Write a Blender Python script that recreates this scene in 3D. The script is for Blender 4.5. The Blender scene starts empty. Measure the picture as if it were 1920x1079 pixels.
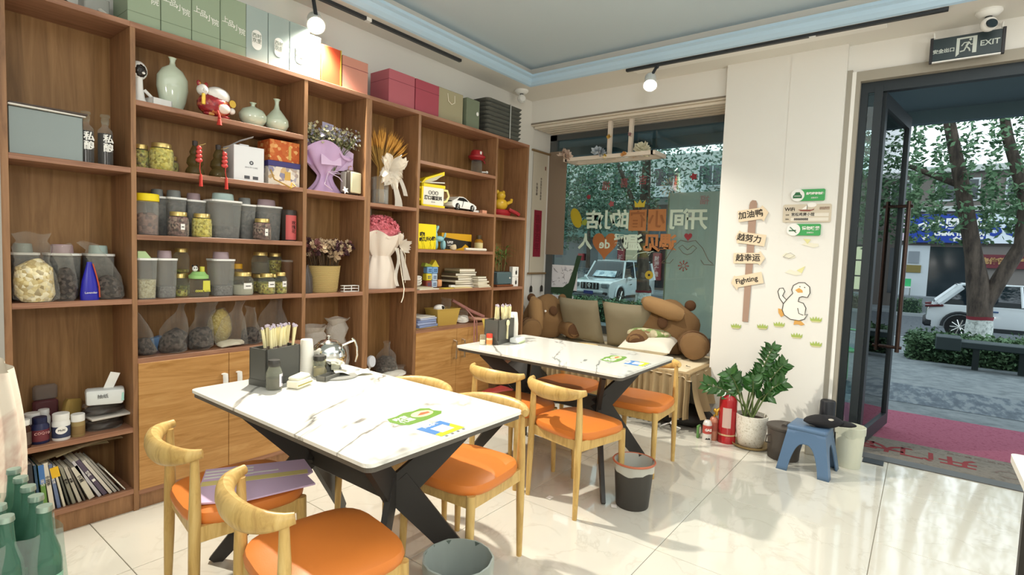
import bpy, bmesh, math, random
from mathutils import Vector, Matrix, Euler, noise
R = math.radians
PI = math.pi
SC = bpy.context.scene
COL = SC.collection
rng = random.Random(11)

# ---------------------------------------------------------------- camera, world, lights, exposure
cam_data = bpy.data.cameras.new('camera')
cam = bpy.data.objects.new('camera', cam_data)
COL.objects.link(cam)
cam_data.sensor_fit = 'HORIZONTAL'
cam_data.sensor_width = 36.0
cam_data.lens = 36.0 * 1005.0 / 1920.0
cam_data.clip_start = 0.05
cam_data.clip_end = 400


def cam_matrix(yaw, pitch, roll, loc):
    f = Vector((math.sin(yaw) * math.cos(pitch), math.cos(yaw) * math.cos(pitch), math.sin(pitch)))
    r = Vector((math.cos(yaw), -math.sin(yaw), 0))
    u = r.cross(f)
    c, s = math.cos(roll), math.sin(roll)
    r2 = c * r + s * u
    u2 = -s * r + c * u
    m = Matrix((r2, u2, -f)).transposed().to_4x4()
    m.translation = loc
    return m


cam.matrix_world = cam_matrix(R(52.526), R(-3.7055), R(2.13), Vector((0, -3.053, 1.363)))
SC.camera = cam

SC.view_settings.view_transform = 'Standard'
SC.view_settings.look = 'None'
SC.view_settings.exposure = 0.32
SC.view_settings.gamma = 1.0
SC.view_settings.use_curve_mapping = False
SC.cycles.transparent_max_bounces = 24
SC.cycles.max_bounces = 8
SC.cycles.caustics_reflective = False
SC.cycles.caustics_refractive = False
SC.cycles.sample_clamp_indirect = 6.0

world = bpy.data.worlds.new('overcast_sky')
SC.world = world
world.use_nodes = True
bg = world.node_tree.nodes['Background']
bg.inputs['Color'].default_value = (0.80, 0.93, 1.0, 1)
bg.inputs['Strength'].default_value = 1.75


def light(name, kind, loc, energy, col, target=None, **kw):
    d = bpy.data.lights.new(name, kind)
    d.energy = energy
    d.color = col
    for k, v in kw.items():
        setattr(d, k, v)
    o = bpy.data.objects.new(name, d)
    COL.objects.link(o)
    o.location = loc
    if target is not None:
        o.rotation_euler = (Vector(target) - Vector(loc)).to_track_quat('-Z', 'Y').to_euler()
    return o


WARM = (1.0, 0.93, 0.80)
COOL = (1.0, 0.97, 0.92)
# the two track lamps in view, and added fill lights behind and overhead
light('track_lamp_light', 'SPOT', (1.925, 0.0, 2.685), 300, WARM, (1.75, -1.3, 0.5), spot_size=R(132), spot_blend=0.6, shadow_soft_size=0.035)
light('track_lamp_light', 'SPOT', (4.05, -1.24, 2.68), 70, WARM, (3.2, -1.3, 0.6), spot_size=R(140), spot_blend=0.6, shadow_soft_size=0.035)
light('ceiling_fill_light', 'AREA', (0.9, -2.6, 3.04), 26, COOL, (0.9, -2.6, 0), shape='RECTANGLE', size=3.2, size_y=2.4)
light('ceiling_fill_light', 'AREA', (2.9, -3.9, 3.04), 16, COOL, (2.9, -3.9, 0), shape='RECTANGLE', size=2.2, size_y=1.6)
light('rear_fill_light', 'POINT', (-0.9, -4.2, 2.2), 84, COOL, shadow_soft_size=0.25)
light('rear_fill_light', 'POINT', (2.2, -5.2, 2.2), 36, COOL, shadow_soft_size=0.25)


# ---------------------------------------------------------------- colours and materials
def lin(h):
    h = h.lstrip('#')
    v = [int(h[i:i + 2], 16) / 255 for i in (0, 2, 4)]
    return tuple(c / 12.92 if c <= 0.04045 else ((c + 0.055) / 1.055) ** 2.4 for c in v) + (1,)


MATS = {}


def mat(key, col='#cccccc', rough=0.6, metal=0.0, emit=None, emit_s=0, spec=0.4, coat=0.0, bump=0, bscale=200):
    if key in MATS:
        return MATS[key]
    m = bpy.data.materials.new(key)
    m.use_nodes = True
    nt = m.node_tree
    b = nt.nodes['Principled BSDF']
    b.inputs['Base Color'].default_value = lin(col)
    b.inputs['Roughness'].default_value = rough
    b.inputs['Metallic'].default_value = metal
    b.inputs['Specular IOR Level'].default_value = spec
    b.inputs['Coat Weight'].default_value = coat
    if emit:
        b.inputs['Emission Color'].default_value = lin(emit)
        b.inputs['Emission Strength'].default_value = emit_s
    if bump:
        add_bump(nt, b, bscale, bump)
    MATS[key] = m
    return m


def add_bump(nt, b, scale, strength, dist=0.002):
    tc = nt.nodes.new('ShaderNodeTexCoord')
    n = nt.nodes.new('ShaderNodeTexNoise')
    n.inputs['Scale'].default_value = scale
    n.inputs['Detail'].default_value = 4
    bp = nt.nodes.new('ShaderNodeBump')
    bp.inputs['Strength'].default_value = strength
    bp.inputs['Distance'].default_value = dist
    nt.links.new(tc.outputs['Object'], n.inputs['Vector'])
    nt.links.new(n.outputs['Fac'], bp.inputs['Height'])
    nt.links.new(bp.outputs['Normal'], b.inputs['Normal'])


def ramp(nt, src, stops):
    r = nt.nodes.new('ShaderNodeValToRGB')
    e = r.color_ramp.elements
    while len(e) < len(stops):
        e.new(0.5)
    for el, (p, c) in zip(e, stops):
        el.position = p
        el.color = lin(c) if isinstance(c, str) else c
    nt.links.new(src, r.inputs['Fac'])
    return r.outputs['Color']


def grain(key, cols, scale=(1, 1, 1), rough=0.45, freq=6.0, detail=6, spec=0.35, dist=1.2, coat=0.0):
    """wood: noise stretched along one axis in world/object space"""
    if key in MATS:
        return MATS[key]
    m = bpy.data.materials.new(key)
    m.use_nodes = True
    nt = m.node_tree
    b = nt.nodes['Principled BSDF']
    tc = nt.nodes.new('ShaderNodeTexCoord')
    mp = nt.nodes.new('ShaderNodeMapping')
    mp.inputs['Scale'].default_value = scale
    n = nt.nodes.new('ShaderNodeTexNoise')
    n.inputs['Scale'].default_value = freq
    n.inputs['Detail'].default_value = detail
    n.inputs['Roughness'].default_value = 0.62
    n.inputs['Distortion'].default_value = dist
    nt.links.new(tc.outputs['Object'], mp.inputs['Vector'])
    nt.links.new(mp.outputs['Vector'], n.inputs['Vector'])
    k = len(cols)
    c = ramp(nt, n.outputs['Fac'], [(0.3 + 0.42 * i / (k - 1), cc) for i, cc in enumerate(cols)])
    nt.links.new(c, b.inputs['Base Color'])
    b.inputs['Roughness'].default_value = rough
    b.inputs['Specular IOR Level'].default_value = spec
    b.inputs['Coat Weight'].default_value = coat
    MATS[key] = m
    return m


def speckle(key, cols, scale=120, rough=0.7, bump=0.6):
    """small pieces seen through a jar or bag: voronoi cells of several tones"""
    if key in MATS:
        return MATS[key]
    m = bpy.data.materials.new(key)
    m.use_nodes = True
    nt = m.node_tree
    b = nt.nodes['Principled BSDF']
    tc = nt.nodes.new('ShaderNodeTexCoord')
    v = nt.nodes.new('ShaderNodeTexVoronoi')
    v.inputs['Scale'].default_value = scale
    nt.links.new(tc.outputs['Object'], v.inputs['Vector'])
    sep = nt.nodes.new('ShaderNodeSeparateColor')
    nt.links.new(v.outputs['Color'], sep.inputs['Color'])
    k = len(cols)
    c = ramp(nt, sep.outputs[0], [(i / max(1, k - 1), cc) for i, cc in enumerate(cols)])
    nt.links.new(c, b.inputs['Base Color'])
    bp = nt.nodes.new('ShaderNodeBump')
    bp.invert = True
    bp.inputs['Strength'].default_value = bump
    bp.inputs['Distance'].default_value = 0.004
    nt.links.new(v.outputs['Distance'], bp.inputs['Height'])
    nt.links.new(bp.outputs['Normal'], b.inputs['Normal'])
    b.inputs['Roughness'].default_value = rough
    MATS[key] = m
    return m


def clear(key, col='#ffffff', opac=0.25, rough=0.15, tint='#ffffff', gloss=0.5, wrinkle=0, edge=0.30):
    """thin see-through plastic or glass: a share of light passes straight, the rest is a glossy coloured skin"""
    if key in MATS:
        return MATS[key]
    m = bpy.data.materials.new(key)
    m.use_nodes = True
    nt = m.node_tree
    b = nt.nodes['Principled BSDF']
    b.inputs['Base Color'].default_value = lin(col)
    b.inputs['Roughness'].default_value = rough
    b.inputs['Specular IOR Level'].default_value = gloss
    tr = nt.nodes.new('ShaderNodeBsdfTransparent')
    tr.inputs['Color'].default_value = lin(tint)
    lw = nt.nodes.new('ShaderNodeLayerWeight')
    lw.inputs['Blend'].default_value = 0.25
    ma = nt.nodes.new('ShaderNodeMath')
    ma.operation = 'MULTIPLY_ADD'
    ma.inputs[1].default_value = edge
    ma.inputs[2].default_value = opac
    ma.use_clamp = True
    nt.links.new(lw.outputs['Facing'], ma.inputs[0])
    mx = nt.nodes.new('ShaderNodeMixShader')
    nt.links.new(ma.outputs[0], mx.inputs['Fac'])
    nt.links.new(tr.outputs[0], mx.inputs[1])
    nt.links.new(b.outputs[0], mx.inputs[2])
    nt.links.new(mx.outputs[0], nt.nodes['Material Output'].inputs['Surface'])
    if wrinkle:
        add_bump(nt, b, wrinkle, 1.0, 0.02)
    MATS[key] = m
    return m


def translucent(key, col, opac=0.85):
    m = bpy.data.materials.new(key)
    m.use_nodes = True
    nt = m.node_tree
    nt.nodes.remove(nt.nodes['Principled BSDF'])
    d = nt.nodes.new('ShaderNodeBsdfDiffuse')
    t = nt.nodes.new('ShaderNodeBsdfTranslucent')
    p = nt.nodes.new('ShaderNodeBsdfTransparent')
    for n in (d, t):
        n.inputs['Color'].default_value = lin(col)
    a = nt.nodes.new('ShaderNodeMixShader')
    a.inputs['Fac'].default_value = 0.5
    b = nt.nodes.new('ShaderNodeMixShader')
    b.inputs['Fac'].default_value = opac
    nt.links.new(d.outputs[0], a.inputs[1])
    nt.links.new(t.outputs[0], a.inputs[2])
    nt.links.new(p.outputs[0], b.inputs[1])
    nt.links.new(a.outputs[0], b.inputs[2])
    nt.links.new(b.outputs[0], nt.nodes['Material Output'].inputs['Surface'])
    MATS[key] = m
    return m


def pane(key, tint, rough=0.0, dim=0.9, refl=1.0):
    """window glass: tinted straight-through plus fresnel mirror"""
    m = bpy.data.materials.new(key)
    m.use_nodes = True
    nt = m.node_tree
    nt.nodes.remove(nt.nodes['Principled BSDF'])
    tr = nt.nodes.new('ShaderNodeBsdfTransparent')
    tr.inputs['Color'].default_value = lin(tint)
    gl = nt.nodes.new('ShaderNodeBsdfGlossy')
    gl.inputs['Roughness'].default_value = rough
    gl.inputs['Color'].default_value = (refl, refl, refl, 1)
    fr = nt.nodes.new('ShaderNodeFresnel')
    fr.inputs['IOR'].default_value = 1.5
    mx = nt.nodes.new('ShaderNodeMixShader')
    nt.links.new(fr.outputs[0], mx.inputs['Fac'])
    nt.links.new(tr.outputs[0], mx.inputs[1])
    nt.links.new(gl.outputs[0], mx.inputs[2])
    nt.links.new(mx.outputs[0], nt.nodes['Material Output'].inputs['Surface'])
    MATS[key] = m
    return m


def marble(key, base, vein, scale=1.6, rough=0.12, amount=0.5, width=0.03, coat=0.3, turn=None, stretch=(1, 1, 1), shift=0.0):
    if key in MATS:
        return MATS[key]
    m = bpy.data.materials.new(key)
    m.use_nodes = True
    nt = m.node_tree
    b = nt.nodes['Principled BSDF']
    tc = nt.nodes.new('ShaderNodeTexCoord')
    n = nt.nodes.new('ShaderNodeTexNoise')
    n.inputs['Scale'].default_value = scale
    n.inputs['Detail'].default_value = 5
    n.inputs['Roughness'].default_value = 0.55
    n.inputs['Distortion'].default_value = 0.8
    src = tc.outputs['Object']
    if turn is not None:
        m1 = nt.nodes.new('ShaderNodeMapping')
        m1.inputs['Rotation'].default_value = (0, 0, turn)
        m1.inputs['Location'].default_value = (shift, shift * 0.7, shift)
        m2 = nt.nodes.new('ShaderNodeMapping')
        m2.inputs['Scale'].default_value = stretch
        nt.links.new(src, m1.inputs['Vector'])
        nt.links.new(m1.outputs['Vector'], m2.inputs['Vector'])
        src = m2.outputs['Vector']
    nt.links.new(src, n.inputs['Vector'])
    # veins where the noise crosses one half
    s = nt.nodes.new('ShaderNodeMath')
    s.operation = 'SUBTRACT'
    s.inputs[1].default_value = 0.5
    nt.links.new(n.outputs['Fac'], s.inputs[0])
    a = nt.nodes.new('ShaderNodeMath')
    a.operation = 'ABSOLUTE'
    nt.links.new(s.outputs[0], a.inputs[0])
    n2 = nt.nodes.new('ShaderNodeTexNoise')
    n2.inputs['Scale'].default_value = scale * 1.7
    n2.inputs['Detail'].default_value = 3
    nt.links.new(tc.outputs['Object'], n2.inputs['Vector'])
    v = ramp(nt, a.outputs[0], [(0.0, (1, 1, 1, 1)), (width, (0, 0, 0, 1))])
    g = ramp(nt, n2.outputs['Fac'], [(0.41, (0, 0, 0, 1)), (0.55, (amount, amount, amount, 1))])
    mu = nt.nodes.new('ShaderNodeMath')
    mu.operation = 'MULTIPLY'
    nt.links.new(v, mu.inputs[0])
    nt.links.new(g, mu.inputs[1])
    mx = nt.nodes.new('ShaderNodeMix')
    mx.data_type = 'RGBA'
    nt.links.new(mu.outputs[0], mx.inputs['Factor'])
    mx.inputs['A'].default_value = lin(base)
    mx.inputs['B'].default_value = lin(vein)
    nt.links.new(mx.outputs['Result'], b.inputs['Base Color'])
    b.inputs['Roughness'].default_value = rough
    b.inputs['Coat Weight'].default_value = coat
    b.inputs['Coat Roughness'].default_value = 0.03
    MATS[key] = m
    return m


def stripes(key, cols, axis='Z', scale=60, rough=0.8, bump=0.5):
    """woven straw / ribbed material"""
    if key in MATS:
        return MATS[key]
    m = bpy.data.materials.new(key)
    m.use_nodes = True
    nt = m.node_tree
    b = nt.nodes['Principled BSDF']
    tc = nt.nodes.new('ShaderNodeTexCoord')
    w = nt.nodes.new('ShaderNodeTexWave')
    w.bands_direction = axis
    w.inputs['Scale'].default_value = scale
    w.inputs['Distortion'].default_value = 1.5
    w.inputs['Detail'].default_value = 2
    nt.links.new(tc.outputs['Object'], w.inputs['Vector'])
    c = ramp(nt, w.outputs['Fac'], [(0, cols[0]), (1, cols[1])])
    nt.links.new(c, b.inputs['Base Color'])
    bp = nt.nodes.new('ShaderNodeBump')
    bp.inputs['Strength'].default_value = bump
    bp.inputs['Distance'].default_value = 0.003
    nt.links.new(w.outputs['Fac'], bp.inputs['Height'])
    nt.links.new(bp.outputs['Normal'], b.inputs['Normal'])
    b.inputs['Roughness'].default_value = rough
    MATS[key] = m
    return m


# ---------------------------------------------------------------- mesh builder
class B:
    def __init__(self):
        self.bm = bmesh.new()

    def _xf(self, vs, mtx):
        for v in vs:
            v.co = mtx @ v.co

    def box(self, c, s, rot=None, bev=0.0, seg=1):
        r = bmesh.ops.create_cube(self.bm, size=1.0)
        vs = r['verts']
        for v in vs:
            v.co = Vector((v.co.x * s[0], v.co.y * s[1], v.co.z * s[2]))
        if bev:
            es = list({e for v in vs for e in v.link_edges})
            rr = bmesh.ops.bevel(self.bm, geom=es, offset=bev, segments=seg, affect='EDGES', profile=0.5)
            vs = list({v for f in rr['faces'] for v in f.verts} | {v for v in vs if v.is_valid})
        m = Matrix.Translation(c)
        if rot is not None:
            m = m @ Euler(rot).to_matrix().to_4x4()
        self._xf(vs, m)
        return self

    def lo(self, x0, x1, y0, y1, z0, z1, bev=0.0):
        return self.box(((x0 + x1) / 2, (y0 + y1) / 2, (z0 + z1) / 2), (x1 - x0, y1 - y0, z1 - z0), bev=bev)

    def tube(self, pts, radii, seg=8, cap=True, flat=None):
        """round (or flattened) bar through points; flat=(axis vector, factor)"""
        pts = [Vector(p) for p in pts]
        if not hasattr(radii, '__len__'):
            radii = [radii] * len(pts)
        rings = []
        up = None
        for i, p in enumerate(pts):
            if i == 0:
                t = pts[1] - pts[0]
            elif i == len(pts) - 1:
                t = pts[-1] - pts[-2]
            else:
                t = (pts[i + 1] - pts[i]).normalized() + (pts[i] - pts[i - 1]).normalized()
            t.normalize()
            if up is None:
                up = Vector((0, 0, 1)) if abs(t.z) < 0.9 else Vector((1, 0, 0))
            x = up.cross(t).normalized()
            y = t.cross(x).normalized()
            up = y
            r = radii[i]
            rx, ry = r if hasattr(r, '__len__') else (r, r)
            rings.append([self.bm.verts.new(p + x * rx * math.cos(2 * PI * k / seg) + y * ry * math.sin(2 * PI * k / seg)) for k in range(seg)])
        for a, b in zip(rings, rings[1:]):
            for k in range(seg):
                self.bm.faces.new((a[k], a[(k + 1) % seg], b[(k + 1) % seg], b[k]))
        if cap:
            self.bm.faces.new(list(reversed(rings[0])))
            self.bm.faces.new(rings[-1])
        return self

    def lathe(self, prof, c=(0, 0, 0), seg=20, sx=1.0, sy=1.0, fn=None, mtx=None):
        c = Vector(c)
        rings = []
        for r, z in prof:
            if r < 1e-6:
                rings.append([self.bm.verts.new(Vector((0, 0, z)))])
            else:
                rings.append([self.bm.verts.new(Vector((r * sx * math.cos(2 * PI * k / seg), r * sy * math.sin(2 * PI * k / seg), z))) for k in range(seg)])
        for a, b in zip(rings, rings[1:]):
            for k in range(seg):
                k2 = (k + 1) % seg
                if len(a) == 1 and len(b) == 1:
                    continue
                if len(a) == 1:
                    self.bm.faces.new((a[0], b[k2], b[k]))
                elif len(b) == 1:
                    self.bm.faces.new((a[k], a[k2], b[0]))
                else:
                    self.bm.faces.new((a[k], a[k2], b[k2], b[k]))
        vs = [v for ring in rings for v in ring]
        if fn:
            for v in vs:
                v.co = fn(v.co)
        for v in vs:
            v.co = (mtx @ v.co if mtx else v.co) + c
        return self

    def cyl(self, p0, p1, r0, r1=None, seg=16):
        return self.tube([p0, p1], [r0, r0 if r1 is None else r1], seg)

    def ball(self, c, r, seg=14, rings=9, rot=None, fn=None):
        rx, ry, rz = r if hasattr(r, '__len__') else (r, r, r)
        mtx = (Euler(rot).to_matrix().to_4x4() if rot is not None else Matrix()) @ Matrix.Diagonal((rx, ry, rz, 1))
        prof = [(math.sin(PI * i / rings), -math.cos(PI * i / rings)) for i in range(rings + 1)]
        prof[0] = (0, -1)
        prof[-1] = (0, 1)
        return self.lathe(prof, c, seg, fn=fn, mtx=mtx)

    def poly(self, pts, h, mtx=None):
        """extruded outline: pts in xy, height h along z, then mtx"""
        bot = [self.bm.verts.new(Vector((p[0], p[1], 0))) for p in pts]
        top = [self.bm.verts.new(Vector((p[0], p[1], h))) for p in pts]
        n = len(pts)
        try:
            self.bm.faces.new(list(reversed(bot)))
            self.bm.faces.new(top)
        except ValueError:
            pass
        for k in range(n):
            self.bm.faces.new((bot[k], bot[(k + 1) % n], top[(k + 1) % n], top[k]))
        if mtx:
            self._xf(bot + top, mtx)
        return self

    def quad(self, a, b, c, d):
        self.bm.faces.new([self.bm.verts.new(Vector(p)) for p in (a, b, c, d)])
        return self

    def grid(self, nx, ny, fn, thick=0.0):
        """surface fn(u,v) with u,v in 0..1"""
        def sheet(off):
            return [[self.bm.verts.new(Vector(fn(i / nx, j / ny)) + off) for j in range(ny + 1)] for i in range(nx + 1)]
        a = sheet(Vector((0, 0, 0)))
        for i in range(nx):
            for j in range(ny):
                self.bm.faces.new((a[i][j], a[i + 1][j], a[i + 1][j + 1], a[i][j + 1]))
        return self

    def jiggle(self, amp, scale, seed=0):
        for v in self.bm.verts:
            q = v.co * scale + Vector((seed * 3.1, seed * 1.7, seed))
            v.co += Vector((noise.noise(q), noise.noise(q + Vector((7, 3, 1))), noise.noise(q + Vector((2, 9, 5))))) * amp
        return self

    def move(self, mtx):
        self._xf(self.bm.verts, mtx)
        return self

    def mesh(self, name, m, smooth=True, angle=40):
        bmesh.ops.recalc_face_normals(self.bm, faces=self.bm.faces)
        me = bpy.data.meshes.new(name)
        self.bm.to_mesh(me)
        self.bm.free()
        if m:
            me.materials.append(m)
        if smooth and len(me.polygons):
            me.polygons.foreach_set('use_smooth', [True] * len(me.polygons))
            me.set_sharp_from_angle(angle=R(angle))
        return me


def link(name, data, parent=None, loc=(0, 0, 0), rot=(0, 0, 0)):
    o = bpy.data.objects.new(name, data)
    COL.objects.link(o)
    if parent:
        o.parent = parent
    o.location = loc
    o.rotation_euler = rot
    return o


def part(name, b, m, parent, loc=(0, 0, 0), rot=(0, 0, 0), label=None, smooth=True):
    o = link(name, b.mesh(name, m, smooth), parent, loc, rot)
    if label:
        o['label'] = label
    return o


def thing(name, label, cat, loc=(0, 0, 0), rot=0.0, group=None):
    o = link(name, None, None, loc, rot if hasattr(rot, '__len__') else (0, 0, rot))
    o.empty_display_size = 0.05
    o['label'] = label
    o['category'] = cat
    if group:
        o['group'] = group
    return o


def solo(name, b, m, label, cat, loc=(0, 0, 0), rot=0.0, group=None, smooth=True):
    o = link(name, b.mesh(name, m, smooth), None, loc, rot if hasattr(rot, '__len__') else (0, 0, rot))
    o['label'] = label
    o['category'] = cat
    if group:
        o['group'] = group
    return o


def struct(name, b, m, parent=None, smooth=False):
    o = link(name, b.mesh(name, m, smooth), parent)
    if not parent:
        o['kind'] = 'structure'
    return o


def dup(root, loc, rot, label=None, group=None):
    r = root.copy()
    COL.objects.link(r)
    r.location = loc
    r.rotation_euler = rot if hasattr(rot, '__len__') else (0, 0, rot)
    if label:
        r['label'] = label
    if group:
        r['group'] = group
    for ch in list(root.children):
        c = ch.copy()
        COL.objects.link(c)
        c.parent = r
        for g in ch.children:
            d = g.copy()
            COL.objects.link(d)
            d.parent = c
    return r


FACE_Y = (R(90), 0, 0)              # writing that faces -y (the shelves)
FACE_X = (R(90), 0, R(-90))         # writing that faces -x (the window wall)


def text(body, size, m, parent, loc, rot=(0, 0, 0), name='lettering', depth=0.0006, align='CENTER', sx=1.0, bold=0.0, mirror=False):
    cu = bpy.data.curves.new(name, 'FONT')
    cu.body = body
    cu.size = size
    cu.align_x = align
    cu.align_y = 'CENTER'
    cu.extrude = depth
    cu.offset = bold
    cu.resolution_u = 2
    tmp = bpy.data.objects.new(name, cu)
    me = bpy.data.meshes.new_from_object(tmp)
    bpy.data.objects.remove(tmp)
    bpy.data.curves.remove(cu)
    me.materials.clear()
    me.materials.append(m)
    if sx != 1.0 or mirror:
        me.transform(Matrix.Diagonal((-sx if mirror else sx, 1, 1, 1)))
    return link(name, me, parent, loc, rot)

# ---------------------------------------------------------------- shared materials
WALL = mat('cream_paint', '#e7e5df', 0.75, bump=0.05, bscale=60)
CEIL = mat('ceiling_paint', '#e4e1d9', 0.8)
BLUEGREY = mat('blue_grey_paint', '#c3d2da', 0.85)
PALEBLUE = mat('pale_blue_moulding', '#b9d6ec', 0.6)
TILE = marble('polished_floor_tile', '#d9d6ca', '#bdb7a8', scale=3.2, rough=0.07, amount=0.4, width=0.025, coat=0.4)
GROUT = mat('grout', '#8d8676', 0.9)
CARCASS = grain('walnut_laminate', ['#7d5a3e', '#98704e', '#a97f5a'], (9, 9, 0.7), 0.42, 3.5)
SHELFW = grain('walnut_shelf', ['#835a43', '#9f735a', '#ad8267'], (0.7, 9, 9), 0.4, 3.5)
BACKW = grain('walnut_back', ['#76552f', '#8f6a40', '#a37c50'], (7, 7, 0.45), 0.5, 3.0)
DOORW = grain('oak_door', ['#a8783f', '#c08f55', '#cfa268'], (0.6, 5, 7), 0.4, 3.0, dist=2.0)
OAK = grain('pale_ash', ['#b48f52', '#cfac68', '#dcbd7c'], (6, 6, 1.2), 0.38, 4.0)
ORANGE = mat('orange_leatherette', '#dc8038', 0.42, spec=0.4, bump=0.12, bscale=260)
BLACKM = mat('black_powder_coat', '#33302d', 0.5, spec=0.4)
DARKSTEEL = mat('dark_steel', '#363c40', 0.45, 0.6)
CHROME = mat('polished_steel', '#d8d8d4', 0.12, 1.0)
WHITEP = mat('white_plastic', '#eeeeea', 0.4)
WHITEM = mat('white_matt', '#f2f0ea', 0.8)
BLACK = mat('black', '#161514', 0.6)
INK = mat('ink', '#2a2623', 0.8)
RED = mat('red', '#b5232a', 0.5)
YELLOW = mat('yellow', '#f2d81c', 0.55)
GOLD = mat('gold_lid', '#d8bf7a', 0.3, 0.7)
GLASSJ = clear('jar_glass', '#e8efe8', 0.05, 0.04, '#f6f8f2', 0.8, edge=0.25)
FILM = clear('plastic_film', '#efede8', 0.035, 0.05, '#f8f7f4', 1.0, wrinkle=22, edge=0.32)
FROST = clear('frosted_plastic', '#dcdedb', 0.20, 0.25, '#e6e8e4', edge=0.25)
ORGANZA = clear('organza', '#f3ece0', 0.55, 0.5, '#fff8ee', 0.3)
PAPERW = mat('paper', '#ece6d6', 0.85)

# ---------------------------------------------------------------- room shell
fl = struct('floor', B().lo(-2.6, 4.6, -6.2, 0.3, -0.12, -0.004).lo(4.6, 5.0, -1.68, 0.3, -0.12, -0.004), GROUT)
TS = 0.8
tile_me = B().box((0, 0, -0.005), (TS - 0.003, TS - 0.003, 0.010), bev=0.0012).mesh('tile', TILE, smooth=False)
ix = [3.163 + TS * k for k in range(-8, 3)]
iy = [-2.144 + TS * k for k in range(-6, 4)]
cut = {}
for x0 in ix:
    for y0 in iy:
        xa, xb = max(x0, -2.6), min(x0 + TS, 4.6)
        ya, yb = max(y0, -6.2), min(y0 + TS, 0.3)
        if xb - xa < 0.05 or yb - ya < 0.05:
            continue
        if x0 + TS < -0.9 or y0 + TS < -4.6:
            continue
        if xb - xa > TS - 0.001 and yb - ya > TS - 0.001:
            o = link('tile', tile_me, fl, (x0 + TS / 2, y0 + TS / 2, 0))
        else:
            w, d = xb - xa, yb - ya
            key = (round(w, 3), round(d, 3))
            if key not in cut:
                cut[key] = B().box((0, 0, -0.005), (w - 0.003, d - 0.003, 0.010), bev=0.0012).mesh('tile', TILE, smooth=False)
            link('tile', cut[key], fl, ((xa + xb) / 2, (ya + yb) / 2, 0))
struct('trim_1', B().lo(-2.6, -0.9, -6.2, 0.3, -0.004, 0.0).lo(-0.9, 4.6, -6.2, -4.6, -0.004, 0.0), TILE)

struct('wall_shelf_side', B().lo(-2.6, 5.12, 0.3, 0.45, -0.12, 3.3), WALL)
struct('wall_left', B().lo(-2.75, -2.6, -6.2, 0.45, -0.12, 3.3), WALL)
struct('wall_rear', B().lo(-2.75, 5.0, -6.35, -6.2, -0.12, 3.3), WALL)
struct('wall_pier_left', B().lo(0.1, 0.474, -0.03, 0.3, 0, 2.94), mat('grey_paint', '#a8a49c', 0.7))
ww = B()
ww.lo(4.6, 4.98, -1.68, 0.3, 2.70, 3.3)          # lintel over the window
ww.lo(4.6, 5.06, -2.53, -1.68, 0, 3.3)           # pier between window and door
ww.lo(4.6, 4.85, -4.9, -2.53, 2.735, 3.3)         # lintel over the door
ww.lo(4.6, 5.06, -6.2, -4.9, 0, 3.3)
ww.lo(4.98, 5.06, -1.68, 0.3, 2.66, 3.3)
ww.lo(4.98, 5.06, -1.68, 0.3, -0.12, 0.56)
struct('wall_window_side', ww, WALL)
struct('wall_column', B().lo(4.545, 4.6, -2.515, -2.15, 0, 2.94).lo(4.548, 4.6, -2.15, -1.68, 0, 2.94), WALL)

# ceiling: dropped border, pale blue moulding, recessed blue-grey panel
RX, RY = 4.19, 0.03
ce = B()
ce.lo(-2.6, 4.6, RY, 0.3, 2.94, 3.3)
ce.lo(RX, 4.6, -6.2, RY, 2.94, 3.3)
ce.lo(-2.6, -2.2, -6.2, RY, 2.94, 3.3)
ce.lo(-2.2, RX, -6.2, -5.7, 2.94, 3.3)
struct('ceiling', ce, CEIL)
struct('ceiling_panel', B().lo(-2.2, RX, -5.7, RY, 3.10, 3.2), BLUEGREY)
mo = B()
for k, (o0, z0, o1, z1) in enumerate([(0.0, 2.938, 0.02, 2.944), (0.02, 2.944, 0.045, 2.966), (0.045, 2.966, 0.06, 2.990), (0.06, 2.990, 0.085, 3.0), (0.085, 3.0, 0.088, 3.02)]):
    mo.quad((-2.2, RY - o0, z0), (RX - o0, RY - o0, z0), (RX - o1, RY - o1, z1), (-2.2, RY - o1, z1))
    mo.quad((RX - o0, RY - o0, z0), (RX - o0, -5.7, z0), (RX - o1, -5.7, z1), (RX - o1, RY - o1, z1))
mo.quad((-2.2, RY - 0.088, 3.02), (RX - 0.088, RY - 0.088, 3.02), (RX, RY, 3.03), (-2.2, RY, 3.03))
mo.quad((RX - 0.088, RY - 0.088, 3.02), (RX - 0.088, -5.7, 3.02), (RX, -5.7, 3.03), (RX, RY, 3.03))
struct('trim_2', mo, PALEBLUE)
# plain ceiling batten beside the moulding, over the column
struct('trim_3', B().lo(4.24, 4.33, -2.75, -1.0, 2.925, 2.94, bev=0.003).lo(4.235, 4.262, -2.75, -1.0, 2.918, 2.925, bev=0.002), WHITEM)

# ---------------------------------------------------------------- window bay
wf = B()
wf.lo(4.97, 5.02, 0.215, 0.3, 0.56, 2.66)
wf.lo(4.97, 5.02, -1.68, -1.62, 0.56, 2.66)
wf.lo(4.97, 5.02, -1.68, 0.3, 2.60, 2.66)
wf.lo(4.97, 5.02, -1.68, 0.3, 0.56, 0.64)
win = struct('window_1', wf, mat('window_frame_grey', '#565a5a', 0.5))
part('pane', B().lo(4.992, 4.998, -1.64, 0.24, 0.62, 2.62), pane('window_glass', '#e6efeb'), win, smooth=False)
part('curtain_pole', B().tube([(4.93, -1.615, 2.46), (4.93, -1.60, 0.62)], 0.022, 10).ball((4.93, -1.615, 2.47), 0.03), WHITEP, win, label='white upright pole beside the glass')
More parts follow.
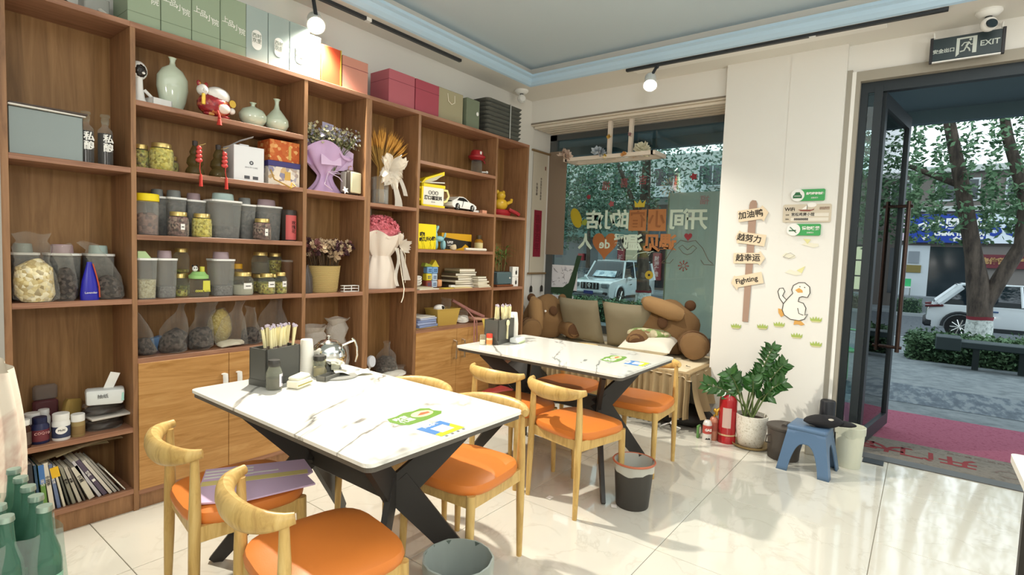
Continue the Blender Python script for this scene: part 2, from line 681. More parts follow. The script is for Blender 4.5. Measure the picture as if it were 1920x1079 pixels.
# soffit with its three curtain tracks
so = B().lo(4.6, 4.98, -1.68, 0.3, 2.688, 2.70)
sof = struct('trim_4', so, mat('soffit_cream', '#dcd2c2', 0.7))
for x in (4.63, 4.70, 4.78, 4.86, 4.94):
    part('curtain_track', B().lo(x, x + 0.045, -1.66, 0.28, 2.664, 2.688, bev=0.004), mat('track_cream', '#e3d9c9', 0.5), sof, smooth=False)
struct('trim_5', B().lo(4.595, 4.602, -1.675, 0.3, 2.70, 2.715), mat('painted_shadow_gap', '#8b8174', 0.8))  # taupe strip coloured to stand for the shadow line above the soffit

# ---------------------------------------------------------------- door opening
DG = mat('casing_and_shade_grey', '#a19b8e', 0.6)
struct('trim_6', B().lo(4.585, 4.64, -4.9, -2.535, 2.675, 2.745).lo(4.585, 4.64, -2.60, -2.535, 0, 2.6748).lo(4.575, 4.60, -2.548, -2.505, 0, 2.76), DG)  # last box: side of the column, its shade painted in the casing grey
struct('trim_7', B().lo(4.579, 4.592, -2.572, -2.548, 0, 2.745), WHITEM)
df = B()
df.lo(4.64, 4.70, -4.9, -2.60, 2.60, 2.675)
df.lo(4.64, 4.70, -2.645, -2.60, 0, 2.60)
df.lo(4.63, 4.71, -2.735, -2.685, 0, 2.64)
df.lo(4.655, 4.70, -2.70, -2.63, 0.0, 0.09)
dr = struct('door_1', df, DARKSTEEL)
part('sidelight_pane', B().lo(4.668, 4.674, -2.69, -2.64, 0.09, 2.60), pane('door_glass', '#d6e2e2'), dr, smooth=False)
# open leaf, swung outward
lf = link('door_leaf', None, dr, (4.67, -2.735, 0), (0, 0, R(-8.0)))
lf['label'] = 'framed glass door leaf standing open'
L = 0.93
leaf = B()
leaf.lo(0, 0.065, -0.022, 0.022, 0.02, 2.60)
leaf.lo(L - 0.075, L, -0.022, 0.022, 0.02, 2.60)
leaf.lo(0.06, L - 0.07, -0.022, 0.022, 2.50, 2.60)
leaf.lo(0.06, L - 0.07, -0.022, 0.022, 0.02, 0.12)
part('leaf_frame', leaf, DARKSTEEL, lf, smooth=False)
part('leaf_pane', B().lo(0.06, L - 0.07, -0.004, 0.004, 0.11, 2.51), MATS['door_glass'], lf, smooth=False)
COPPER = mat('dark_copper', '#4a3a34', 0.35, 0.7)
for s in (-1, 1):
    h = B()
    xx = L - 0.16
    h.tube([(xx, s * 0.075, 0.66), (xx, s * 0.075, 1.90)], 0.017, 10)
    for z in (0.70, 1.86):
        h.tube([(xx - 0.0, s * 0.004, z), (xx, s * 0.105, z)], 0.014, 8)
    part('pull_handle', h, COPPER, lf)
struct('trim_8', B().lo(4.52, 4.64, -4.9, -2.62, -0.004, 0.006), mat('threshold_stone', '#4b4a48', 0.3))
solo('floor_hinge_plate', B().lo(-0.05, 0.05, -0.06, 0.06, 0.0, 0.006), DARKSTEEL, 'dark floor hinge plate on the tiles in front of the door mat', 'hinge plate', (4.46, -2.86, 0.0), smooth=False)

# ---------------------------------------------------------------- bookcases (front plane y = 0, 0.30 deep, 2.39 high)
DEP = 0.292
BT = 0.025


def bookcase(label, x0, x1, panels, bays, doors):
    """panels: list of (xa, xb); bays: list of (xa, xb, [shelf tops], floor_top); doors: (xa, xb, z0, z1, hinge side, handle x)"""
    t = thing('bookcase', label, 'bookcase', (x0, 0, 0), group=None)
    for a, b in panels:
        part('upright_panel', B().lo(a - x0, b - x0, 0.0, DEP, 0, 2.365, bev=0.001), CARCASS, t, smooth=False)
    part('top_board', B().lo(0, x1 - x0, -0.001, DEP, 2.365, 2.39, bev=0.001), SHELFW, t, smooth=False)
    for a, b, zs, zf in bays:
        part('back_panel', B().lo(a - x0, b - x0, DEP - 0.008, DEP, 0.06, 2.365), BACKW, t, smooth=False)
        for z in zs:
            part('shelf', B().lo(a - x0, b - x0, 0.001, DEP - 0.008, z - BT, z, bev=0.001), SHELFW, t, smooth=False)
        part('bottom_board', B().lo(a - x0, b - x0, 0.001, DEP - 0.008, zf - BT, zf, bev=0.001), SHELFW, t, smooth=False)
        part('plinth', B().lo(a - x0, b - x0, 0.012, 0.03, 0.0, zf - BT), CARCASS, t, smooth=False)
    for a, b, z0, z1, hx, kind in doors:
        d = part('door', B().lo(a - x0 + 0.0015, b - x0 - 0.0015, -0.002, 0.016, z0, z1, bev=0.001), DOORW, t, smooth=False)
        hb = B()
        if kind == 'flat':
            hb.tube([(hx - x0, -0.002, 0.63), (hx - x0, -0.022, 0.632), (hx - x0, -0.026, 0.60), (hx - x0, -0.022, 0.535), (hx - x0, -0.002, 0.53)], [(0.014, 0.006)] * 5, 8)
        else:
            hb.tube([(hx - x0, -0.002, 0.62), (hx - x0, -0.035, 0.615), (hx - x0, -0.035, 0.475), (hx - x0, -0.002, 0.47)], 0.008, 8)
        part('handle', hb, WHITEP if kind == 'flat' else CHROME, d)
    return t


bookcase('narrow open bookcase at the left end, bare middle shelf over leaning books', 0.478, 0.940, [(0.478, 0.504)],
         [(0.504, 0.940, [1.704, 1.069, 0.428], 0.115)], [])
bookcase('wide bookcase of glass jars and vases with two oak doors below', 0.940, 2.322,
         [(0.940, 0.962), (1.841, 1.866), (2.298, 2.322)],
         [(0.962, 1.841, [2.031, 1.713, 1.384, 1.062, 0.770], 0.10), (1.866, 2.298, [1.708, 1.057], 0.50)],
         [(0.962, 1.400, 0.10, 0.745, 1.372, 'flat'), (1.400, 1.841, 0.10, 0.745, 1.45, 'flat')])
bookcase('bookcase with wheat sheaf, pink bouquet and toy car, oak doors at its right', 2.322, 3.710,
         [(2.322, 2.345), (2.770, 2.795), (3.687, 3.710)],
         [(2.345, 2.770, [1.673, 1.068], 0.40), (2.795, 3.687, [2.033, 1.696, 1.366, 1.050, 0.741], 0.10)],
         [(2.795, 3.25, 0.10, 0.716, 3.215, 'bow'), (3.25, 3.687, 0.10, 0.716, 3.315, 'bow')])
bookcase('narrow bookcase at the right end, next to the hanging scroll', 3.710, 4.175, [(4.150, 4.175)],
         [(3.710, 4.150, [1.700, 1.043], 0.30)], [])

# ---------------------------------------------------------------- tables
TABLETOP = marble('table_marble', '#eeece4', '#5e5c55', scale=1.5, rough=0.16, amount=0.85, width=0.014, coat=0.5, turn=R(-38), stretch=(0.42, 1.35, 1), shift=1.3)
TEDGE = mat('table_edge', '#5c564e', 0.5)


def rounded(w, d, r, n=6):
    pts = []
    for cx, cy, a0 in ((w / 2 - r, d / 2 - r, 0), (-w / 2 + r, d / 2 - r, 90), (-w / 2 + r, -d / 2 + r, 180), (w / 2 - r, -d / 2 + r, 270)):
        for k in range(n + 1):
            a = R(a0 + 90 * k / n)
            pts.append((cx + r * math.cos(a), cy + r * math.sin(a)))
    return pts


def slab_leg(b, p0, p1, w0, w1, t, side):
    """flat tapering blade from p0 (hub) to p1, widened in the vertical plane that holds it"""
    p0, p1 = Vector(p0), Vector(p1)
    d = (p1 - p0)
    n = Vector((-d.y, d.x, 0)).normalized()
    w = d.cross(n).normalized()
    vs = []
    for p, wd in ((p0, w0), (p1, w1)):
        for s in (-1, 1):
            for q in (-1, 1):
                vs.append(b.bm.verts.new(p + w * wd * 0.5 * s + n * t * 0.5 * q))
    for f in ((0, 1, 3, 2), (4, 6, 7, 5), (0, 4, 5, 1), (2, 3, 7, 6), (0, 2, 6, 4), (1, 5, 7, 3)):
        b.bm.faces.new([vs[i] for i in f])


def dining_table(label, x, y):
    w, d = 0.755, 1.195
    t = thing('dining_table', label, 'table', (x, y, 0), group=None)
    part('tabletop', B().poly(rounded(w, d, 0.03), 0.012, Matrix.Translation((0, 0, 0.728))), TABLETOP, t, smooth=False)
    part('top_rim', B().poly(rounded(w - 0.012, d - 0.012, 0.03), 0.018, Matrix.Translation((0, 0, 0.710))), TEDGE, t, smooth=False)
    part('beam', B().lo(-0.02, 0.02, -0.27, 0.27, 0.40, 0.50, bev=0.004), BLACKM, t, smooth=False)
    for sy in (-1, 1):
        for sx in (-1, 1):
            b = B()
            slab_leg(b, (0, sy * 0.27, 0.47), (sx * 0.32, sy * 0.50, 0.0), 0.12, 0.05, 0.022, sx)
            part('leg', b, BLACKM, t, smooth=False)
            b = B()
            slab_leg(b, (0, sy * 0.27, 0.43), (sx * 0.27, sy * 0.44, 0.71), 0.12, 0.075, 0.022, sx)
            part('arm', b, BLACKM, t, smooth=False)
    return t


T1 = (1.325, -1.235)
T2 = (2.93, -1.24)
dining_table('white marbled table nearest the camera, kettle and chopstick box at its back', *T1)
dining_table('white marbled table before the cushioned bench, red-capped jar at its corner', *T2)

# ---------------------------------------------------------------- horn-back chairs (local: back at -x, seat towards +x)


def make_chair(label, group):
    t = thing('dining_chair', label, 'chair', (0, 0, 0), group=group)
    # seat cushion
    def seat_pt(u, v, top):
        pass
    out = []
    n = 28
    for k in range(n):
        a = 2 * PI * k / n
        ca, sa = math.cos(a), math.sin(a)
        e = 0.55
        px = math.copysign(abs(ca) ** e, ca) * 0.205
        py = math.copysign(abs(sa) ** e, sa) * (0.205 + 0.012 * ca)
        out.append((px + 0.005, py))
    b = B()
    rings = []
    for s, z in ((0.97, 0.405), (1.0, 0.412), (1.015, 0.428), (0.985, 0.446), (0.86, 0.458), (0.55, 0.462), (0.0, 0.461)):
        if s == 0:
            rings.append([b.bm.verts.new((0.005, 0, z))])
        else:
            rings.append([b.bm.verts.new((0.005 + (px - 0.005) * s, py * s, z - 0.008 * (1 - abs(py) / 0.21) * (s < 0.9))) for px, py in out])
    for r0, r1 in zip(rings, rings[1:]):
        for k in range(n):
            if len(r1) == 1:
                b.bm.faces.new((r0[k], r0[(k + 1) % n], r1[0]))
            else:
                b.bm.faces.new((r0[k], r0[(k + 1) % n], r1[(k + 1) % n], r1[k]))
    b.bm.faces.new(list(reversed(rings[0])))
    part('seat', b, ORANGE, t)
    # rails under the seat
    fr = B()
    fr.lo(-0.185, 0.185, -0.185, -0.163, 0.355, 0.408).lo(-0.185, 0.185, 0.163, 0.185, 0.355, 0.408)
    fr.lo(0.160, 0.182, -0.17, 0.17, 0.355, 0.408).lo(-0.182, -0.160, -0.17, 0.17, 0.355, 0.408)
    part('seat_frame', fr, OAK, t, smooth=False)
    for s in (-1, 1):
        part('leg', B().tube([(0.185, s * 0.180, 0.0), (0.180, s * 0.177, 0.25), (0.176, s * 0.175, 0.41)], [0.0125, 0.0175, 0.019], 10), OAK, t)
        part('leg', B().tube([(-0.190, s * 0.180, 0.0), (-0.185, s * 0.178, 0.25), (-0.182, s * 0.176, 0.44), (-0.181, s * 0.175, 0.54), (-0.182, s * 0.172, 0.652)], [0.0125, 0.018, 0.0195, 0.017, 0.0120], 10), OAK, t)
    # horn: bows backwards, deep in the middle, tapering to round ends that reach forward
    pts, rad = [], []
    m = 18
    for k in range(m + 1):
        u = -1 + 2 * k / m
        y = 0.198 * math.sin(u * 1.35) / math.sin(1.35)
        xx = -0.262 + 0.098 * (abs(u) ** 2.0)
        w = (1 - u * u)
        z = 0.664 - 0.016 * w
        pts.append((xx, y, z))
        rad.append((0.013 + 0.014 * w, 0.0155 + 0.029 * w ** 1.3))
    b = B()
    b.tube(pts, rad, 12)
    part('horn_backrest', b, OAK, t)
    return t


G = 'orange-seated horn-back chairs'
chair = make_chair('horn-back chair holding a folded lavender paper bag on its orange seat', G)
chair.location = (0.954, -1.037, 0)
chair.rotation_euler = (0, 0, R(-8.5))
dup(chair, (0.925, -1.650, 0), R(-9), 'horn-back chair cut by the bottom edge, empty orange seat nearest the camera', G)
dup(chair, (1.700, -1.525, 0), R(184), 'horn-back chair with its seat half under the near table, beside the front waste bin', G)
dup(chair, (1.700, -1.05, 0), R(180), 'horn-back chair behind the near table, only the curved top of its back showing', G)
dup(chair, (2.575, -1.575, 0), R(-12), 'horn-back chair in the middle of the picture, dark waste bin at its front leg', G)
dup(chair, (2.62, -1.10, 0), R(-3), 'horn-back chair at the back table, its backrest before the oak cabinet doors', G)
dup(chair, (3.30, -1.62, 0), R(182), 'horn-back chair at the right of the back table, near the fire extinguisher', G)
dup(chair, (3.32, -1.06, 0), R(178), 'horn-back chair beyond the back table, facing away from the pleated bench skirt', G)

# folded paper bag on the left chair
LAV = mat('lavender_paper', '#dcc0de', 0.8)
t = thing('paper_bag', 'flat folded lavender paper bag with white and yellow stripes on a chair', 'bag', (0.985, -1.10, 0.462), R(-28))
bag_pts = [(-0.17, 0.17), (0.19, 0.16), (0.215, 0.02), (0.19, -0.01), (0.215, -0.10), (-0.02, -0.16), (-0.18, -0.13)]
part('bag_sheet', B().poly(bag_pts, 0.006), LAV, t, smooth=False)
for yy in (0.13, 0.10, 0.07):
    part('white_stripe', B().lo(-0.168, 0.0, yy, yy + 0.014, 0.006, 0.0066), WHITEM, t, smooth=False)
part('white_stripe', B().lo(0.0, 0.09, 0.075, 0.085, 0.006, 0.0066), WHITEM, t, smooth=False)
part('yellow_band', B().lo(-0.172, 0.195, 0.005, 0.045, 0.006, 0.0068), mat('pale_yellow', '#e6d58c', 0.8), t, smooth=False)

# ---------------------------------------------------------------- track lamps
TRACK = mat('track_black', '#2c2f33', 0.4)
for lab, x0, x1, y0, y1 in (('black lamp track on the ceiling above the bookcases', 0.4, 3.30, 0.085, 0.115), ('black lamp track running along the ceiling towards the exit sign', 4.20, 4.23, -3.06, -0.95)):
    t = thing('lamp_track', lab, 'lamp track', ((x0 + x1) / 2, (y0 + y1) / 2, 2.94))
    hx, hy = (x1 - x0) / 2, (y1 - y0) / 2
    part('rail', B().lo(-hx, hx, -hy, hy, -0.022, 0, bev=0.002), TRACK, t, smooth=False)
    part('joint', B().lo(-0.012, 0.012, -0.35, -0.31, -0.026, -0.002) if hy > hx else B().lo(0.5, 0.54, -0.018, 0.018, -0.026, -0.002), WHITEP, t, smooth=False)
GLOW = mat('lamp_lens', '#ffffff', 0.4, emit='#fff4dd', emit_s=60)


def track_lamp(label, loc, aim, mount):
    t = thing('track_lamp', label, 'spotlight', loc)
    q = (Vector(aim) - Vector(loc)).to_track_quat('-Z', 'Y').to_matrix().to_4x4()
    b = B().lathe([(0.0, 0.11), (0.035, 0.108), (0.045, 0.09), (0.05, 0.0), (0.055, -0.02), (0.050, -0.02), (0.047, -0.004), (0.0, -0.004)], seg=20)
    part('lamp_head', b.move(q), WHITEP, t)
    part('lens', B().lathe([(0.0, -0.03), (0.024, -0.026), (0.04, -0.015), (0.046, -0.005), (0.0, -0.0045)], seg=20).move(q), GLOW, t)
    part('mount', B().tube([(0, 0, 0.05), mount], 0.012, 8).ball(mount, 0.02, 8, 6), TRACK, t)


track_lamp('bright track lamp over the bookcase, left of the two', (1.95, 0.06, 2.74), (1.2, -1.6, 1.2), (0.0, 0.035, 0.175))
track_lamp('bright track lamp in front of the window lintel', (4.10, -1.22, 2.745), (2.6, -1.9, 0.8), (0.11, 0, 0.170))

# ---------------------------------------------------------------- bench in the window bay
KHAKI = mat('khaki_cotton', '#a08a67', 0.9, bump=0.2, bscale=180)
LINEN = mat('bench_cover_linen', '#dccdae', 0.9, bump=0.15, bscale=200)
bt = thing('window_bench', 'window bench with pleated khaki skirt and pale patterned cover', 'bench', (4.12, -0.70, 0))
part('bench_frame', B().lo(0.06, 0.83, -0.93, 0.97, 0.40, 0.445).lo(0.70, 0.735, -0.93, -0.90, 0, 0.40).lo(0.06, 0.095, 0.92, 0.95, 0, 0.40), WHITEM, bt, smooth=False)


def cover(u, v):
    y = -0.985 + 1.96 * v
    x = -0.02 + 0.86 * u
    if y > 0.66:
        x = max(x, 0.062)
    z = 0.485 + 0.012 * noise.noise(Vector((x * 4, y * 4, 0))) + 0.006 * noise.noise(Vector((x * 11, y * 9, 3)))
    if u < 0.04:
        z -= 0.035
    if v < 0.02:
        z -= 0.03
    return (x, y, z)


part('bench_cushion', B().lo(0.0, 0.83, -0.97, 0.66, 0.445, 0.478, bev=0.006).lo(0.062, 0.83, 0.66, 0.97, 0.445, 0.478, bev=0.006), KHAKI, bt, smooth=False)
part('bench_cover', B().grid(30, 60, cover), LINEN, bt)
SQ = B()
for k in range(34):
    px, py = 0.08 + 0.7 * rng.random(), -0.9 + 1.75 * rng.random()
    a = rng.random() * 6.28
    l = 0.03 + 0.06 * rng.random()
    SQ.tube([(px, py, 0.499), (px + l * math.cos(a), py + l * math.sin(a), 0.501), (px + l * 1.5 * math.cos(a + 0.7), py + l * 1.5 * math.sin(a + 0.7), 0.499)], [(0.004, 0.002), (0.006, 0.002), (0.003, 0.002)], 5)
pq = part('brush_pattern', SQ, INK, bt, label='scattered dark brush strokes')


def skirt(u, v):
    y = -0.975 + 1.94 * u
    ph = u * 46 + 1.2 * noise.noise(Vector((u * 8, 0, 0)))
    amp = 0.012 + 0.02 * v
    x = -0.005 + amp * math.sin(ph * 2 * PI * 0.72) - 0.05 * v * noise.noise(Vector((u * 6, v * 2, 5)))
    if y > 0.66:
        x = max(x, 0.062)
    z = 0.47 - (0.36 + 0.02 * noise.noise(Vector((u * 12, 1, 1)))) * v
    return (x, y, z)


def skirt_side(u, v):
    x = 0.0 + 0.62 * u
    y = -0.985 - (0.008 + 0.03 * v) * math.sin(u * 20) - 0.09 * v * v * (1 - u)
    return (x - 0.03 * v * (1 - u), y, 0.47 - (0.33 - 0.05 * u) * v)


part('skirt', B().grid(260, 10, skirt), KHAKI, bt)
part('skirt', B().grid(50, 10, skirt_side), KHAKI, bt)

# ---------------------------------------------------------------- things on the shelves: builders
Z0, Z1, Z2, Z3, Z4 = 2.031, 1.713, 1.384, 1.062, 0.770     # shelf tops of the wide bookcase
HERBS = speckle('dried_flower_heads', ['#6b5a3c', '#9a8a3e', '#b8a94e', '#d0c678', '#7d8a3a'], 95)
GOLDH = speckle('golden_buds', ['#8a7a2a', '#c9b544', '#e4d67a', '#a9a043'], 90)
ROSEB = speckle('rose_buds', ['#3c2a2a', '#6a4848', '#8a6a66', '#a58b80', '#4c3632'], 85)
DARKF = speckle('dark_tea', ['#1c1716', '#3f3733', '#5d534c', '#28221f'], 75)
BEANS = speckle('pale_beans', ['#bcae7a', '#d8cca0', '#e2dab4', '#a89a68'], 130)
RICEF = speckle('grey_grain', ['#6f6a68', '#8d8886', '#5a5553'], 160)
BERRY = speckle('dried_berries', ['#4a2f2a', '#6d4a40', '#8a6454', '#3a2422'], 70)


def jar(label, x, y, z, r, h, lidm, fillm, fill=0.8, group=None, tag=None, lid_h=0.018, sq=False):
    t = thing('glass_jar', label, 'jar', (x, y, z), rng.random() * 0.2, group)
    sh = h - lid_h
    neck = r * 0.74
    prof = [(0, 0), (r * 0.92, 0), (r, 0.008), (r, sh * 0.72), (r * 0.93, sh * 0.84), (neck, sh * 0.93), (neck, sh)]
    part('glass', B().lathe(prof, seg=18), GLASSJ, t)
    if fillm:
        f = sh * fill
        ri = r * 0.955
        pr = [(0, 0.003), (ri * 0.94, 0.003), (ri, 0.01), (ri, min(f, sh * 0.72))]
        if f > sh * 0.72:
            pr.append((r * 0.9, f))
        pr.append((0, f + 0.004))
        part('contents', B().lathe(pr, seg=18), fillm, t)
    part('lid', B().lathe([(0, sh + lid_h), (neck * 1.02, sh + lid_h), (neck * 1.07, sh + lid_h - 0.003), (neck * 1.07, sh - 0.004), (0, sh - 0.004)], seg=18), lidm, t)
    if tag:
        b = B()
        w, zc, hh = tag
        b.grid(6, 1, lambda u, v: ((r * 1.012) * math.sin((u - 0.5) * w / r), -(r * 1.012) * math.cos((u - 0.5) * w / r), zc - hh / 2 + hh * v))
        part('paper_label', b, WHITEM, t)
        part('label_print', B().grid(4, 1, lambda u, v: ((r * 1.02) * math.sin((u - 0.5) * w * 0.6 / r), -(r * 1.02) * math.cos((u - 0.5) * w * 0.6 / r), zc - 0.003 + 0.005 * v)), INK, t)
    return t


def canister(label, x, y, z, w, d, h, capm, fillm, fill=0.5, group=None, sloped=False):
    """translucent grain box: tapered body, pale rim, pour cap"""
    t = thing('grain_container', label, 'container', (x, y, z), 0, group)
    b = B()
    vs = []
    for zz, k in ((0, 0.86), (0.008, 0.88), (h * 0.80, 1.0)):
        vs.append([b.bm.verts.new((px * k, py * k, zz)) for px, py in rounded(w, d, min(w, d) * 0.22, 3)])
    for a, c in zip(vs, vs[1:]):
        for k in range(len(a)):
            b.bm.faces.new((a[k], a[(k + 1) % len(a)], c[(k + 1) % len(a)], c[k]))
    b.bm.faces.new(list(reversed(vs[0])))
    part('body', b, FROST, t)
    if fillm:
        b = B()
        vs = []
        f = h * 0.8 * fill
        for zz, k in ((0.004, 0.84), (f, 0.84 + 0.12 * fill)):
            vs.append([b.bm.verts.new((px * k, py * k, zz)) for px, py in rounded(w, d, min(w, d) * 0.22, 3)])
        for k in range(len(vs[0])):
            b.bm.faces.new((vs[0][k], vs[0][(k + 1) % len(vs[0])], vs[1][(k + 1) % len(vs[0])], vs[1][k]))
        b.bm.faces.new(vs[1])
        part('contents', b, fillm, t)
    part('rim', B().poly(rounded(w * 1.05, d * 1.05, min(w, d) * 0.24, 3), 0.010, Matrix.Translation((0, 0, h * 0.80))), WHITEP, t, smooth=False)
    c = B()
    if sloped:
        c.poly([(-w * 0.42, 0), (w * 0.30, 0), (-w * 0.05, h * 0.17), (-w * 0.42, h * 0.17)], d * 0.6, Matrix.Translation((0, d * 0.3, h * 0.81)) @ Matrix.Rotation(R(90), 4, 'X'))
    else:
        c.lathe([(w * 0.36, h * 0.81), (w * 0.33, h * 0.985), (w * 0.30, h), (0, h)], seg=14, sy=d / w * 0.95)
    part('pour_cap', c, capm, t)
    return t


def film_bag(label, x, y, z, w, d, h, fillm, fill=0.5, lean=0.0, neck=0.25, group=None, tail=(0.0, 0.0), name='plastic_bag', filmm=None, seedk=0):
    """clear bag standing on the shelf: lump of contents, film rising to a gathered neck"""
    t = thing(name, label, 'bag', (x, y, z), 0, group)

    def bend(v):
        k = max(0, v.z / h)
        return Vector((v.x + lean * h * k * k + tail[0] * k ** 3, v.y + tail[1] * k ** 3, v.z))
    prof = [(0, 0.002), (0.40, 0.003), (0.49, 0.05 * h), (0.5, 0.2 * h), (0.46, 0.42 * h), (0.36, 0.62 * h), (neck, 0.80 * h), (neck * 0.8, 0.9 * h), (neck * 1.1, h)]
    b = B().lathe([(r * w, zz) for r, zz in prof], seg=20, sy=d / w, fn=bend)
    b.jiggle(0.018, 16, seedk + x * 10)
    for v in b.bm.verts:
        v.co.z = max(v.co.z, 0.001)
    part('film', b, filmm or FILM, t)
    if fillm:
        f = fill * h
        b = B().lathe([(0, 0.004), (0.36 * w, 0.006), (0.46 * w, 0.18 * f), (0.47 * w, 0.5 * f), (0.38 * w, 0.82 * f), (0.2 * w, f), (0, f * 1.03)], seg=18, sy=d / w, fn=bend)
        b.jiggle(0.012, 22, 3 + x * 7)
        for v in b.bm.verts:
            v.co.z = max(v.co.z, 0.003)
        part('contents', b, fillm, t)
    return t


def pill_bottle(label, x, y, z, r, h, bodym, capm, labm, group=None, cap=0.2, neck=0.78):
    t = thing('pill_bottle', label, 'bottle', (x, y, z), 0, group)
    hb = h * (1 - cap)
    part('body', B().lathe([(0, 0), (r * 0.95, 0), (r, 0.004), (r, hb * 0.82), (r * neck, hb * 0.97), (r * neck, hb)], seg=18), bodym, t)
    part('cap', B().lathe([(r * neck * 1.06, hb - 0.004), (r * neck * 1.08, hb), (r * neck * 1.08, h - 0.002), (r * neck, h), (0, h)], seg=18), capm, t)
    if labm:
        part('label', B().lathe([(r * 1.012, hb * 0.14), (r * 1.012, hb * 0.68)], seg=18), labm, t)
    return t


def open_box(b, w, d, h, th=0.004):
    b.lo(-w / 2, w / 2, -d / 2, d / 2, 0, th)
    b.lo(-w / 2, w / 2, -d / 2, -d / 2 + th, th, h).lo(-w / 2, w / 2, d / 2 - th, d / 2, th, h)
    b.lo(-w / 2, -w / 2 + th, -d / 2, d / 2, th, h).lo(w / 2 - th, w / 2, -d / 2, d / 2, th, h)
    return b


# ---------------------------------------------------------------- narrow left bookcase
STEEL = mat('brushed_tin', '#7c8583', 0.35, 0.5)
t = thing('metal_box', 'grey metal box with clipboards lying on it, on the upper left shelf', 'box', (0.637, 0.13, 1.704))
part('box_body', B().box((0, 0, 0.10), (0.255, 0.20, 0.20), bev=0.004), STEEL, t)
for k, (dx, c, lab) in enumerate(((0.0, '#d9d4cb', 'lower pale clipboard lying on the grey metal box'), (0.012, '#4a3c35', 'upper brown clipboard lying on the grey metal box'))):
    t2 = thing('clipboard', lab, 'clipboard', (0.637 + dx, 0.125, 1.9045 + 0.009 * k), R(2 - 4 * k))
    part('board', B().box((0, 0, 0.004), (0.265, 0.215, 0.0075), bev=0.001), mat('board_%s' % ('pale', 'brown')[k], c, 0.5), t2, smooth=False)
    part('clip', B().box((0.09, 0, 0.011), (0.03, 0.09, 0.006), bev=0.002), CHROME, t2, smooth=False)
for k, (x, lab) in enumerate(((0.784, 'dark liquor bottle with white lettering next to the grey metal box'), (0.858, 'dark liquor bottle with white lettering, right one of the pair'))):
    t = thing('liquor_bottle', lab, 'bottle', (x, 0.07, 1.704), 0, 'dark liquor bottles')
    part('glass', B().lathe([(0, 0), (0.027, 0), (0.030, 0.004), (0.030, 0.150), (0.028, 0.165), (0.013, 0.182), (0.013, 0.205)], seg=20), clear('bottle_glass', '#d5d6d2', 0.06, 0.05), t)
    part('liquor', B().lathe([(0, 0.003), (0.0285, 0.004), (0.0285, 0.149), (0, 0.150)], seg=20), mat('black_liquor', '#231d1b', 0.2), t)
    part('stopper', B().lathe([(0.0135, 0.192), (0.016, 0.20), (0.017, 0.215), (0.012, 0.222), (0.020, 0.228), (0.018, 0.238), (0, 0.238)], seg=14), GLASSJ, t)
    text('私\n酿', 0.042, WHITEM, t, (0.004, -0.0315, 0.10), FACE_Y, bold=0.001)

for k, (x, w, cm, lab) in enumerate(((0.575, 0.10, '#9aa39c', 'grey grain box behind the bag of pale slices'), (0.715, 0.125, '#b39aa0', 'grain box with dusty pink cap behind the dark tea bag'), (0.855, 0.11, '#a9bfba', 'grain box with pale green cap at the right of the narrow bookcase'))):
    canister(lab, x, 0.185, 1.069, w, 0.13, 0.255, mat('cap_%d' % k, cm, 0.5), DARKF, 0.95, 'grain boxes in the narrow bookcase')
SLICES = speckle('pale_root_slices', ['#a88f58', '#d9c894', '#e9ddb4', '#c4ad72', '#f0e8cb', '#8f7a4a'], 66, bump=1.0)
film_bag('open clear bag of pale sliced roots on the left middle shelf', 0.590, 0.035, 1.069, 0.15, 0.09, 0.30, SLICES, 0.62, -0.05, 0.42)
film_bag('clear bag of dark tea with a white tag, left of the blue pouch', 0.700, 0.05, 1.069, 0.085, 0.07, 0.255, DARKF, 0.55, -0.05, 0.40)
t = thing('foil_pouch', 'deep blue stand-up pouch with orange edge on the left middle shelf', 'pouch', (0.783, 0.04, 1.069))
part('pouch', B().lathe([(0, 0), (0.036, 0), (0.037, 0.03), (0.030, 0.09), (0.012, 0.165), (0.010, 0.178), (0, 0.178)], seg=16, sy=0.5), mat('royal_blue_foil', '#2a28a8', 0.3), t)
part('edge_stripe', B().tube([(0.034, -0.013, 0.012), (0.033, -0.013, 0.06), (0.022, -0.011, 0.12), (0.011, -0.008, 0.17)], [(0.004, 0.003)] * 4, 6), mat('orange_red', '#c8583c', 0.5), t)
text('Lavender', 0.013, WHITEM, t, (0.0, -0.0195, 0.035), FACE_Y)
film_bag('clear bag of dark tea slumped against the right side of the narrow bookcase', 0.865, 0.05, 1.069, 0.125, 0.08, 0.27, DARKF, 0.40, -0.32, 0.34, seedk=5)

BROWNG = clear('amber_glass', '#4a2a18', 0.7, 0.1, '#8a5a3a')
pill_bottle('small amber bottle with white cap at the left end of the pill shelf', 0.538, 0.03, 0.428, 0.026, 0.125, mat('amber_dark', '#3c2217', 0.2), WHITEP, mat('brown_label', '#5a4a40', 0.6), cap=0.16)
t = pill_bottle('dark red pill bottle with a navy cap', 0.598, 0.06, 0.428, 0.034, 0.118, mat('navy_body', '#2a2f55', 0.35), mat('navy_cap', '#1f2548', 0.35), mat('maroon_label', '#7c3a42', 0.5), cap=0.2, neck=0.72)
text('COQ10', 0.016, mat('pink_print', '#e8b8b4', 0.7), t, (0, -0.0355, 0.05), FACE_Y)
pill_bottle('white tub with white lid behind the navy-capped pill bottle', 0.588, 0.145, 0.428, 0.036, 0.12, WHITEP, WHITEP, mat('greyblue_label', '#b9b9c4', 0.6), cap=0.2)
pill_bottle('white lidded bottle half hidden at the back of the pill shelf', 0.640, 0.20, 0.428, 0.025, 0.115, WHITEP, WHITEP, None)
t = pill_bottle('white pill bottle with a navy and white label', 0.671, 0.05, 0.428, 0.034, 0.122, WHITEP, WHITEP, mat('navy_label', '#39425e', 0.5), cap=0.22, neck=0.86)
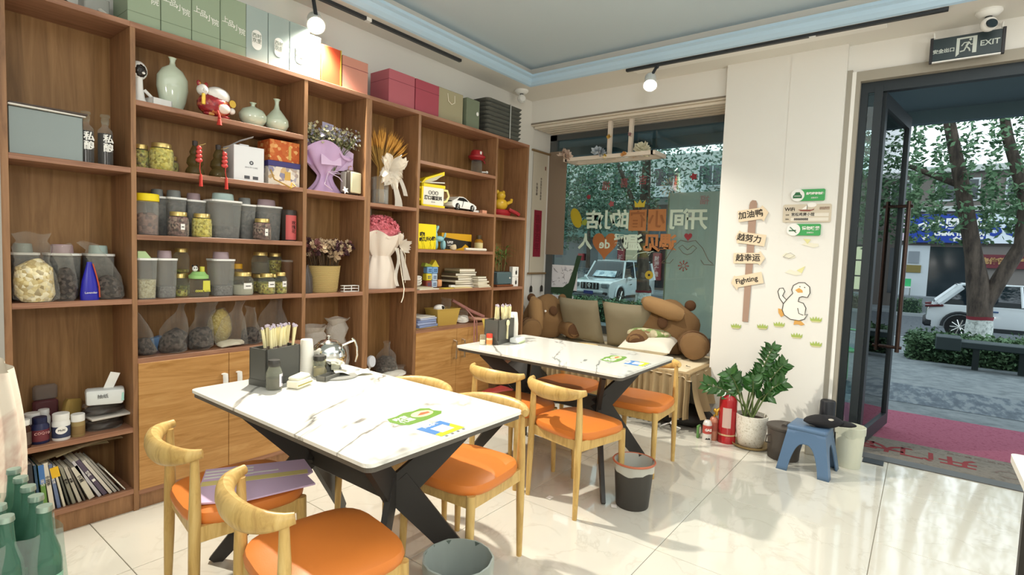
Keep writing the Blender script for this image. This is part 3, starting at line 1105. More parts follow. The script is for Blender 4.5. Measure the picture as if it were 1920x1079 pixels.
part('label_patch', B().poly([(0.022 * math.cos(2 * PI * k / 20), 0.018 * math.sin(2 * PI * k / 20)) for k in range(20)], 0.001, Matrix.Translation((-0.006, -0.0345, 0.05)) @ Matrix.Rotation(R(90), 4, 'X')), WHITEM, t)
text('Multi', 0.013, INK, t, (-0.006, -0.0362, 0.05), FACE_Y)
pill_bottle('small gold-labelled white bottle, rightmost of the pill bottles', 0.733, 0.05, 0.428, 0.027, 0.105, mat('gold_body', '#a08a5a', 0.45), WHITEP, mat('gold_label', '#8f7448', 0.5), cap=0.28, neck=0.92)
t = thing('tea_pouch', 'tall maroon tea pouch with a clear top at the back of the pill shelf', 'pouch', (0.655, 0.245, 0.428))
part('pouch', B().box((0, 0, 0.075), (0.095, 0.035, 0.15), bev=0.01), mat('maroon_foil', '#5a3235', 0.4), t)
part('window', B().box((0, 0, 0.185), (0.092, 0.03, 0.075), bev=0.01), clear('smoky_film', '#8a7f78', 0.45, 0.2), t)
text('花茶', 0.016, mat('pale_print', '#c9a8a0', 0.7), t, (0, -0.019, 0.09), FACE_Y)
t = thing('kraft_pouch', 'crumpled gold kraft pouch behind the small gold-labelled bottle', 'pouch', (0.738, 0.19, 0.428), R(15))
part('pouch', B().box((0, 0, 0.075), (0.075, 0.05, 0.15), (0, R(8), 0), bev=0.012).jiggle(0.012, 18), mat('kraft_gold', '#a5894a', 0.5), t)
film_bag('flat dark vacuum bag, lowest of the pile beside the pill bottles', 0.850, 0.11, 0.428, 0.17, 0.14, 0.055, mat('dark_pack', '#3a322d', 0.4), 0.9, 0, 0.45, name='vacuum_bag', group=None)
t = solo('tablet_case', B().box((0, 0, 0.006), (0.17, 0.13, 0.012), bev=0.003), mat('case_white', '#cfcac2', 0.4), 'pale flat tablet case lying between dark vacuum bags', 'case', (0.862, 0.10, 0.486), R(4))
film_bag('shiny dark vacuum bag on top of the pale tablet case', 0.852, 0.11, 0.500, 0.18, 0.13, 0.05, mat('dark_pack', '#3a322d', 0.4), 0.9, 0, 0.45, name='vacuum_bag')
t = thing('tissue_packet', 'white soft tissue packet with a tissue pulled out, on dark bags', 'tissue', (0.850, 0.085, 0.552), R(-14))
part('packet', B().box((0, 0, 0.038), (0.155, 0.09, 0.075), bev=0.015, seg=2).jiggle(0.008, 18), mat('tissue_wrap', '#e2e6e4', 0.5), t)
part('pulled_tissue', B().poly([(-0.02, 0), (0.02, 0), (0.05, 0.075), (0.012, 0.085)], 0.004, Matrix.Translation((0.01, 0, 0.07)) @ Matrix.Rotation(R(90), 4, 'X')), WHITEM, t)
part('mint_patch', B().box((0.055, -0.0455, 0.036), (0.035, 0.002, 0.04)), mat('mint', '#a9d8cf', 0.6), t)
text('抽纸', 0.022, INK, t, (-0.01, -0.0465, 0.045), FACE_Y)

# leaning books, bottom left: (base x, thickness, height, lean deg, depth, colour, words on the spine, description)
BOOKS = [
    (0.545, 0.030, 0.235, 3, 0.17, '#3b3c40', '', 'thick charcoal folder, leftmost of the leaning books'),
    (0.580, 0.012, 0.225, 4, 0.16, '#34536f', '', 'slim dark blue book next to the charcoal folder'),
    (0.596, 0.020, 0.220, 4, 0.16, '#6e9a4c', '童话', 'book with blue and green spine among the leaning books'),
    (0.620, 0.020, 0.225, 6, 0.16, '#e5dfcf', '中国 茶', 'cream book with black title beside the green spine'),
    (0.645, 0.016, 0.215, 8, 0.15, '#6d7ea3', '茶道', 'blue-grey book left of the yellow page marker'),
    (0.666, 0.012, 0.205, 10, 0.15, '#d9d2bd', '', 'cream book with a yellow page marker sticking out'),
    (0.684, 0.010, 0.195, 12, 0.14, '#57584f', '', 'thin dark olive book right of the yellow marker'),
    (0.700, 0.016, 0.190, 14, 0.14, '#8d8b7c', '养生', 'grey-green book in the middle of the leaning row'),
    (0.722, 0.016, 0.190, 16, 0.14, '#bab4a6', '本草', 'pale grey book in the middle of the leaning row'),
    (0.743, 0.010, 0.185, 18, 0.14, '#6a645c', '', 'thin brown-grey book before the wide cream volume'),
    (0.762, 0.026, 0.185, 21, 0.15, '#d6d0c0', '文集', 'wide cream volume in the middle of the leaning row'),
    (0.800, 0.015, 0.225, 27, 0.15, '#c4c2c6', '', 'pale grey book left of the dark purple one'),
    (0.818, 0.020, 0.225, 28, 0.15, '#5b5063', '经典', 'dark purple book with a white square mark'),
    (0.843, 0.016, 0.220, 29, 0.15, '#d2ccc0', '', 'cream book right of the dark purple one'),
    (0.863, 0.014, 0.220, 30, 0.15, '#a8a49c', '', 'grey book, second last of the steep leaning ones'),
    (0.881, 0.010, 0.215, 31, 0.15, '#8f8a84', '', 'thin grey book, last of the steep leaning group'),
    (0.905, 0.008, 0.150, 33, 0.12, '#eae6da', '', 'thin white booklet at the right end of the leaning row'),
]
for x, th, h, ln, dp, c, w, lab in BOOKS:
    t = thing('book', lab, 'book', (x + th * 0.5, 0.02, 0.115 + th * 0.5 * math.sin(R(ln))), (0, R(-ln), 0), 'leaning books at the bottom left')
    cm = mat('cover_' + c[1:], c, 0.55)
    b = B()
    b.lo(-th / 2, -th / 2 + 0.0016, 0, dp, 0, h).lo(th / 2 - 0.0016, th / 2, 0, dp, 0, h).lo(-th / 2, th / 2, 0, 0.002, 0, h)
    part('cover', b, cm, t, smooth=False)
    part('pages', B().lo(-th / 2 + 0.0016, th / 2 - 0.0016, 0.002, dp - 0.004, 0.003, h - 0.003), PAPERW, t, smooth=False)
    if w:
        text('\n'.join(w.replace(' ', '')), min(0.02, th * 0.8), INK if c > '#8' else WHITEM, t, (0, -0.0008, h * 0.62), FACE_Y)
    if 'marker' in lab and 'sticking' in lab:
        part('page_marker', B().box((-0.002, -0.002, h - 0.03), (0.03, 0.002, 0.05)), mat('marker_yellow', '#f0c02c', 0.6), t, smooth=False)
    if 'green spine' in lab and 'blue' in lab:
        part('blue_band', B().lo(-th / 2, th / 2, -0.0006, 0.0004, h * 0.6, h), mat('sky_blue', '#4f7fc0', 0.6), t, smooth=False)
    if 'square mark' in lab:
        part('white_mark', B().lo(-0.006, 0.006, -0.0006, 0.0004, h * 0.4, h * 0.46), WHITEM, t, smooth=False)
for k, (dx, c, lab, z) in enumerate(((0.715, '#a2916d', 'brown envelope lying across the leaning books', 0.348), (0.77, '#c4b48e', 'tan card folder lying on top of the brown envelope', 0.356))):
    solo('envelope', B().grid(10, 2, lambda u, v: (-0.13 + 0.26 * u, -0.10 + 0.17 * v, 0.028 * math.sin(u * 2.2))).grid(10, 2, lambda u, v: (-0.13 + 0.26 * u, -0.10 + 0.17 * v, 0.003 + 0.028 * math.sin(u * 2.2))), mat('env_%d' % k, c, 0.8), lab, 'envelope', (dx, 0.12, z), R(3 * k))
# floral cloth hanging at the left edge, before the pier
clothm = marble('floral_cloth', '#e0d5c3', '#b98f80', scale=3.0, rough=0.95, amount=0.6, width=0.05, coat=0.0)


def drape(u, v):
    a = PI * 1.25 * u - 0.5
    r = 0.19 + 0.012 * math.sin(u * 40) + 0.05 * v
    return (r * 0.65 * math.sin(a) + 0.02 * math.sin(v * 5), -r * math.cos(a) * 0.6, 0.92 * (1 - v) + 0.006 - 0.05 * (1 - v) * math.sin(a + 0.6))


solo('draped_cloth', B().grid(60, 16, drape), clothm, 'cream floral cloth draped over a stand at the left edge of the picture', 'cloth', (0.30, -0.45, 0))

# ---------------------------------------------------------------- wide bookcase, vase shelf
CELADON = mat('celadon_glaze', '#c3cfba', 0.12, spec=0.6, coat=0.6)
t = thing('robot_figure', 'white humanoid toy with a black face and a cupped tray', 'figurine', (1.005, 0.10, Z0), R(10))
part('body', B().lathe([(0, 0), (0.036, 0), (0.038, 0.01), (0.028, 0.03), (0.020, 0.08), (0.018, 0.13), (0, 0.135)], seg=16), WHITEP, t)
part('head', B().ball((0, 0, 0.165), (0.040, 0.032, 0.046)), WHITEP, t)
part('face', B().ball((0.0, -0.008, 0.163), (0.033, 0.028, 0.037)), mat('visor_black', '#26211f', 0.2), t)
part('tray', open_box(B(), 0.095, 0.07, 0.045).move(Matrix.Translation((0.090, -0.01, 0.0))), WHITEP, t, smooth=False)
part('arm', B().tube([(0.022, -0.01, 0.075), (0.045, -0.02, 0.05), (0.07, -0.02, 0.03)], 0.008), WHITEP, t)
part('painted_glint', B().ball((0.006, -0.035, 0.150), (0.008, 0.003, 0.006)), WHITEM, t)  # white bead painted in as the highlight on the visor
solo('vase', B().lathe([(0, 0), (0.040, 0), (0.046, 0.006), (0.065, 0.06), (0.077, 0.12), (0.075, 0.175), (0.052, 0.215), (0.017, 0.238), (0.012, 0.255), (0.016, 0.272), (0.021, 0.278), (0.012, 0.276), (0.008, 0.255)], seg=30, sy=0.62), CELADON, 'tall oval pale green vase, largest of the three vases', 'vase', (1.165, 0.12, Z0), R(8))
solo('vase', B().lathe([(0, 0), (0.040, 0), (0.046, 0.004), (0.075, 0.045), (0.078, 0.07), (0.060, 0.10), (0.020, 0.117), (0.011, 0.123), (0.011, 0.133), (0.020, 0.142), (0.012, 0.141), (0.007, 0.128)], seg=30, sy=0.8), CELADON, 'squat round pale green vase with a short neck', 'vase', (1.573, 0.09, Z0))
solo('vase', B().lathe([(0, 0), (0.040, 0), (0.046, 0.004), (0.070, 0.045), (0.067, 0.075), (0.043, 0.108), (0.018, 0.138), (0.011, 0.165), (0.013, 0.185), (0.021, 0.197), (0.013, 0.195), (0.007, 0.17)], seg=30, sy=0.9), CELADON, 'pear-shaped pale green vase at the right of the vase shelf', 'vase', (1.717, 0.09, Z0))
t = thing('lucky_figurine', 'red and white good-luck pig figurine with gold tags and a red tassel', 'figurine', (1.345, 0.055, Z0), R(12))
PIGR = speckle('red_enamel', ['#8e1e24', '#9c262c', '#7e1a20', '#a43032', '#c8904c'], 60, 0.25, 0.1)
part('body', B().ball((0, 0, 0.066), (0.094, 0.058, 0.064)), PIGR, t)
part('belly', B().ball((0.02, -0.038, 0.055), (0.045, 0.024, 0.030)), mat('belly_white', '#d9d0c6', 0.3), t)
part('back', B().ball((0.012, -0.008, 0.122), (0.068, 0.05, 0.046)), mat('glaze_white', '#e6e2dc', 0.15, coat=0.5), t)
part('head', B().ball((-0.075, -0.01, 0.13), (0.028, 0.03, 0.03)).ball((-0.078, -0.036, 0.125), (0.012, 0.01, 0.010)), mat('glaze_white', ''), t)
part('ear', B().ball((-0.092, -0.008, 0.158), (0.012, 0.008, 0.018), rot=(0, R(-20), 0)), PIGR, t)
part('ear', B().ball((-0.055, -0.008, 0.158), (0.012, 0.008, 0.018), rot=(0, R(20), 0)), PIGR, t)
part('gold_tag', B().box((-0.088, -0.038, 0.078), (0.020, 0.005, 0.058), bev=0.004), mat('gold_tag', '#d8b24a', 0.35, 0.5), t)
part('paw', B().ball((0.082, -0.03, 0.055), 0.018), mat('glaze_white', ''), t)
part('coin', B().lathe([(0, -0.004), (0.02, -0.004), (0.02, 0.004), (0, 0.004)], seg=16, mtx=Matrix.Rotation(R(90), 4, 'X')).move(Matrix.Translation((0.085, -0.03, 0.095))), mat('gold_tag', ''), t)
part('foot', B().ball((-0.045, -0.02, 0.012), (0.03, 0.025, 0.012)).ball((0.045, -0.02, 0.012), (0.03, 0.025, 0.012)), PIGR, t)
part('tassel', B().tube([(-0.022, -0.058, 0.03), (-0.022, -0.070, 0.006), (-0.022, -0.071, -0.010)], [0.004, 0.006, 0.008], 8).lathe([(0.007, -0.012), (0.013, -0.045), (0, -0.045)], (-0.022, -0.071, 0), 12), mat('tassel_red', '#c0392f', 0.8), t)

# ---------------------------------------------------------------- tea and box shelf
jar('wide gold-lidded jar of yellow-green herbs, largest on its shelf', 1.100, 0.085, Z1, 0.056, 0.140, GOLD, GOLDH, 0.92)
jar('gold-lidded jar of greenish herbs in the left corner of the box shelf', 1.022, 0.13, Z1, 0.040, 0.125, GOLD, HERBS, 0.9)
jar('small dark jar half hidden behind the wide jar of herbs', 1.175, 0.17, Z1, 0.036, 0.095, GOLD, HERBS, 0.8)
OLIVEG = clear('olive_glass', '#7a6a40', 0.35, 0.05, '#a8976a')
for k, (x, lab) in enumerate(((1.247, 'gourd-shaped glass bottle with red coin string, left of the pair'), (1.365, 'gourd-shaped glass bottle with red coin string, next to the white box'))):
    t = thing('gourd_bottle', lab, 'bottle', (x, 0.055, Z1), 0, 'gourd bottles')
    part('glass', B().lathe([(0, 0), (0.040, 0), (0.045, 0.012), (0.040, 0.03), (0.030, 0.045), (0.040, 0.06), (0.036, 0.085), (0.022, 0.105), (0.026, 0.12), (0.018, 0.14), (0.010, 0.155)], seg=18), OLIVEG, t)
    part('stopper', B().lathe([(0.010, 0.15), (0.013, 0.16), (0.013, 0.178), (0, 0.182)], seg=12), mat('stopper_dark', '#3a3230', 0.5), t)
    part('wire', B().tube([(0.012, -0.01, 0.158), (0.03, -0.02, 0.163), (0.045, -0.02, 0.172)], 0.0018, 6), GOLD, t)
    b = B()
    for q, r in ((0.138, 0.013), (0.118, 0.015), (0.097, 0.016), (0.075, 0.018)):
        b.ball((0.012 * k, -0.050, q - 0.01 * k), (r, 0.009, 0.0125))
    part('coin_string', b, mat('charm_red', '#c2403c', 0.35), t)
    part('cord', B().tube([(0.004 + 0.012 * k, -0.02, 0.15), (0.008 + 0.012 * k, -0.052, 0.12), (0.012 * k, -0.058, 0.03), (0.004 + 0.012 * k, -0.060, 0.0)], 0.0022, 6), mat('tassel_red', ''), t)
    part('tassel', B().lathe([(0.003, 0.004), (0.0065, -0.006), (0.009, -0.062), (0, -0.062)], (0.004 + 0.012 * k, -0.0615, 0.0), 10), mat('tassel_red', ''), t)
t = thing('gift_box', 'white carton with a small round emblem and an opened flap', 'box', (1.525, 0.10, Z1), R(-3))
part('carton', B().box((0, 0, 0.098), (0.168, 0.15, 0.196), bev=0.002), mat('carton_white', '#e9eaec', 0.5), t, smooth=False)
part('flap', B().tube([(-0.075, 0.02, 0.194), (-0.02, 0.0, 0.232), (0.045, -0.02, 0.262)], [(0.03, 0.0015)] * 3, 6), mat('carton_white', ''), t)
part('tab', B().box((0.0, 0.0, 0.205), (0.05, 0.02, 0.018)), mat('carton_white', ''), t, smooth=False)
part('emblem', B().lathe([(0.0115, 0), (0.0115, 0.001), (0.005, 0.001), (0.005, 0)], seg=16, mtx=Matrix.Rotation(R(90), 4, 'X')).move(Matrix.Translation((0.012, -0.0755, 0.105))), mat('emblem_grey', '#55565c', 0.6), t)
text('BEAUTY CARE', 0.011, mat('print_grey', '#b0b0b4', 0.7), t, (0.012, -0.0762, 0.078), FACE_Y)
part('print_block', B().box((-0.012, -0.0755, 0.022), (0.03, 0.001, 0.018)).box((0.035, -0.0755, 0.022), (0.03, 0.001, 0.018)), mat('emblem_grey', ''), t, smooth=False)
ORNG = speckle('orange_pattern_paper', ['#c05a22', '#c8632a', '#b9521f', '#cf7a3a', '#e8b674'], 55, 0.7, 0.0)
BLUEP = speckle('white_floral_paper', ['#e6ddd0', '#e9e2d6', '#e2d6c6', '#8b8aa8', '#d9b77a'], 40, 0.7, 0.0)
t = thing('gift_box', 'white gift box with blue floral print and navy lid under the orange one', 'box', (1.738, 0.105, Z1), R(-4))
part('carton', B().box((0, 0, 0.055), (0.190, 0.16, 0.110), bev=0.002), BLUEP, t, smooth=False)
part('lid_band', B().box((0, 0, 0.126), (0.196, 0.166, 0.032), bev=0.002), mat('navy_lid', '#3e3a76', 0.5), t, smooth=False)
part('ribbon', B().tube([(-0.085, -0.086, 0.085), (-0.07, -0.10, 0.03), (-0.01, -0.12, 0.002), (0.02, -0.125, -0.012), (0.05, -0.118, 0.004), (0.03, -0.112, 0.02), (0.02, -0.118, -0.018)], [(0.007, 0.0025)] * 7, 6), mat('gold_ribbon', '#cfa95a', 0.5), t)
part('print_block', B().box((0.02, -0.081, 0.06), (0.035, 0.002, 0.05)), mat('gold_ribbon', ''), t, smooth=False)
t = thing('gift_box', 'orange patterned gift box stacked on the navy-lidded one', 'box', (1.742, 0.11, Z1 + 0.1425), R(-2))
part('carton', B().box((0, 0, 0.062), (0.185, 0.155, 0.124), bev=0.002), ORNG, t, smooth=False)
part('title_strip', B().box((0.03, -0.0785, 0.055), (0.016, 0.002, 0.08)), mat('gold_ribbon', ''), t, smooth=False)

# ---------------------------------------------------------------- canister shelf
GC = 'grain boxes on the upper jar shelf'
CAPS = {'grey': mat('cap_grey', '#8a8f8e', 0.5), 'mint': mat('cap_mint', '#a8c0bc', 0.5), 'pink': mat('cap_pink', '#a8949a', 0.5), 'lime': mat('cap_lime', '#b8d09a', 0.5)}
t = thing('plastic_jar', 'tall clear jar with a bright yellow screw lid, dried mushrooms inside', 'jar', (1.030, 0.075, Z2))
part('body', B().lathe([(0, 0), (0.046, 0), (0.050, 0.006), (0.050, 0.16), (0.046, 0.172)], seg=22), clear('pet_plastic', '#dfe0da', 0.16, 0.1), t)
part('contents', B().lathe([(0, 0.003), (0.047, 0.004), (0.048, 0.10), (0.03, 0.112), (0, 0.105)], seg=22), BERRY, t)
part('lid', B().lathe([(0.050, 0.17), (0.053, 0.173), (0.053, 0.203), (0.050, 0.207), (0, 0.207)], seg=26), YELLOW, t)
canister('grain box behind the yellow-lidded jar', 1.118, 0.20, Z2, 0.075, 0.12, 0.245, CAPS['grey'], DARKF, 0.85, GC)
canister('grain box behind the jar of rose buds', 1.185, 0.165, Z2, 0.092, 0.12, 0.245, CAPS['grey'], DARKF, 0.9, GC)
canister('grain box behind the jar of yellow chrysanthemums', 1.283, 0.165, Z2, 0.092, 0.12, 0.240, CAPS['pink'], DARKF, 0.9, GC)
jar('gold-lidded jar of dark rose buds on the canister shelf, left one', 1.165, 0.052, Z2, 0.050, 0.127, GOLD, ROSEB, 0.92, tag=(0.02, 0.05, 0.03))
jar('gold-lidded jar of yellow chrysanthemums on the canister shelf', 1.280, 0.052, Z2, 0.050, 0.127, GOLD, GOLDH, 0.92)
canister('largest grain box with a pale mint cap, dark beans inside', 1.415, 0.11, Z2, 0.165, 0.14, 0.252, CAPS['mint'], DARKF, 0.34, GC)
canister('narrow grain box right of the mint-capped one', 1.556, 0.15, Z2, 0.090, 0.12, 0.242, CAPS['grey'], DARKF, 0.85, GC)
canister('wide grain box with a dusty pink cap behind a jar of rose buds', 1.688, 0.15, Z2, 0.155, 0.12, 0.245, CAPS['pink'], DARKF, 0.85, GC)
jar('gold-lidded jar of dark rose buds at the right of the canister shelf', 1.611, 0.05, Z2, 0.051, 0.124, GOLD, ROSEB, 0.92, tag=(0.018, 0.045, 0.04))
t = thing('tea_tin', 'coral red tea tin with a dark lid and vertical writing', 'tin', (1.793, 0.075, Z2))
part('tin', B().lathe([(0, 0), (0.041, 0), (0.042, 0.003), (0.042, 0.165), (0, 0.165)], seg=22), mat('tin_dark', '#3f3733', 0.35), t)
part('label', B().grid(14, 1, lambda u, v: (0.0428 * math.sin((u - 0.5) * 1.9 + 0.0), -0.0428 * math.cos((u - 0.5) * 1.9), 0.008 + 0.15 * v)), mat('coral', '#d0605f', 0.5), t)
part('lid', B().lathe([(0.043, 0.16), (0.043, 0.185), (0.040, 0.19), (0, 0.19)], seg=22), mat('tin_dark', ''), t)
text('玫\n瑰\n花', 0.026, INK, t, (0.006, -0.0436, 0.085), FACE_Y)

# ---------------------------------------------------------------- lower jar shelf
canister('tall grain box of pale beans with a light green spout cap', 1.020, 0.09, Z3, 0.090, 0.12, 0.245, CAPS['lime'], BEANS, 0.5, 'grain boxes on the lower jar shelf', True)
canister('tall grain box with a dusty pink cap beside the box of pale beans', 1.116, 0.10, Z3, 0.090, 0.12, 0.245, CAPS['pink'], RICEF, 0.3, 'grain boxes on the lower jar shelf')
jar('short glass jar under the stacked one, left of the panda bottle', 1.200, 0.12, Z3, 0.036, 0.122, GOLD, HERBS, 0.35)
jar('glass jar stacked at the back above the short jars', 1.238, 0.21, Z3 + 0.1235, 0.040, 0.135, GOLD, HERBS, 0.15)
jar('short glass jar at the back carrying the stacked jar', 1.238, 0.21, Z3, 0.042, 0.122, GOLD, HERBS, 0.5)
t = thing('panda_bottle', 'round glass bottle with green lid, panda stopper and yellow lettering', 'bottle', (1.266, 0.058, Z3))
part('glass', B().lathe([(0, 0), (0.046, 0), (0.052, 0.012), (0.053, 0.06), (0.044, 0.09), (0.036, 0.10)], seg=22), GLASSJ, t)
part('lid', B().lathe([(0.040, 0.098), (0.048, 0.10), (0.048, 0.116), (0.038, 0.124), (0.030, 0.136), (0, 0.136)], seg=22), mat('apple_green', '#9ccc7c', 0.4), t)
part('spout', B().lathe([(0.012, 0.13), (0.012, 0.163), (0, 0.165)], (0.018, 0, 0), 12), mat('spout_yellow', '#d6d050', 0.4), t)
part('panda', B().ball((-0.020, -0.005, 0.152), (0.014, 0.012, 0.016)), WHITEP, t)
part('panda_patch', B().ball((-0.026, -0.015, 0.156), 0.0035, 8, 6).ball((-0.016, -0.016, 0.156), 0.0035, 8, 6).ball((-0.031, -0.002, 0.168), 0.005, 8, 6).ball((-0.010, -0.002, 0.168), 0.005, 8, 6), BLACK, t)
part('leaf_print', B().box((0.02, -0.0525, 0.065), (0.035, 0.002, 0.05)).jiggle(0.004, 60), mat('spout_yellow', ''), t)
text('COOL BEAR', 0.014, mat('spout_yellow', ''), t, (0.0, -0.0545, 0.035), FACE_Y, bold=0.0006)
canister('tall grain box with a dusty pink cap in the middle of the lower jar shelf', 1.400, 0.10, Z3, 0.118, 0.12, 0.245, CAPS['pink'], RICEF, 0.28, 'grain boxes on the lower jar shelf')
jar('jar with an orange-yellow lid behind the clear white-labelled jar', 1.535, 0.20, Z3, 0.040, 0.175, mat('amber_lid', '#e0a92c', 0.45), BERRY, 0.5, lid_h=0.025)
jar('clear round jar with a white label, half full of pale sugar', 1.508, 0.065, Z3, 0.056, 0.132, GOLD, clear('pale_sugar', '#d8d4c8', 0.6, 0.5), 0.5, tag=(0.05, 0.055, 0.034))
jar('white-labelled jar of herbs left of the small labelled jar', 1.648, 0.062, Z3, 0.048, 0.124, GOLD, HERBS, 0.6, tag=(0.045, 0.06, 0.034))
jar('small white-labelled jar beside the ribbed cylinder', 1.736, 0.062, Z3, 0.036, 0.130, GOLD, HERBS, 0.6, tag=(0.03, 0.06, 0.034))
jar('lower back jar under the large stacked jar, right half of the shelf', 1.685, 0.21, Z3, 0.052, 0.112, GOLD, HERBS, 0.7)
jar('large stacked glass jar with gold lid at the back right', 1.685, 0.21, Z3 + 0.1135, 0.052, 0.135, GOLD, clear('haze_fill', '#9a9080', 0.3, 0.5), 0.6)
jar('lower back jar in the right corner of the lower jar shelf', 1.788, 0.225, Z3, 0.045, 0.112, GOLD, HERBS, 0.7)
jar('stacked jar of herbs in the back right corner', 1.788, 0.225, Z3 + 0.1135, 0.045, 0.130, GOLD, HERBS, 0.75)
t = thing('acrylic_cylinder', 'tall clear ribbed cylinder standing against the shelf divider', 'cylinder', (1.806, 0.115, Z3))
part('body', B().lathe([(0, 0), (0.033, 0), (0.034, 0.004), (0.034, 0.195)], seg=20), clear('brown_acrylic', '#8a6a50', 0.35, 0.15, '#d8c4b0'), t)
part('rim', B().lathe([(0.035, 0.192), (0.036, 0.203), (0, 0.204)], seg=20), clear('pet_plastic', ''), t)

# ---------------------------------------------------------------- bags on the cabinet top
film_bag('clear bag of dark tea leaning in the left corner above the oak doors', 1.022, 0.09, Z4, 0.10, 0.10, 0.255, DARKF, 0.34, -0.22, 0.22, group='bags of tea above the oak doors')
t = solo('milk_carton', B().box((0, 0, 0.035), (0.06, 0.05, 0.07), (0, R(-14), 0), bev=0.004), mat('carton_blue', '#7fa8d8', 0.5), 'small light blue carton lying behind the first tea bags', 'carton', (1.115, 0.20, Z4))
film_bag('clear bag of dark tea with a twisted neck rising to the shelf above', 1.150, 0.09, Z4, 0.14, 0.13, 0.268, DARKF, 0.45, 0.22, 0.14, group='bags of tea above the oak doors')
film_bag('clear bag of dark tea with a wide crumpled top, third from the left', 1.285, 0.09, Z4, 0.135, 0.13, 0.268, DARKF, 0.45, 0.16, 0.38, group='bags of tea above the oak doors', seedk=2)
CORN = speckle('pale_yellow_grain', ['#b7a255', '#d0bf72', '#c2ae60', '#dccf8e'], 110)
t = thing('grain_bag', 'plump bag of pale yellow grain behind the clear film', 'bag', (1.425, 0.165, Z4))
part('contents', B().ball((0, 0, 0.105), (0.062, 0.06, 0.105)).jiggle(0.01, 20), CORN, t)
part('film', B().ball((0, 0, 0.108), (0.068, 0.066, 0.108)).jiggle(0.012, 22), FILM, t)
film_bag('empty-looking clear bag with pale flour at its bottom', 1.437, 0.06, Z4, 0.17, 0.09, 0.262, mat('flour', '#d9d2bd', 0.9), 0.14, 0.22, 0.13)
film_bag('clear bag of dark tea with shiny folds, next to the straws', 1.568, 0.09, Z4, 0.115, 0.12, 0.215, DARKF, 0.42, -0.02, 0.26, group='bags of tea above the oak doors', seedk=4)
film_bag('large loose clear bag at the right end above the oak doors', 1.715, 0.13, Z4, 0.20, 0.15, 0.262, HERBS, 0.30, 0.12, 0.20, seedk=8)

# ---------------------------------------------------------------- flower builders
def stems(b, n, base, spread, h, r0, bend=0.3, rr=0.0016, seed=1):
    q = random.Random(seed)
    tips = []
    for k in range(n):
        a = q.random() * 2 * PI
        s = spread * math.sqrt(q.random())
        tip = Vector((base[0] + s * math.cos(a), base[1] + s * math.sin(a) * 0.55, base[2] + h * (0.8 + 0.25 * q.random())))
        p0 = Vector((base[0] + r0 * math.cos(a), base[1] + r0 * math.sin(a), base[2]))
        mid = (p0 + tip) / 2 + Vector((0, 0, 0.02))
        b.tube([p0, mid, tip], rr, 5)
        tips.append((tip, (tip - mid).normalized()))
    return tips


def petals(b, c, r, n, q, up=0.4):
    """small open blossom of n petals"""
    ax = Vector((q.uniform(-1, 1), q.uniform(-1.2, 0.2), q.uniform(0, 1))).normalized()
    x = ax.orthogonal().normalized()
    y = ax.cross(x)
    for k in range(n):
        a = 2 * PI * k / n + q.random() * 0.4
        d = x * math.cos(a) + y * math.sin(a)
        s = ax.cross(d)
        b.quad(c, c + d * r * 0.6 + s * r * 0.35 + ax * r * up * 0.5, c + d * r + ax * r * up, c + d * r * 0.6 - s * r * 0.35 + ax * r * up * 0.5)


def leaf_blade(b, p, d, l, w, curl=0.25, up=(0, 0, 1)):
    p, d = Vector(p), Vector(d).normalized()
    s = d.cross(Vector(up))
    if s.length < 1e-3:
        s = Vector((1, 0, 0))
    s.normalize()
    n = s.cross(d)
    pts = [(0, 0.12), (0.3, 0.9), (0.6, 0.8), (1, 0.02)]
    prev = None
    for t, ww in pts:
        c = p + d * l * t - n * curl * l * t * t
        a = b.bm.verts.new(c + s * w * ww * 0.5)
        m = b.bm.verts.new(c - n * w * 0.12)
        e = b.bm.verts.new(c - s * w * ww * 0.5)
        if prev:
            b.bm.faces.new((prev[0], a, m, prev[1]))
            b.bm.faces.new((prev[1], m, e, prev[2]))
        prev = (a, m, e)


STEM = mat('stem_green', '#6d7a4c', 0.8)
DRYS = mat('dry_stem', '#5d4a36', 0.9)

# lavender bouquet (bay C, shelf 1.708)
LAVP = mat('lavender_wrap', '#c9aad2', 0.7, bump=0.2, bscale=40)
t = thing('bouquet', 'dried bouquet wrapped in lilac paper with a thin cord bow', 'bouquet', (2.075, 0.13, 1.708))
b = B()


def wrapfn(u, v):
    a = 2 * PI * u
    r = 0.115 - 0.075 * math.sin(min(1, v / 0.42) * PI / 2) if v < 0.42 else 0.04 + 0.135 * ((v - 0.42) / 0.58) ** 0.8
    fl = 0.010 * math.sin(a * 7) * (1 if v < 0.42 else 0.4 + v)
    z = 0.285 * v + (0.045 * math.sin(a * 3 + 1.0) if v > 0.9 else 0)
    return ((r + fl) * math.cos(a) * 1.12, (r + fl) * math.sin(a) * 0.62, z + 0.001)


part('wrap', B().grid(56, 20, wrapfn), LAVP, t)
part('paper_fold', B().poly([(-0.075, 0), (0.075, 0.01), (0.085, 0.14), (-0.06, 0.16)], 0.003, Matrix.Translation((-0.01, -0.085, 0.175)) @ Matrix.Rotation(R(78), 4, 'X')), mat('lilac_fold', '#d8bcdc', 0.7), t)
part('paper_fold', B().poly([(-0.07, 0), (0.03, -0.02), (0.05, 0.16), (-0.05, 0.13)], 0.003, Matrix.Translation((-0.135, -0.02, 0.19)) @ Matrix.Rotation(R(80), 4, 'X') @ Matrix.Rotation(R(25), 4, 'Y')), LAVP, t)
part('paper_fold', B().poly([(-0.05, 0), (0.06, 0), (0.08, 0.12), (0.01, 0.17)], 0.003, Matrix.Translation((0.105, -0.05, 0.16)) @ Matrix.Rotation(R(78), 4, 'X') @ Matrix.Rotation(R(-25), 4, 'Y')), mat('lilac_fold', ''), t)
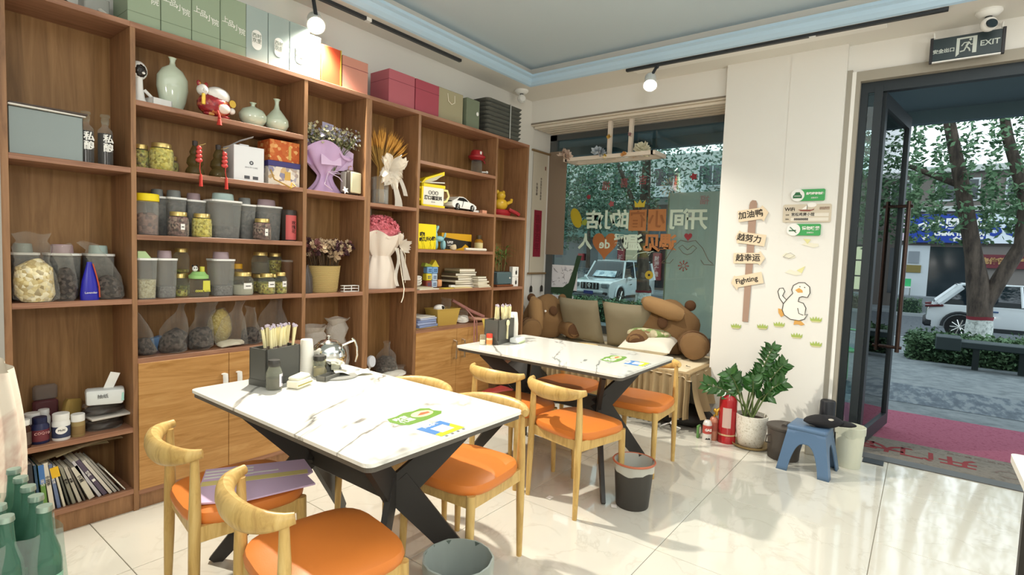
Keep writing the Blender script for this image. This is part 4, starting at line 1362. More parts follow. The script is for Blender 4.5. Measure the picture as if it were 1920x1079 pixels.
part('cord_bow', B().tube([(0, -0.032, 0.145), (0.05, -0.05, 0.15), (0.09, -0.06, 0.135), (0.04, -0.05, 0.135), (0.0, -0.034, 0.142)], 0.003, 6).tube([(0, -0.034, 0.142), (-0.04, -0.07, 0.08), (-0.06, -0.09, 0.05), (0.0, -0.085, 0.02)], 0.003, 6).tube([(0, -0.034, 0.142), (0.06, -0.07, 0.11), (0.115, -0.08, 0.05)], 0.003, 6).ball((0, -0.04, 0.143), 0.009, 8, 6), mat('cord_lilac', '#e0cfe4', 0.7), t)
b = B()
tips = stems(b, 75, (0.02, -0.02, 0.15), 0.20, 0.25, 0.03, seed=3)
part('stems', b, STEM, t)
b, b2 = B(), B()
q = random.Random(4)
for p, d in tips:
    for k in range(7):
        petals(b if q.random() < 0.65 else b2, p + Vector((q.uniform(-.03, .03), q.uniform(-.02, .02), q.uniform(-.05, .03))), 0.011, 5, q)
part('flower_head', b, mat('cream_blossom', '#cfc9a4', 0.8), t, smooth=False)
part('flower_head', b2, mat('pale_blue_blossom', '#b0aec8', 0.8), t, smooth=False)
b = B()
for k in range(60):
    a = q.random() * 6.28
    leaf_blade(b, (0.16 * math.cos(a) * q.random() - 0.06, 0.05 * math.sin(a), 0.27 + 0.13 * q.random()), (math.cos(a), math.sin(a) * 0.4, 0.8), 0.05, 0.016)
part('leaves', b, mat('eucalyptus', '#7f866a', 0.8), t)
part('card', B().box((0.03, 0.02, 0.42), (0.085, 0.002, 0.10), (R(-8), R(5), 0)), mat('lilac_card', '#b7b2cf', 0.6), t, smooth=False)

t = thing('small_backpack', 'small cream backpack-shaped case with a dark rim and carry loop', 'bag', (2.225, 0.055, 1.708), R(14))
part('body', B().box((0, 0, 0.085), (0.125, 0.07, 0.168), bev=0.03, seg=3), mat('case_dark', '#4d4238', 0.5), t)
part('front_panel', B().box((0.006, -0.034, 0.086), (0.098, 0.02, 0.14), bev=0.009, seg=3), mat('case_cream', '#d9d3b0', 0.5), t)
part('side_panel', B().box((-0.052, 0.012, 0.085), (0.03, 0.05, 0.14), bev=0.012, seg=2), mat('case_grey', '#a7a29a', 0.6), t)
part('loop', B().tube([(-0.025, 0.005, 0.162), (-0.02, 0.005, 0.19), (0.0, 0.005, 0.198), (0.02, 0.005, 0.19), (0.025, 0.005, 0.162)], 0.004, 8), mat('loop_rose', '#b58a80', 0.6), t)
solo('paper_star', B().poly([((0.026 if k % 2 else 0.012) * math.cos(PI / 5 * k), (0.026 if k % 2 else 0.012) * math.sin(PI / 5 * k)) for k in range(10)], 0.006, Matrix.Translation((0, 0, 0.026)) @ Matrix.Rotation(R(80), 4, 'X')), WHITEM, 'small white star ornament at the foot of the cream backpack case', 'ornament', (2.155, 0.02, 1.709), smooth=False)
solo('card_stack', B().box((0, 0, 0.065), (0.02, 0.10, 0.13)), mat('beige_card', '#b9a387', 0.7), 'narrow beige card standing against the left divider by the lilac bouquet', 'card', (1.882, 0.10, 1.708), smooth=False)

# basket of dried flowers (shelf 1.057)
STRAW = stripes('woven_straw', ['#9f8650', '#d3bb7c'], 'Z', 42)
t = thing('flower_basket', 'woven straw basket filled with dried dusky pink flowers', 'basket', (2.065, 0.125, 1.057))
part('basket', B().lathe([(0, 0), (0.096, 0), (0.100, 0.01), (0.117, 0.165), (0.120, 0.175), (0.112, 0.175), (0.098, 0.03), (0, 0.03)], seg=28, sy=0.85), STRAW, t)
b = B()
tips = stems(b, 90, (0, 0, 0.12), 0.20, 0.21, 0.07, seed=7)
part('stems', b, DRYS, t)
b, b2, b3 = B(), B(), B()
q = random.Random(8)
for p, d in tips:
    w = q.random()
    for k in range(6):
        petals(b if w < 0.5 else (b2 if w < 0.8 else b3), p + Vector((q.uniform(-.02, .02), q.uniform(-.02, .02), q.uniform(-.05, .01))), 0.017, 6, q, 0.7)
part('flower_head', b, mat('dusky_rose', '#8c5c58', 0.9), t, smooth=False)
part('flower_head', b2, mat('dry_cream', '#cdb494', 0.9), t, smooth=False)
part('flower_head', b3, mat('dark_plum', '#4f3238', 0.9), t, smooth=False)
petb = B()
for k in range(3):
    petals(petb, Vector((0.025, -0.09, 0.24)), 0.045, 5, random.Random(k), 0.5)
part('flower_head', petb, mat('dry_cream', ''), t, smooth=False, label='one large cream blossom at the front')
solo('dark_pouch', B().lathe([(0, 0), (0.036, 0), (0.042, 0.03), (0.036, 0.10), (0.012, 0.165), (0.010, 0.18), (0, 0.18)], seg=16, sy=0.6).jiggle(0.01, 30), mat('shiny_dark_foil', '#4d4642', 0.2), 'crinkled shiny dark pouch wedged left of the straw basket', 'pouch', (1.912, 0.06, 1.058))
b = B()
for z in (0.003, 0.022, 0.041):
    for y in (-0.02, 0.02):
        b.tube([(-0.058, y, z), (0.058, y, z)], 0.0026, 6)
    for x in (-0.058, 0.0, 0.058):
        b.tube([(x, -0.02, z), (x, 0.02, z)], 0.0026, 6)
for x in (-0.058, 0.0, 0.058):
    b.tube([(x, -0.02, 0.0), (x, -0.02, 0.044)], 0.003, 6)
solo('wire_rack', b, WHITEP, 'small white wire rack right of the straw basket', 'rack', (2.225, 0.05, 1.057))

# clear bags behind the kettle (low shelf of bay C)
film_bag('puffed clear bag behind the steel kettle, left of two', 2.00, 0.12, 0.50, 0.20, 0.16, 0.33, None, 0, 0.0, 0.40, filmm=clear('milky_film', '#e6e2da', 0.33, 0.2, '#f5f2ec', 0.6, wrinkle=20))
film_bag('puffed clear bag behind the steel kettle, right of two', 2.17, 0.12, 0.50, 0.20, 0.16, 0.37, None, 0, 0.02, 0.40, filmm=clear('milky_film', ''), seedk=3)

# wheat sheaf in glass vase (bay D, shelf 1.673)
t = thing('wheat_vase', 'sheaf of golden wheat in a glass vase with a white organza bow', 'vase', (2.520, 0.12, 1.673))
part('glass', B().lathe([(0, 0), (0.058, 0), (0.062, 0.006), (0.062, 0.20), (0.058, 0.20), (0.058, 0.012), (0, 0.012)], seg=8), clear('vase_glass', '#eef3f2', 0.10, 0.03, '#ffffff', 0.9), t)
part('water', B().lathe([(0, 0.012), (0.056, 0.012), (0.056, 0.11), (0, 0.11)], seg=8), clear('water', '#c8d0cc', 0.25, 0.02), t)
b, b2 = B(), B()
q = random.Random(12)
for k in range(120):
    a = q.random() * 2 * PI
    s = math.sqrt(q.random())
    tip = Vector((0.035 + 0.22 * s * math.cos(a), 0.075 * s * math.sin(a), 0.535 - 0.13 * s * s + 0.03 * q.random()))
    p0 = Vector((0.03 * math.cos(a), 0.03 * math.sin(a), 0.02))
    mid = Vector((0.02 * math.cos(a), 0.02 * math.sin(a), 0.27))
    b.tube([p0, mid, mid.lerp(tip, 0.7)], 0.0018, 4, cap=False)
    d = (tip - mid).normalized()
    e = mid.lerp(tip, 0.66)
    b2.tube([e, e.lerp(tip, 0.35), e.lerp(tip, 0.8), tip], [0.002, 0.0065, 0.0055, 0.001], 5)
    b2.tube([tip, tip + d * 0.03 + Vector((q.uniform(-.01, .01), 0, 0))], [0.001, 0.0003], 3, cap=False)
WHEAT = mat('wheat_gold', '#d39a45', 0.7)
part('stalks', b, mat('straw_stalk', '#c09850', 0.8), t)
o = part('wheat_ears', b2, WHEAT, t)
o['kind'] = 'stuff'
b = B()
q = random.Random(5)
for k in range(22):
    a = q.random() * 2 * PI
    d = Vector((math.cos(a) * 1.2, -0.30 - 0.3 * q.random(), math.sin(a) * 0.75)).normalized()
    l = 0.07 + 0.085 * q.random()
    s = d.cross(Vector((0, 1, 0))).normalized()
    c = Vector((0.03, -0.05, 0.245))
    w = 0.035 + 0.03 * q.random()
    ph = q.random() * 6
    b.grid(4, 5, lambda u, v: c + d * l * v + s * (u - 0.5) * 2 * w * math.sin(0.25 + 2.5 * v) + Vector((0, -0.018 * math.sin(u * 6 + ph) * v - 0.03 * math.sin(PI * v), 0.012 * math.sin(u * 9 + ph))))
part('organza_bow', b, ORGANZA, t, smooth=False)
part('organza_tail', B().grid(2, 8, lambda u, v: (0.03 + 0.05 * (u - 0.5) * (0.5 + v) + 0.05 * v, -0.075 - 0.05 * math.sin(v * 2.2), 0.24 - 0.27 * v + 0.01 * math.sin(9 * v))).grid(2, 8, lambda u, v: (0.09 + 0.04 * (u - 0.5) + 0.07 * v, -0.07 - 0.03 * math.sin(v * 2), 0.25 - 0.17 * v)), ORGANZA, t)

# pink bouquet in white wrap (bay D, shelf 1.068)
t = thing('bouquet', 'tall bouquet of small pink blossoms in cream paper with an organza bow', 'bouquet', (2.535, 0.13, 1.068))


def wrap2(u, v):
    a = 2 * PI * u
    if v < 0.60:
        k = v / 0.60
        r = 0.130 - 0.052 * k ** 2
    else:
        k = (v - 0.60) / 0.40
        r = 0.078 + 0.090 * k ** 0.7
    r += (0.004 + 0.014 * v * v) * math.sin(a * 9) + 0.006 * math.sin(a * 4 + 1)
    return (r * math.cos(a) * 1.12, r * math.sin(a) * 0.74, 0.40 * v + 0.001 + (0.02 * math.sin(a * 5) if v > 0.92 else 0))


CREAMW = mat('cream_wrap', '#ebdfd2', 0.7, bump=0.2, bscale=50)
part('wrap', B().grid(64, 22, wrap2), CREAMW, t)
b = B()
q = random.Random(21)
for k in range(700):
    a = q.random() * 2 * PI
    s = math.sqrt(q.random())
    c = Vector((0.175 * s * math.cos(a), 0.095 * s * math.sin(a), 0.40 + 0.125 * math.sqrt(max(0, 1 - s * s)) + q.uniform(-0.02, 0.012)))
    petals(b, c, 0.011, 5, q)
o = part('blossoms', b, mat('rose_pink', '#f08c98', 0.8), t, smooth=False)
o['kind'] = 'stuff'
part('core', B().ball((0, 0, 0.40), (0.16, 0.085, 0.095)), mat('rose_deep', '#dc8088', 0.9), t)
part('back_paper', B().box((-0.085, 0.085, 0.50), (0.14, 0.003, 0.16)), mat('pale_paper', '#c6b5a2', 0.7), t, smooth=False)
b = B()
q = random.Random(31)
for k in range(18):
    a = q.uniform(-0.6, 1.9)
    d = Vector((math.cos(a), -0.3, math.sin(a))).normalized()
    s = d.cross(Vector((0, 1, 0))).normalized()
    l = 0.05 + 0.06 * q.random()
    c = Vector((0.115, -0.085, 0.31))
    b.bm.faces.new([b.bm.verts.new(v) for v in (c, c + d * l * 0.6 - s * 0.02, c + d * l, c + d * l * 0.6 + s * 0.02 + Vector((0, -0.01, 0)))])
part('organza_bow', b, ORGANZA, t, smooth=False)
part('organza_tail', B().grid(2, 10, lambda u, v: (0.07 + 0.03 * (u - 0.5) + 0.02 * math.sin(6 * v), -0.10 - 0.035 * v, 0.30 - 0.28 * v)).grid(2, 10, lambda u, v: (0.125 + 0.05 * (u - 0.5) * (0.4 + v) + 0.05 * v, -0.09 - 0.02 * v, 0.29 - 0.23 * v)), ORGANZA, t)
part('cord', B().tube([(0.10, -0.09, 0.30), (0.105, -0.13, 0.10), (0.11, -0.155, 0.0), (0.10, -0.158, -0.06), (0.085, -0.155, -0.10)], 0.003, 6), mat('cord_cream', '#efe6d2', 0.7), t)
part('cord', B().tube([(0.13, -0.09, 0.30), (0.16, -0.10, 0.25), (0.165, -0.10, 0.10), (0.165, -0.10, 0.04)], 0.0025, 6), mat('cord_cream', ''), t)

# low shelf of bay D
t = film_bag('clear knotted bag of dark goods in the low open bay', 2.62, 0.14, 0.50 - 0.099, 0.19, 0.17, 0.25, DARKF, 0.58, 0.05, 0.14, seedk=6)
film_bag('flat white crumpled bag lying before the knotted bag', 2.63, 0.06, 0.401, 0.24, 0.10, 0.08, WHITEM, 0.5, 0.0, 0.4)
t = thing('desk_lamp', 'small white round head of a desk gadget at the left of the low bay', 'gadget', (2.415, 0.06, 0.401), R(20))
part('disc', B().lathe([(0, -0.012), (0.040, -0.012), (0.044, 0), (0.040, 0.012), (0, 0.012)], seg=24, mtx=Matrix.Rotation(R(82), 4, 'X')).move(Matrix.Translation((0, -0.01, 0.145))), mat('pale_disc', '#dfe4ee', 0.3), t)
part('stand', B().tube([(0, 0.0, 0.11), (-0.01, 0.01, 0.05), (-0.02, 0.01, 0.012)], 0.008).lathe([(0, 0), (0.04, 0), (0.04, 0.01), (0, 0.012)], (-0.02, 0.01, 0), 16), WHITEP, t)

# ---------------------------------------------------------------- bay E
t = thing('gift_bucket', 'yellow and white gift pouch with open flap and round side handles', 'bag', (2.975, 0.075, 1.696), R(-8))
part('front_panel', B().box((0, -0.03, 0.085), (0.215, 0.025, 0.165), bev=0.008), mat('pouch_white', '#f0ede0', 0.5), t)
yb = B()
yb.lo(-0.112, 0.112, -0.046, -0.012, 0.0, 0.018).lo(-0.112, 0.112, -0.046, -0.012, 0.155, 0.178).lo(-0.112, -0.096, -0.046, -0.012, 0.0, 0.178)
part('yellow_border', yb, YELLOW, t, smooth=False)
part('back_panel', B().box((0, 0.04, 0.09), (0.215, 0.06, 0.175), bev=0.008), YELLOW, t)
part('flap', B().poly([(-0.112, 0.178), (-0.07, 0.222), (0.02, 0.255), (0.110, 0.290), (0.110, 0.262), (0.03, 0.222), (-0.04, 0.192)], 0.10, Matrix.Translation((0, 0.065, 0)) @ Matrix.Rotation(R(90), 4, 'X')), YELLOW, t)
part('flap_lining', B().poly([(-0.085, 0.19), (-0.045, 0.215), (0.03, 0.243), (0.095, 0.266), (0.03, 0.215), (-0.03, 0.193)], 0.004, Matrix.Translation((0, -0.034, 0)) @ Matrix.Rotation(R(90), 4, 'X')), mat('lining_grey', '#c9c4a8', 0.6), t)
part('pull_string', B().tube([(-0.11, -0.02, 0.185), (0.02, -0.03, 0.195), (0.115, -0.03, 0.202)], 0.005, 6), WHITEM, t)
for s in (-1, 1):
    part('ring_handle', B().tube([(s * 0.108, -0.03, 0.145), (s * 0.145, -0.03, 0.142), (s * 0.162, -0.03, 0.10), (s * 0.140, -0.03, 0.06), (s * 0.112, -0.03, 0.05)], [(0.006, 0.010)] * 5, 8), YELLOW if s < 0 else mat('pale_lemon', '#ece39a', 0.5), t)
fb = B()
for k in (-1, 0, 1):
    fb.lathe([(0.012, 0), (0.016, 0), (0.016, 0.001), (0.012, 0.001)], seg=12, mtx=Matrix.Rotation(R(90), 4, 'X'), c=(0.0 + 0.032 * k, -0.043, 0.112))
    fb.box((0.032 * k - 0.005, -0.0435, 0.113), (0.004, 0.001, 0.004)).box((0.032 * k + 0.005, -0.0435, 0.113), (0.004, 0.001, 0.004))
part('face_print', fb, INK, t, smooth=False)
text('满口福豆抖', 0.034, INK, t, (0.0, -0.0435, 0.07), FACE_Y, bold=0.0012)
text('KOU FU', 0.010, INK, t, (0.0, -0.0435, 0.040), FACE_Y)


def sportscar(loc, rot):
    t = thing('toy_car', 'white toy sports car on the shelf beside the yellow gift pouch', 'toy car', loc, rot)
    prof = [(-0.165, 0.03), (-0.168, 0.058), (-0.150, 0.075), (-0.10, 0.092), (-0.055, 0.112), (0.0, 0.115), (0.035, 0.105), (0.075, 0.075), (0.13, 0.064), (0.162, 0.050), (0.168, 0.03), (0.14, 0.018), (-0.14, 0.018)]
    b = B().poly(prof, 0.135, Matrix.Translation((0, 0.0675, 0)) @ Matrix.Rotation(R(90), 4, 'X'))
    for v in b.bm.verts:
        k = max(0, (v.co.z - 0.07) / 0.045)
        v.co.y *= 1 - 0.30 * k
    part('body', b, mat('toy_white', '#ecebe6', 0.2, coat=0.5), t, smooth=False)
    g = B()
    for s in (-1, 1):
        g.bm.faces.new([g.bm.verts.new((x, s * (0.0685 - 0.30 * 0.0675 * max(0, (z - 0.07) / 0.045)), z)) for x, z in ((-0.10, 0.078), (-0.06, 0.104), (0.0, 0.107), (0.03, 0.098), (0.055, 0.078))])
    g.bm.faces.new([g.bm.verts.new(p) for p in ((0.036, -0.047, 0.106), (0.036, 0.047, 0.106), (0.076, 0.060, 0.0765), (0.076, -0.060, 0.0765))])
    g.box((-0.158, 0, 0.066), (0.008, 0.11, 0.012))
    g.box((-0.025, -0.0685, 0.06), (0.004, 0.002, 0.07), (0, R(20), 0))
    part('windows', g, mat('toy_glass', '#1d1f22', 0.1), t, smooth=False)
    for x in (-0.098, 0.105):
        for s in (-1, 1):
            w = part('wheel', B().cyl((x, s * 0.050, 0.028), (x, s * 0.071, 0.028), 0.028, seg=20), BLACK, t)
            hb = B()
            for k in range(5):
                a = 2 * PI * k / 5
                hb.tube([(x, s * 0.0725, 0.028), (x + 0.02 * math.cos(a), s * 0.0725, 0.028 + 0.02 * math.sin(a))], 0.0035, 6)
            part('rim', hb, CHROME, w)


sportscar((3.30, 0.075, 1.696), R(6))
t = solo('game_box', B().box((0, 0, 0.012), (0.14, 0.09, 0.024), bev=0.002), BLACK, 'flat black box at the back behind the toy car bonnet', 'box', (3.56, 0.19, 1.696))
solo('toy_block', B().box((0, 0, 0.013), (0.10, 0.03, 0.026), bev=0.003), WHITEP, 'white plastic strip right of the toy car', 'block', (3.53, 0.10, 1.696))
solo('toy_block', B().poly([(-0.03, -0.02), (0.035, -0.015), (0.03, 0.02), (-0.025, 0.015)], 0.03), mat('salmon', '#d99a7e', 0.6), 'small salmon pink block beside the white strip on the car shelf', 'block', (3.60, 0.06, 1.696), smooth=False)
t = thing('drink_dispenser', 'small clear drink dispenser with a red cap and white tap', 'dispenser', (3.585, 0.14, 2.033))
part('tank', B().lathe([(0, 0), (0.048, 0), (0.052, 0.01), (0.050, 0.10), (0.042, 0.135)], seg=18), GLASSJ, t)
part('cap', B().lathe([(0.045, 0.13), (0.075, 0.15), (0.078, 0.165), (0.06, 0.17), (0.055, 0.20), (0.045, 0.215), (0, 0.218)], seg=18), mat('cap_red', '#a82a30', 0.35), t)
part('cap_mark', B().box((-0.01, -0.055, 0.19), (0.02, 0.006, 0.025)), WHITEM, t, smooth=False)
part('lever', B().tube([(0.06, 0, 0.155), (0.095, -0.01, 0.13), (0.10, -0.01, 0.115)], 0.006, 8), mat('cap_red', ''), t)
part('tap', B().tube([(0.03, -0.04, 0.03), (0.055, -0.075, 0.03)], 0.008, 8).ball((0.055, -0.075, 0.03), 0.012), WHITEP, t)

t = thing('snack_box', 'bright yellow box with black brush lettering', 'box', (2.915, 0.10, 1.366), R(-5))
part('carton', B().box((0, 0, 0.098), (0.205, 0.12, 0.196), bev=0.003), mat('lemon_box', '#f2dc15', 0.5), t)
text('嗨!', 0.038, INK, t, (-0.035, -0.0612, 0.112), (R(90), R(-4), 0), bold=0.002)
text('喝茶,开心嘛!', 0.034, INK, t, (0.015, -0.0612, 0.078), (R(90), R(-6), 0), bold=0.0015, sx=0.85)
gb = B()
for x0, x1, z1 in ((-0.03, -0.045, 0.06), (-0.01, -0.03, 0.055), (0.03, 0.045, 0.065), (0.05, 0.04, 0.055), (0.075, 0.085, 0.06), (-0.07, -0.075, 0.05)):
    gb.tube([(x0, -0.0612, 0.005), ((x0 + x1) / 2 + 0.006, -0.0612, z1 / 2), (x1, -0.0612, z1)], [(0.0012, 0.0006)] * 3, 4)
part('reed_print', gb, mat('olive_print', '#9a8f18', 0.7), t)
t = thing('balloon_dog', 'pale blue balloon-shaped dog figurine next to the yellow box', 'figurine', (3.10, 0.085, 1.366), R(-20))
BD = mat('balloon_blue', '#8fc4cf', 0.15, coat=0.6)
part('body', B().ball((0, 0, 0.088), (0.042, 0.024, 0.024)), BD, t)
part('neck', B().ball((-0.036, 0, 0.118), (0.018, 0.018, 0.030)), BD, t)
part('head', B().ball((-0.048, 0, 0.152), (0.030, 0.021, 0.021)), BD, t)
part('ear', B().ball((-0.026, -0.012, 0.170), (0.012, 0.010, 0.026), rot=(0, R(25), 0)), BD, t)
part('ear', B().ball((-0.026, 0.012, 0.170), (0.012, 0.010, 0.026), rot=(0, R(25), 0)), BD, t)
for x in (-0.034, 0.034):
    for s in (-1, 1):
        part('leg', B().ball((x, s * 0.015, 0.039), (0.017, 0.015, 0.039)), BD, t)
part('tail', B().ball((0.048, 0, 0.118), (0.010, 0.010, 0.024), rot=(0, R(15), 0)), BD, t)
t = solo('plastic_case', B().box((0, 0, 0.095), (0.09, 0.05, 0.19), bev=0.004), clear('smoke_plastic', '#6a625c', 0.35, 0.1, '#cfc8c0'), 'smoky clear plastic case behind the balloon dog', 'case', (3.11, 0.20, 1.366))
t = thing('gift_box', 'long yellow and black box with white writing behind small objects', 'box', (3.40, 0.21, 1.366), R(-2))
part('carton', B().box((0, 0, 0.072), (0.36, 0.08, 0.145), bev=0.002), mat('amber_box', '#d9a520', 0.5), t, smooth=False)
part('dark_panel', B().poly([(-0.175, 0.0), (0.175, 0.0), (0.175, 0.075), (0.02, 0.085), (-0.175, 0.105)], 0.001, Matrix.Translation((0, -0.0402, 0.006)) @ Matrix.Rotation(R(90), 4, 'X')), mat('box_black', '#2c2821', 0.5), t, smooth=False)
part('amber_wave', B().poly([(-0.02, 0.0), (0.06, 0.02), (0.10, 0.05), (0.14, 0.03), (0.15, 0.0)], 0.001, Matrix.Translation((0, -0.0415, 0.006)) @ Matrix.Rotation(R(90), 4, 'X')), mat('amber_box', ''), t, smooth=False)
text('德阿胶', 0.024, WHITEM, t, (-0.085, -0.0425, 0.065), FACE_Y, bold=0.0005)
text('TOPPING', 0.016, WHITEM, t, (-0.085, -0.0425, 0.040), FACE_Y)
pill_bottle('small amber oil bottle with a dark cap and pale label', 3.585, 0.085, 1.366, 0.038, 0.140, mat('amber_oil', '#9a6a1c', 0.15), mat('dark_cap', '#4a3a22', 0.4), mat('oil_label', '#cdbf8c', 0.6), cap=0.22, neck=0.62)
solo('wrapped_stick', B().cyl((-0.13, 0, 0.013), (0.13, 0, 0.013), 0.0125, seg=10), PAPERW, 'white paper-wrapped stick lying at the front of the yellow box shelf', 'stick', (3.49, 0.035, 1.366), R(-2))
solo('stone', B().ball((0, 0, 0.024), (0.034, 0.022, 0.025)).jiggle(0.01, 30), mat('cream_stone', '#d8c6a4', 0.6), 'cream pebble right of the balloon dog', 'stone', (3.225, 0.045, 1.367))

# bay E, shelf 1.050: blocks, papers, books
t = thing('block_tower', 'little tower of yellow and blue toy house blocks with a pointed roof', 'toy', (3.05, 0.13, 1.050), R(-6))
YB = mat('block_yellow', '#e3cf3c', 0.5)
BB = mat('block_blue', '#7aa6d6', 0.5)
for x, z, m in ((-0.028, 0.035, mat('block_maroon', '#8a3f36', 0.5)), (0.03, 0.035, mat('block_pale', '#b9cbe0', 0.5)), (-0.028, 0.092, YB), (0.03, 0.092, mat('block_pale', '')), (-0.022, 0.148, BB), (0.034, 0.148, BB)):
    o = part('block', B().box((x, 0, z), (0.055, 0.055, 0.055), bev=0.005), m, t)
    part('window_print', B().box((x - 0.008, -0.0282, z + 0.006), (0.010, 0.001, 0.010)).box((x + 0.008, -0.0282, z + 0.006), (0.010, 0.001, 0.010)).box((x - 0.008, -0.0282, z - 0.008), (0.010, 0.001, 0.010)).box((x + 0.008, -0.0282, z - 0.008), (0.010, 0.001, 0.010)), mat('print_navy', '#33527c', 0.6), o, smooth=False)
part('roof_block', B().poly([(-0.075, 0), (0.0, 0), (0.0, 0.012), (-0.065, 0.03)], 0.05, Matrix.Translation((0, 0.025, 0.177)) @ Matrix.Rotation(R(90), 4, 'X')), mat('block_green', '#a9b84a', 0.5), t, smooth=False)
part('roof_block', B().poly([(-0.008, 0), (0.072, 0), (0.032, 0.055)], 0.05, Matrix.Translation((0, 0.025, 0.177)) @ Matrix.Rotation(R(90), 4, 'X')), YB, t, smooth=False)
solo('toy_block', B().box((0, 0, 0.03), (0.05, 0.05, 0.06), bev=0.012, seg=2), mat('block_orange', '#e0a070', 0.5), 'rounded orange block right of the toy tower', 'block', (3.165, 0.15, 1.058))
STK = ['#4a4034', '#d9cfb4', '#6a5a44', '#c9bc9a', '#584a3a', '#a99a7a', '#6f6a4a', '#cfc4a6', '#8a7a5c']
z = 1.050
for k, (h, w, dx, c) in enumerate(((0.026, 0.30, -0.03, 0), (0.020, 0.28, 0.0, 2), (0.016, 0.29, -0.03, 1), (0.022, 0.25, -0.01, 4), (0.014, 0.26, -0.02, 3), (0.022, 0.24, -0.02, 2), (0.012, 0.23, 0.0, 6), (0.024, 0.20, -0.01, 5))):
    lab = ('lowest book of the taller stack', 'second book from the bottom of the taller stack', 'third book from the bottom of the taller stack', 'fourth book from the bottom of the taller stack', 'fourth book from the top of the taller stack', 'third book from the top of the taller stack', 'second book from the top of the taller stack', 'topmost book of the taller stack')[k]
    t = thing('book', lab + ', right of the toy blocks', 'book', (3.44 + dx, 0.155, z), R(rng.uniform(-5, 5)), 'stacked books by the toy blocks')
    part('cover', B().lo(-w / 2, w / 2, -0.09, 0.09, 0, 0.002).lo(-w / 2, w / 2, -0.09, 0.09, h - 0.002, h).lo(-w / 2, -w / 2 + 0.003, -0.09, 0.09, 0, h), mat('stack_%d' % c, STK[c], 0.6), t, smooth=False)
    part('pages', B().lo(-w / 2 + 0.003, w / 2 - 0.003, -0.087, 0.087, 0.002, h - 0.002), PAPERW, t, smooth=False)
    z += h + 0.0006
z = 1.050
for k, (h, w, dx, c) in enumerate(((0.010, 0.17, 0.0, 7), (0.014, 0.15, -0.01, 3), (0.016, 0.14, -0.03, 1), (0.014, 0.14, -0.015, 7), (0.022, 0.12, -0.03, 4), (0.018, 0.12, -0.04, 6))):
    lab = ('lowest booklet', 'second booklet from the bottom', 'third booklet from the bottom', 'third booklet from the top', 'second booklet from the top', 'topmost booklet')[k]
    t = thing('book', lab + ' of the lower stack against the divider', 'book', (3.595 + dx, 0.045, z), R(rng.uniform(-5, 5)), 'stacked booklets against the divider')
    part('cover', B().lo(-w / 2, w / 2, -0.04, 0.045, 0, 0.002).lo(-w / 2, w / 2, -0.04, 0.045, h - 0.002, h), mat('stack_%d' % c, STK[c], 0.6), t, smooth=False)
    part('pages', B().lo(-w / 2 + 0.002, w / 2 - 0.002, -0.038, 0.043, 0.002, h - 0.002), PAPERW, t, smooth=False)
    z += h + 0.0006
for k, (x, y, w, d, h, c, a, lab) in enumerate(((2.93, 0.10, 0.22, 0.18, 0.008, '#e6dfcc', 3, 'loose white papers at the left of the toy block shelf'), (2.90, 0.10, 0.18, 0.14, 0.010, '#c9bfa8', -6, 'greyish leaflets on top of the loose white papers'), (3.16, 0.045, 0.16, 0.07, 0.006, '#e2c44e', 14, 'yellow paper in front of the toy block tower'), (3.33, 0.04, 0.20, 0.06, 0.006, '#e0cd92', -4, 'pale yellow sheet in front of the taller book stack'))):
    solo('papers', B().box((0, 0, h / 2), (w, d, h)), mat('sheet_%d' % k, c, 0.8), lab, 'papers', (x, y, 1.050 + (0.0085 if k == 1 else 0)), R(a), smooth=False)
b = B()
for k in range(3):
    a0 = k * 0.3
    b.tube([(0.045 * math.cos(x) , 0.018 * math.sin(x), 0.03 + 0.018 * k + 0.012 * math.sin(x + a0)) for x in [i * PI / 6 for i in range(13)]], [(0.004, 0.011)] * 13, 6)
solo('paper_roll', b, WHITEM, 'loosely coiled white strip on the leaflets at the left', 'strip', (2.865, 0.085, 1.050 + 0.019))
solo('toy_block', B().box((0, 0, 0.010), (0.05, 0.03, 0.02), bev=0.003), WHITEP, 'tiny white box on the shelf before the taller book stack', 'block', (3.235, 0.06, 1.057))

# bay E cabinet top 0.741
t = thing('file_folders', 'pale blue pile of document folders at the left above the cabinet', 'folders', (2.945, 0.13, 0.741), R(4))
z = 0.0
for k, (h, c) in enumerate(((0.006, '#d8b46a'), (0.022, '#8fa0cc'), (0.020, '#a4b2d6'), (0.018, '#8c9cc6'), (0.016, '#b8c2dc'), (0.010, '#e2e0d8'))):
    part('folder', B().box((0.008 * math.sin(k * 2), 0, z + h / 2), (0.235 - 0.01 * k, 0.19, h * 0.92), (0, 0, R(3 * math.sin(k * 1.7))), bev=0.003), mat('folder_%d' % k, c, 0.5), t)
    z += h
t = thing('storage_bin', 'mustard yellow storage bin above the cabinet with small things inside', 'bin', (3.205, 0.13, 0.741), R(-3))
b = B()
o4 = [(-0.12, -0.075), (0.12, -0.075), (0.12, 0.075), (-0.12, 0.075)]
for k in range(4):
    (xa, ya), (xb, yb_) = o4[k], o4[(k + 1) % 4]
    b.quad((xa * 0.86, ya * 0.86, 0), (xb * 0.86, yb_ * 0.86, 0), (xb * 1.06, yb_ * 1.06, 0.135), (xa * 1.06, ya * 1.06, 0.135))
b.quad(*[(x * 0.86, y * 0.86, 0.001) for x, y in o4])
b.tube([(x * 1.07, y * 1.07, 0.135) for x, y in o4 + o4[:1]], 0.004, 6)
part('bin_body', b, mat('mustard', '#c4a350', 0.5), t, smooth=False)
t = film_bag('grey crumpled bag heaped in the mustard bin', 3.255, 0.14, 0.745, 0.12, 0.10, 0.21, RICEF, 0.5, 0, 0.35, seedk=9)
t = thing('toy_cat', 'white toy with a black patch peeping over the mustard bin', 'toy', (3.135, 0.11, 0.745))
part('body', B().ball((0, 0, 0.06), (0.05, 0.04, 0.06)), WHITEM, t)
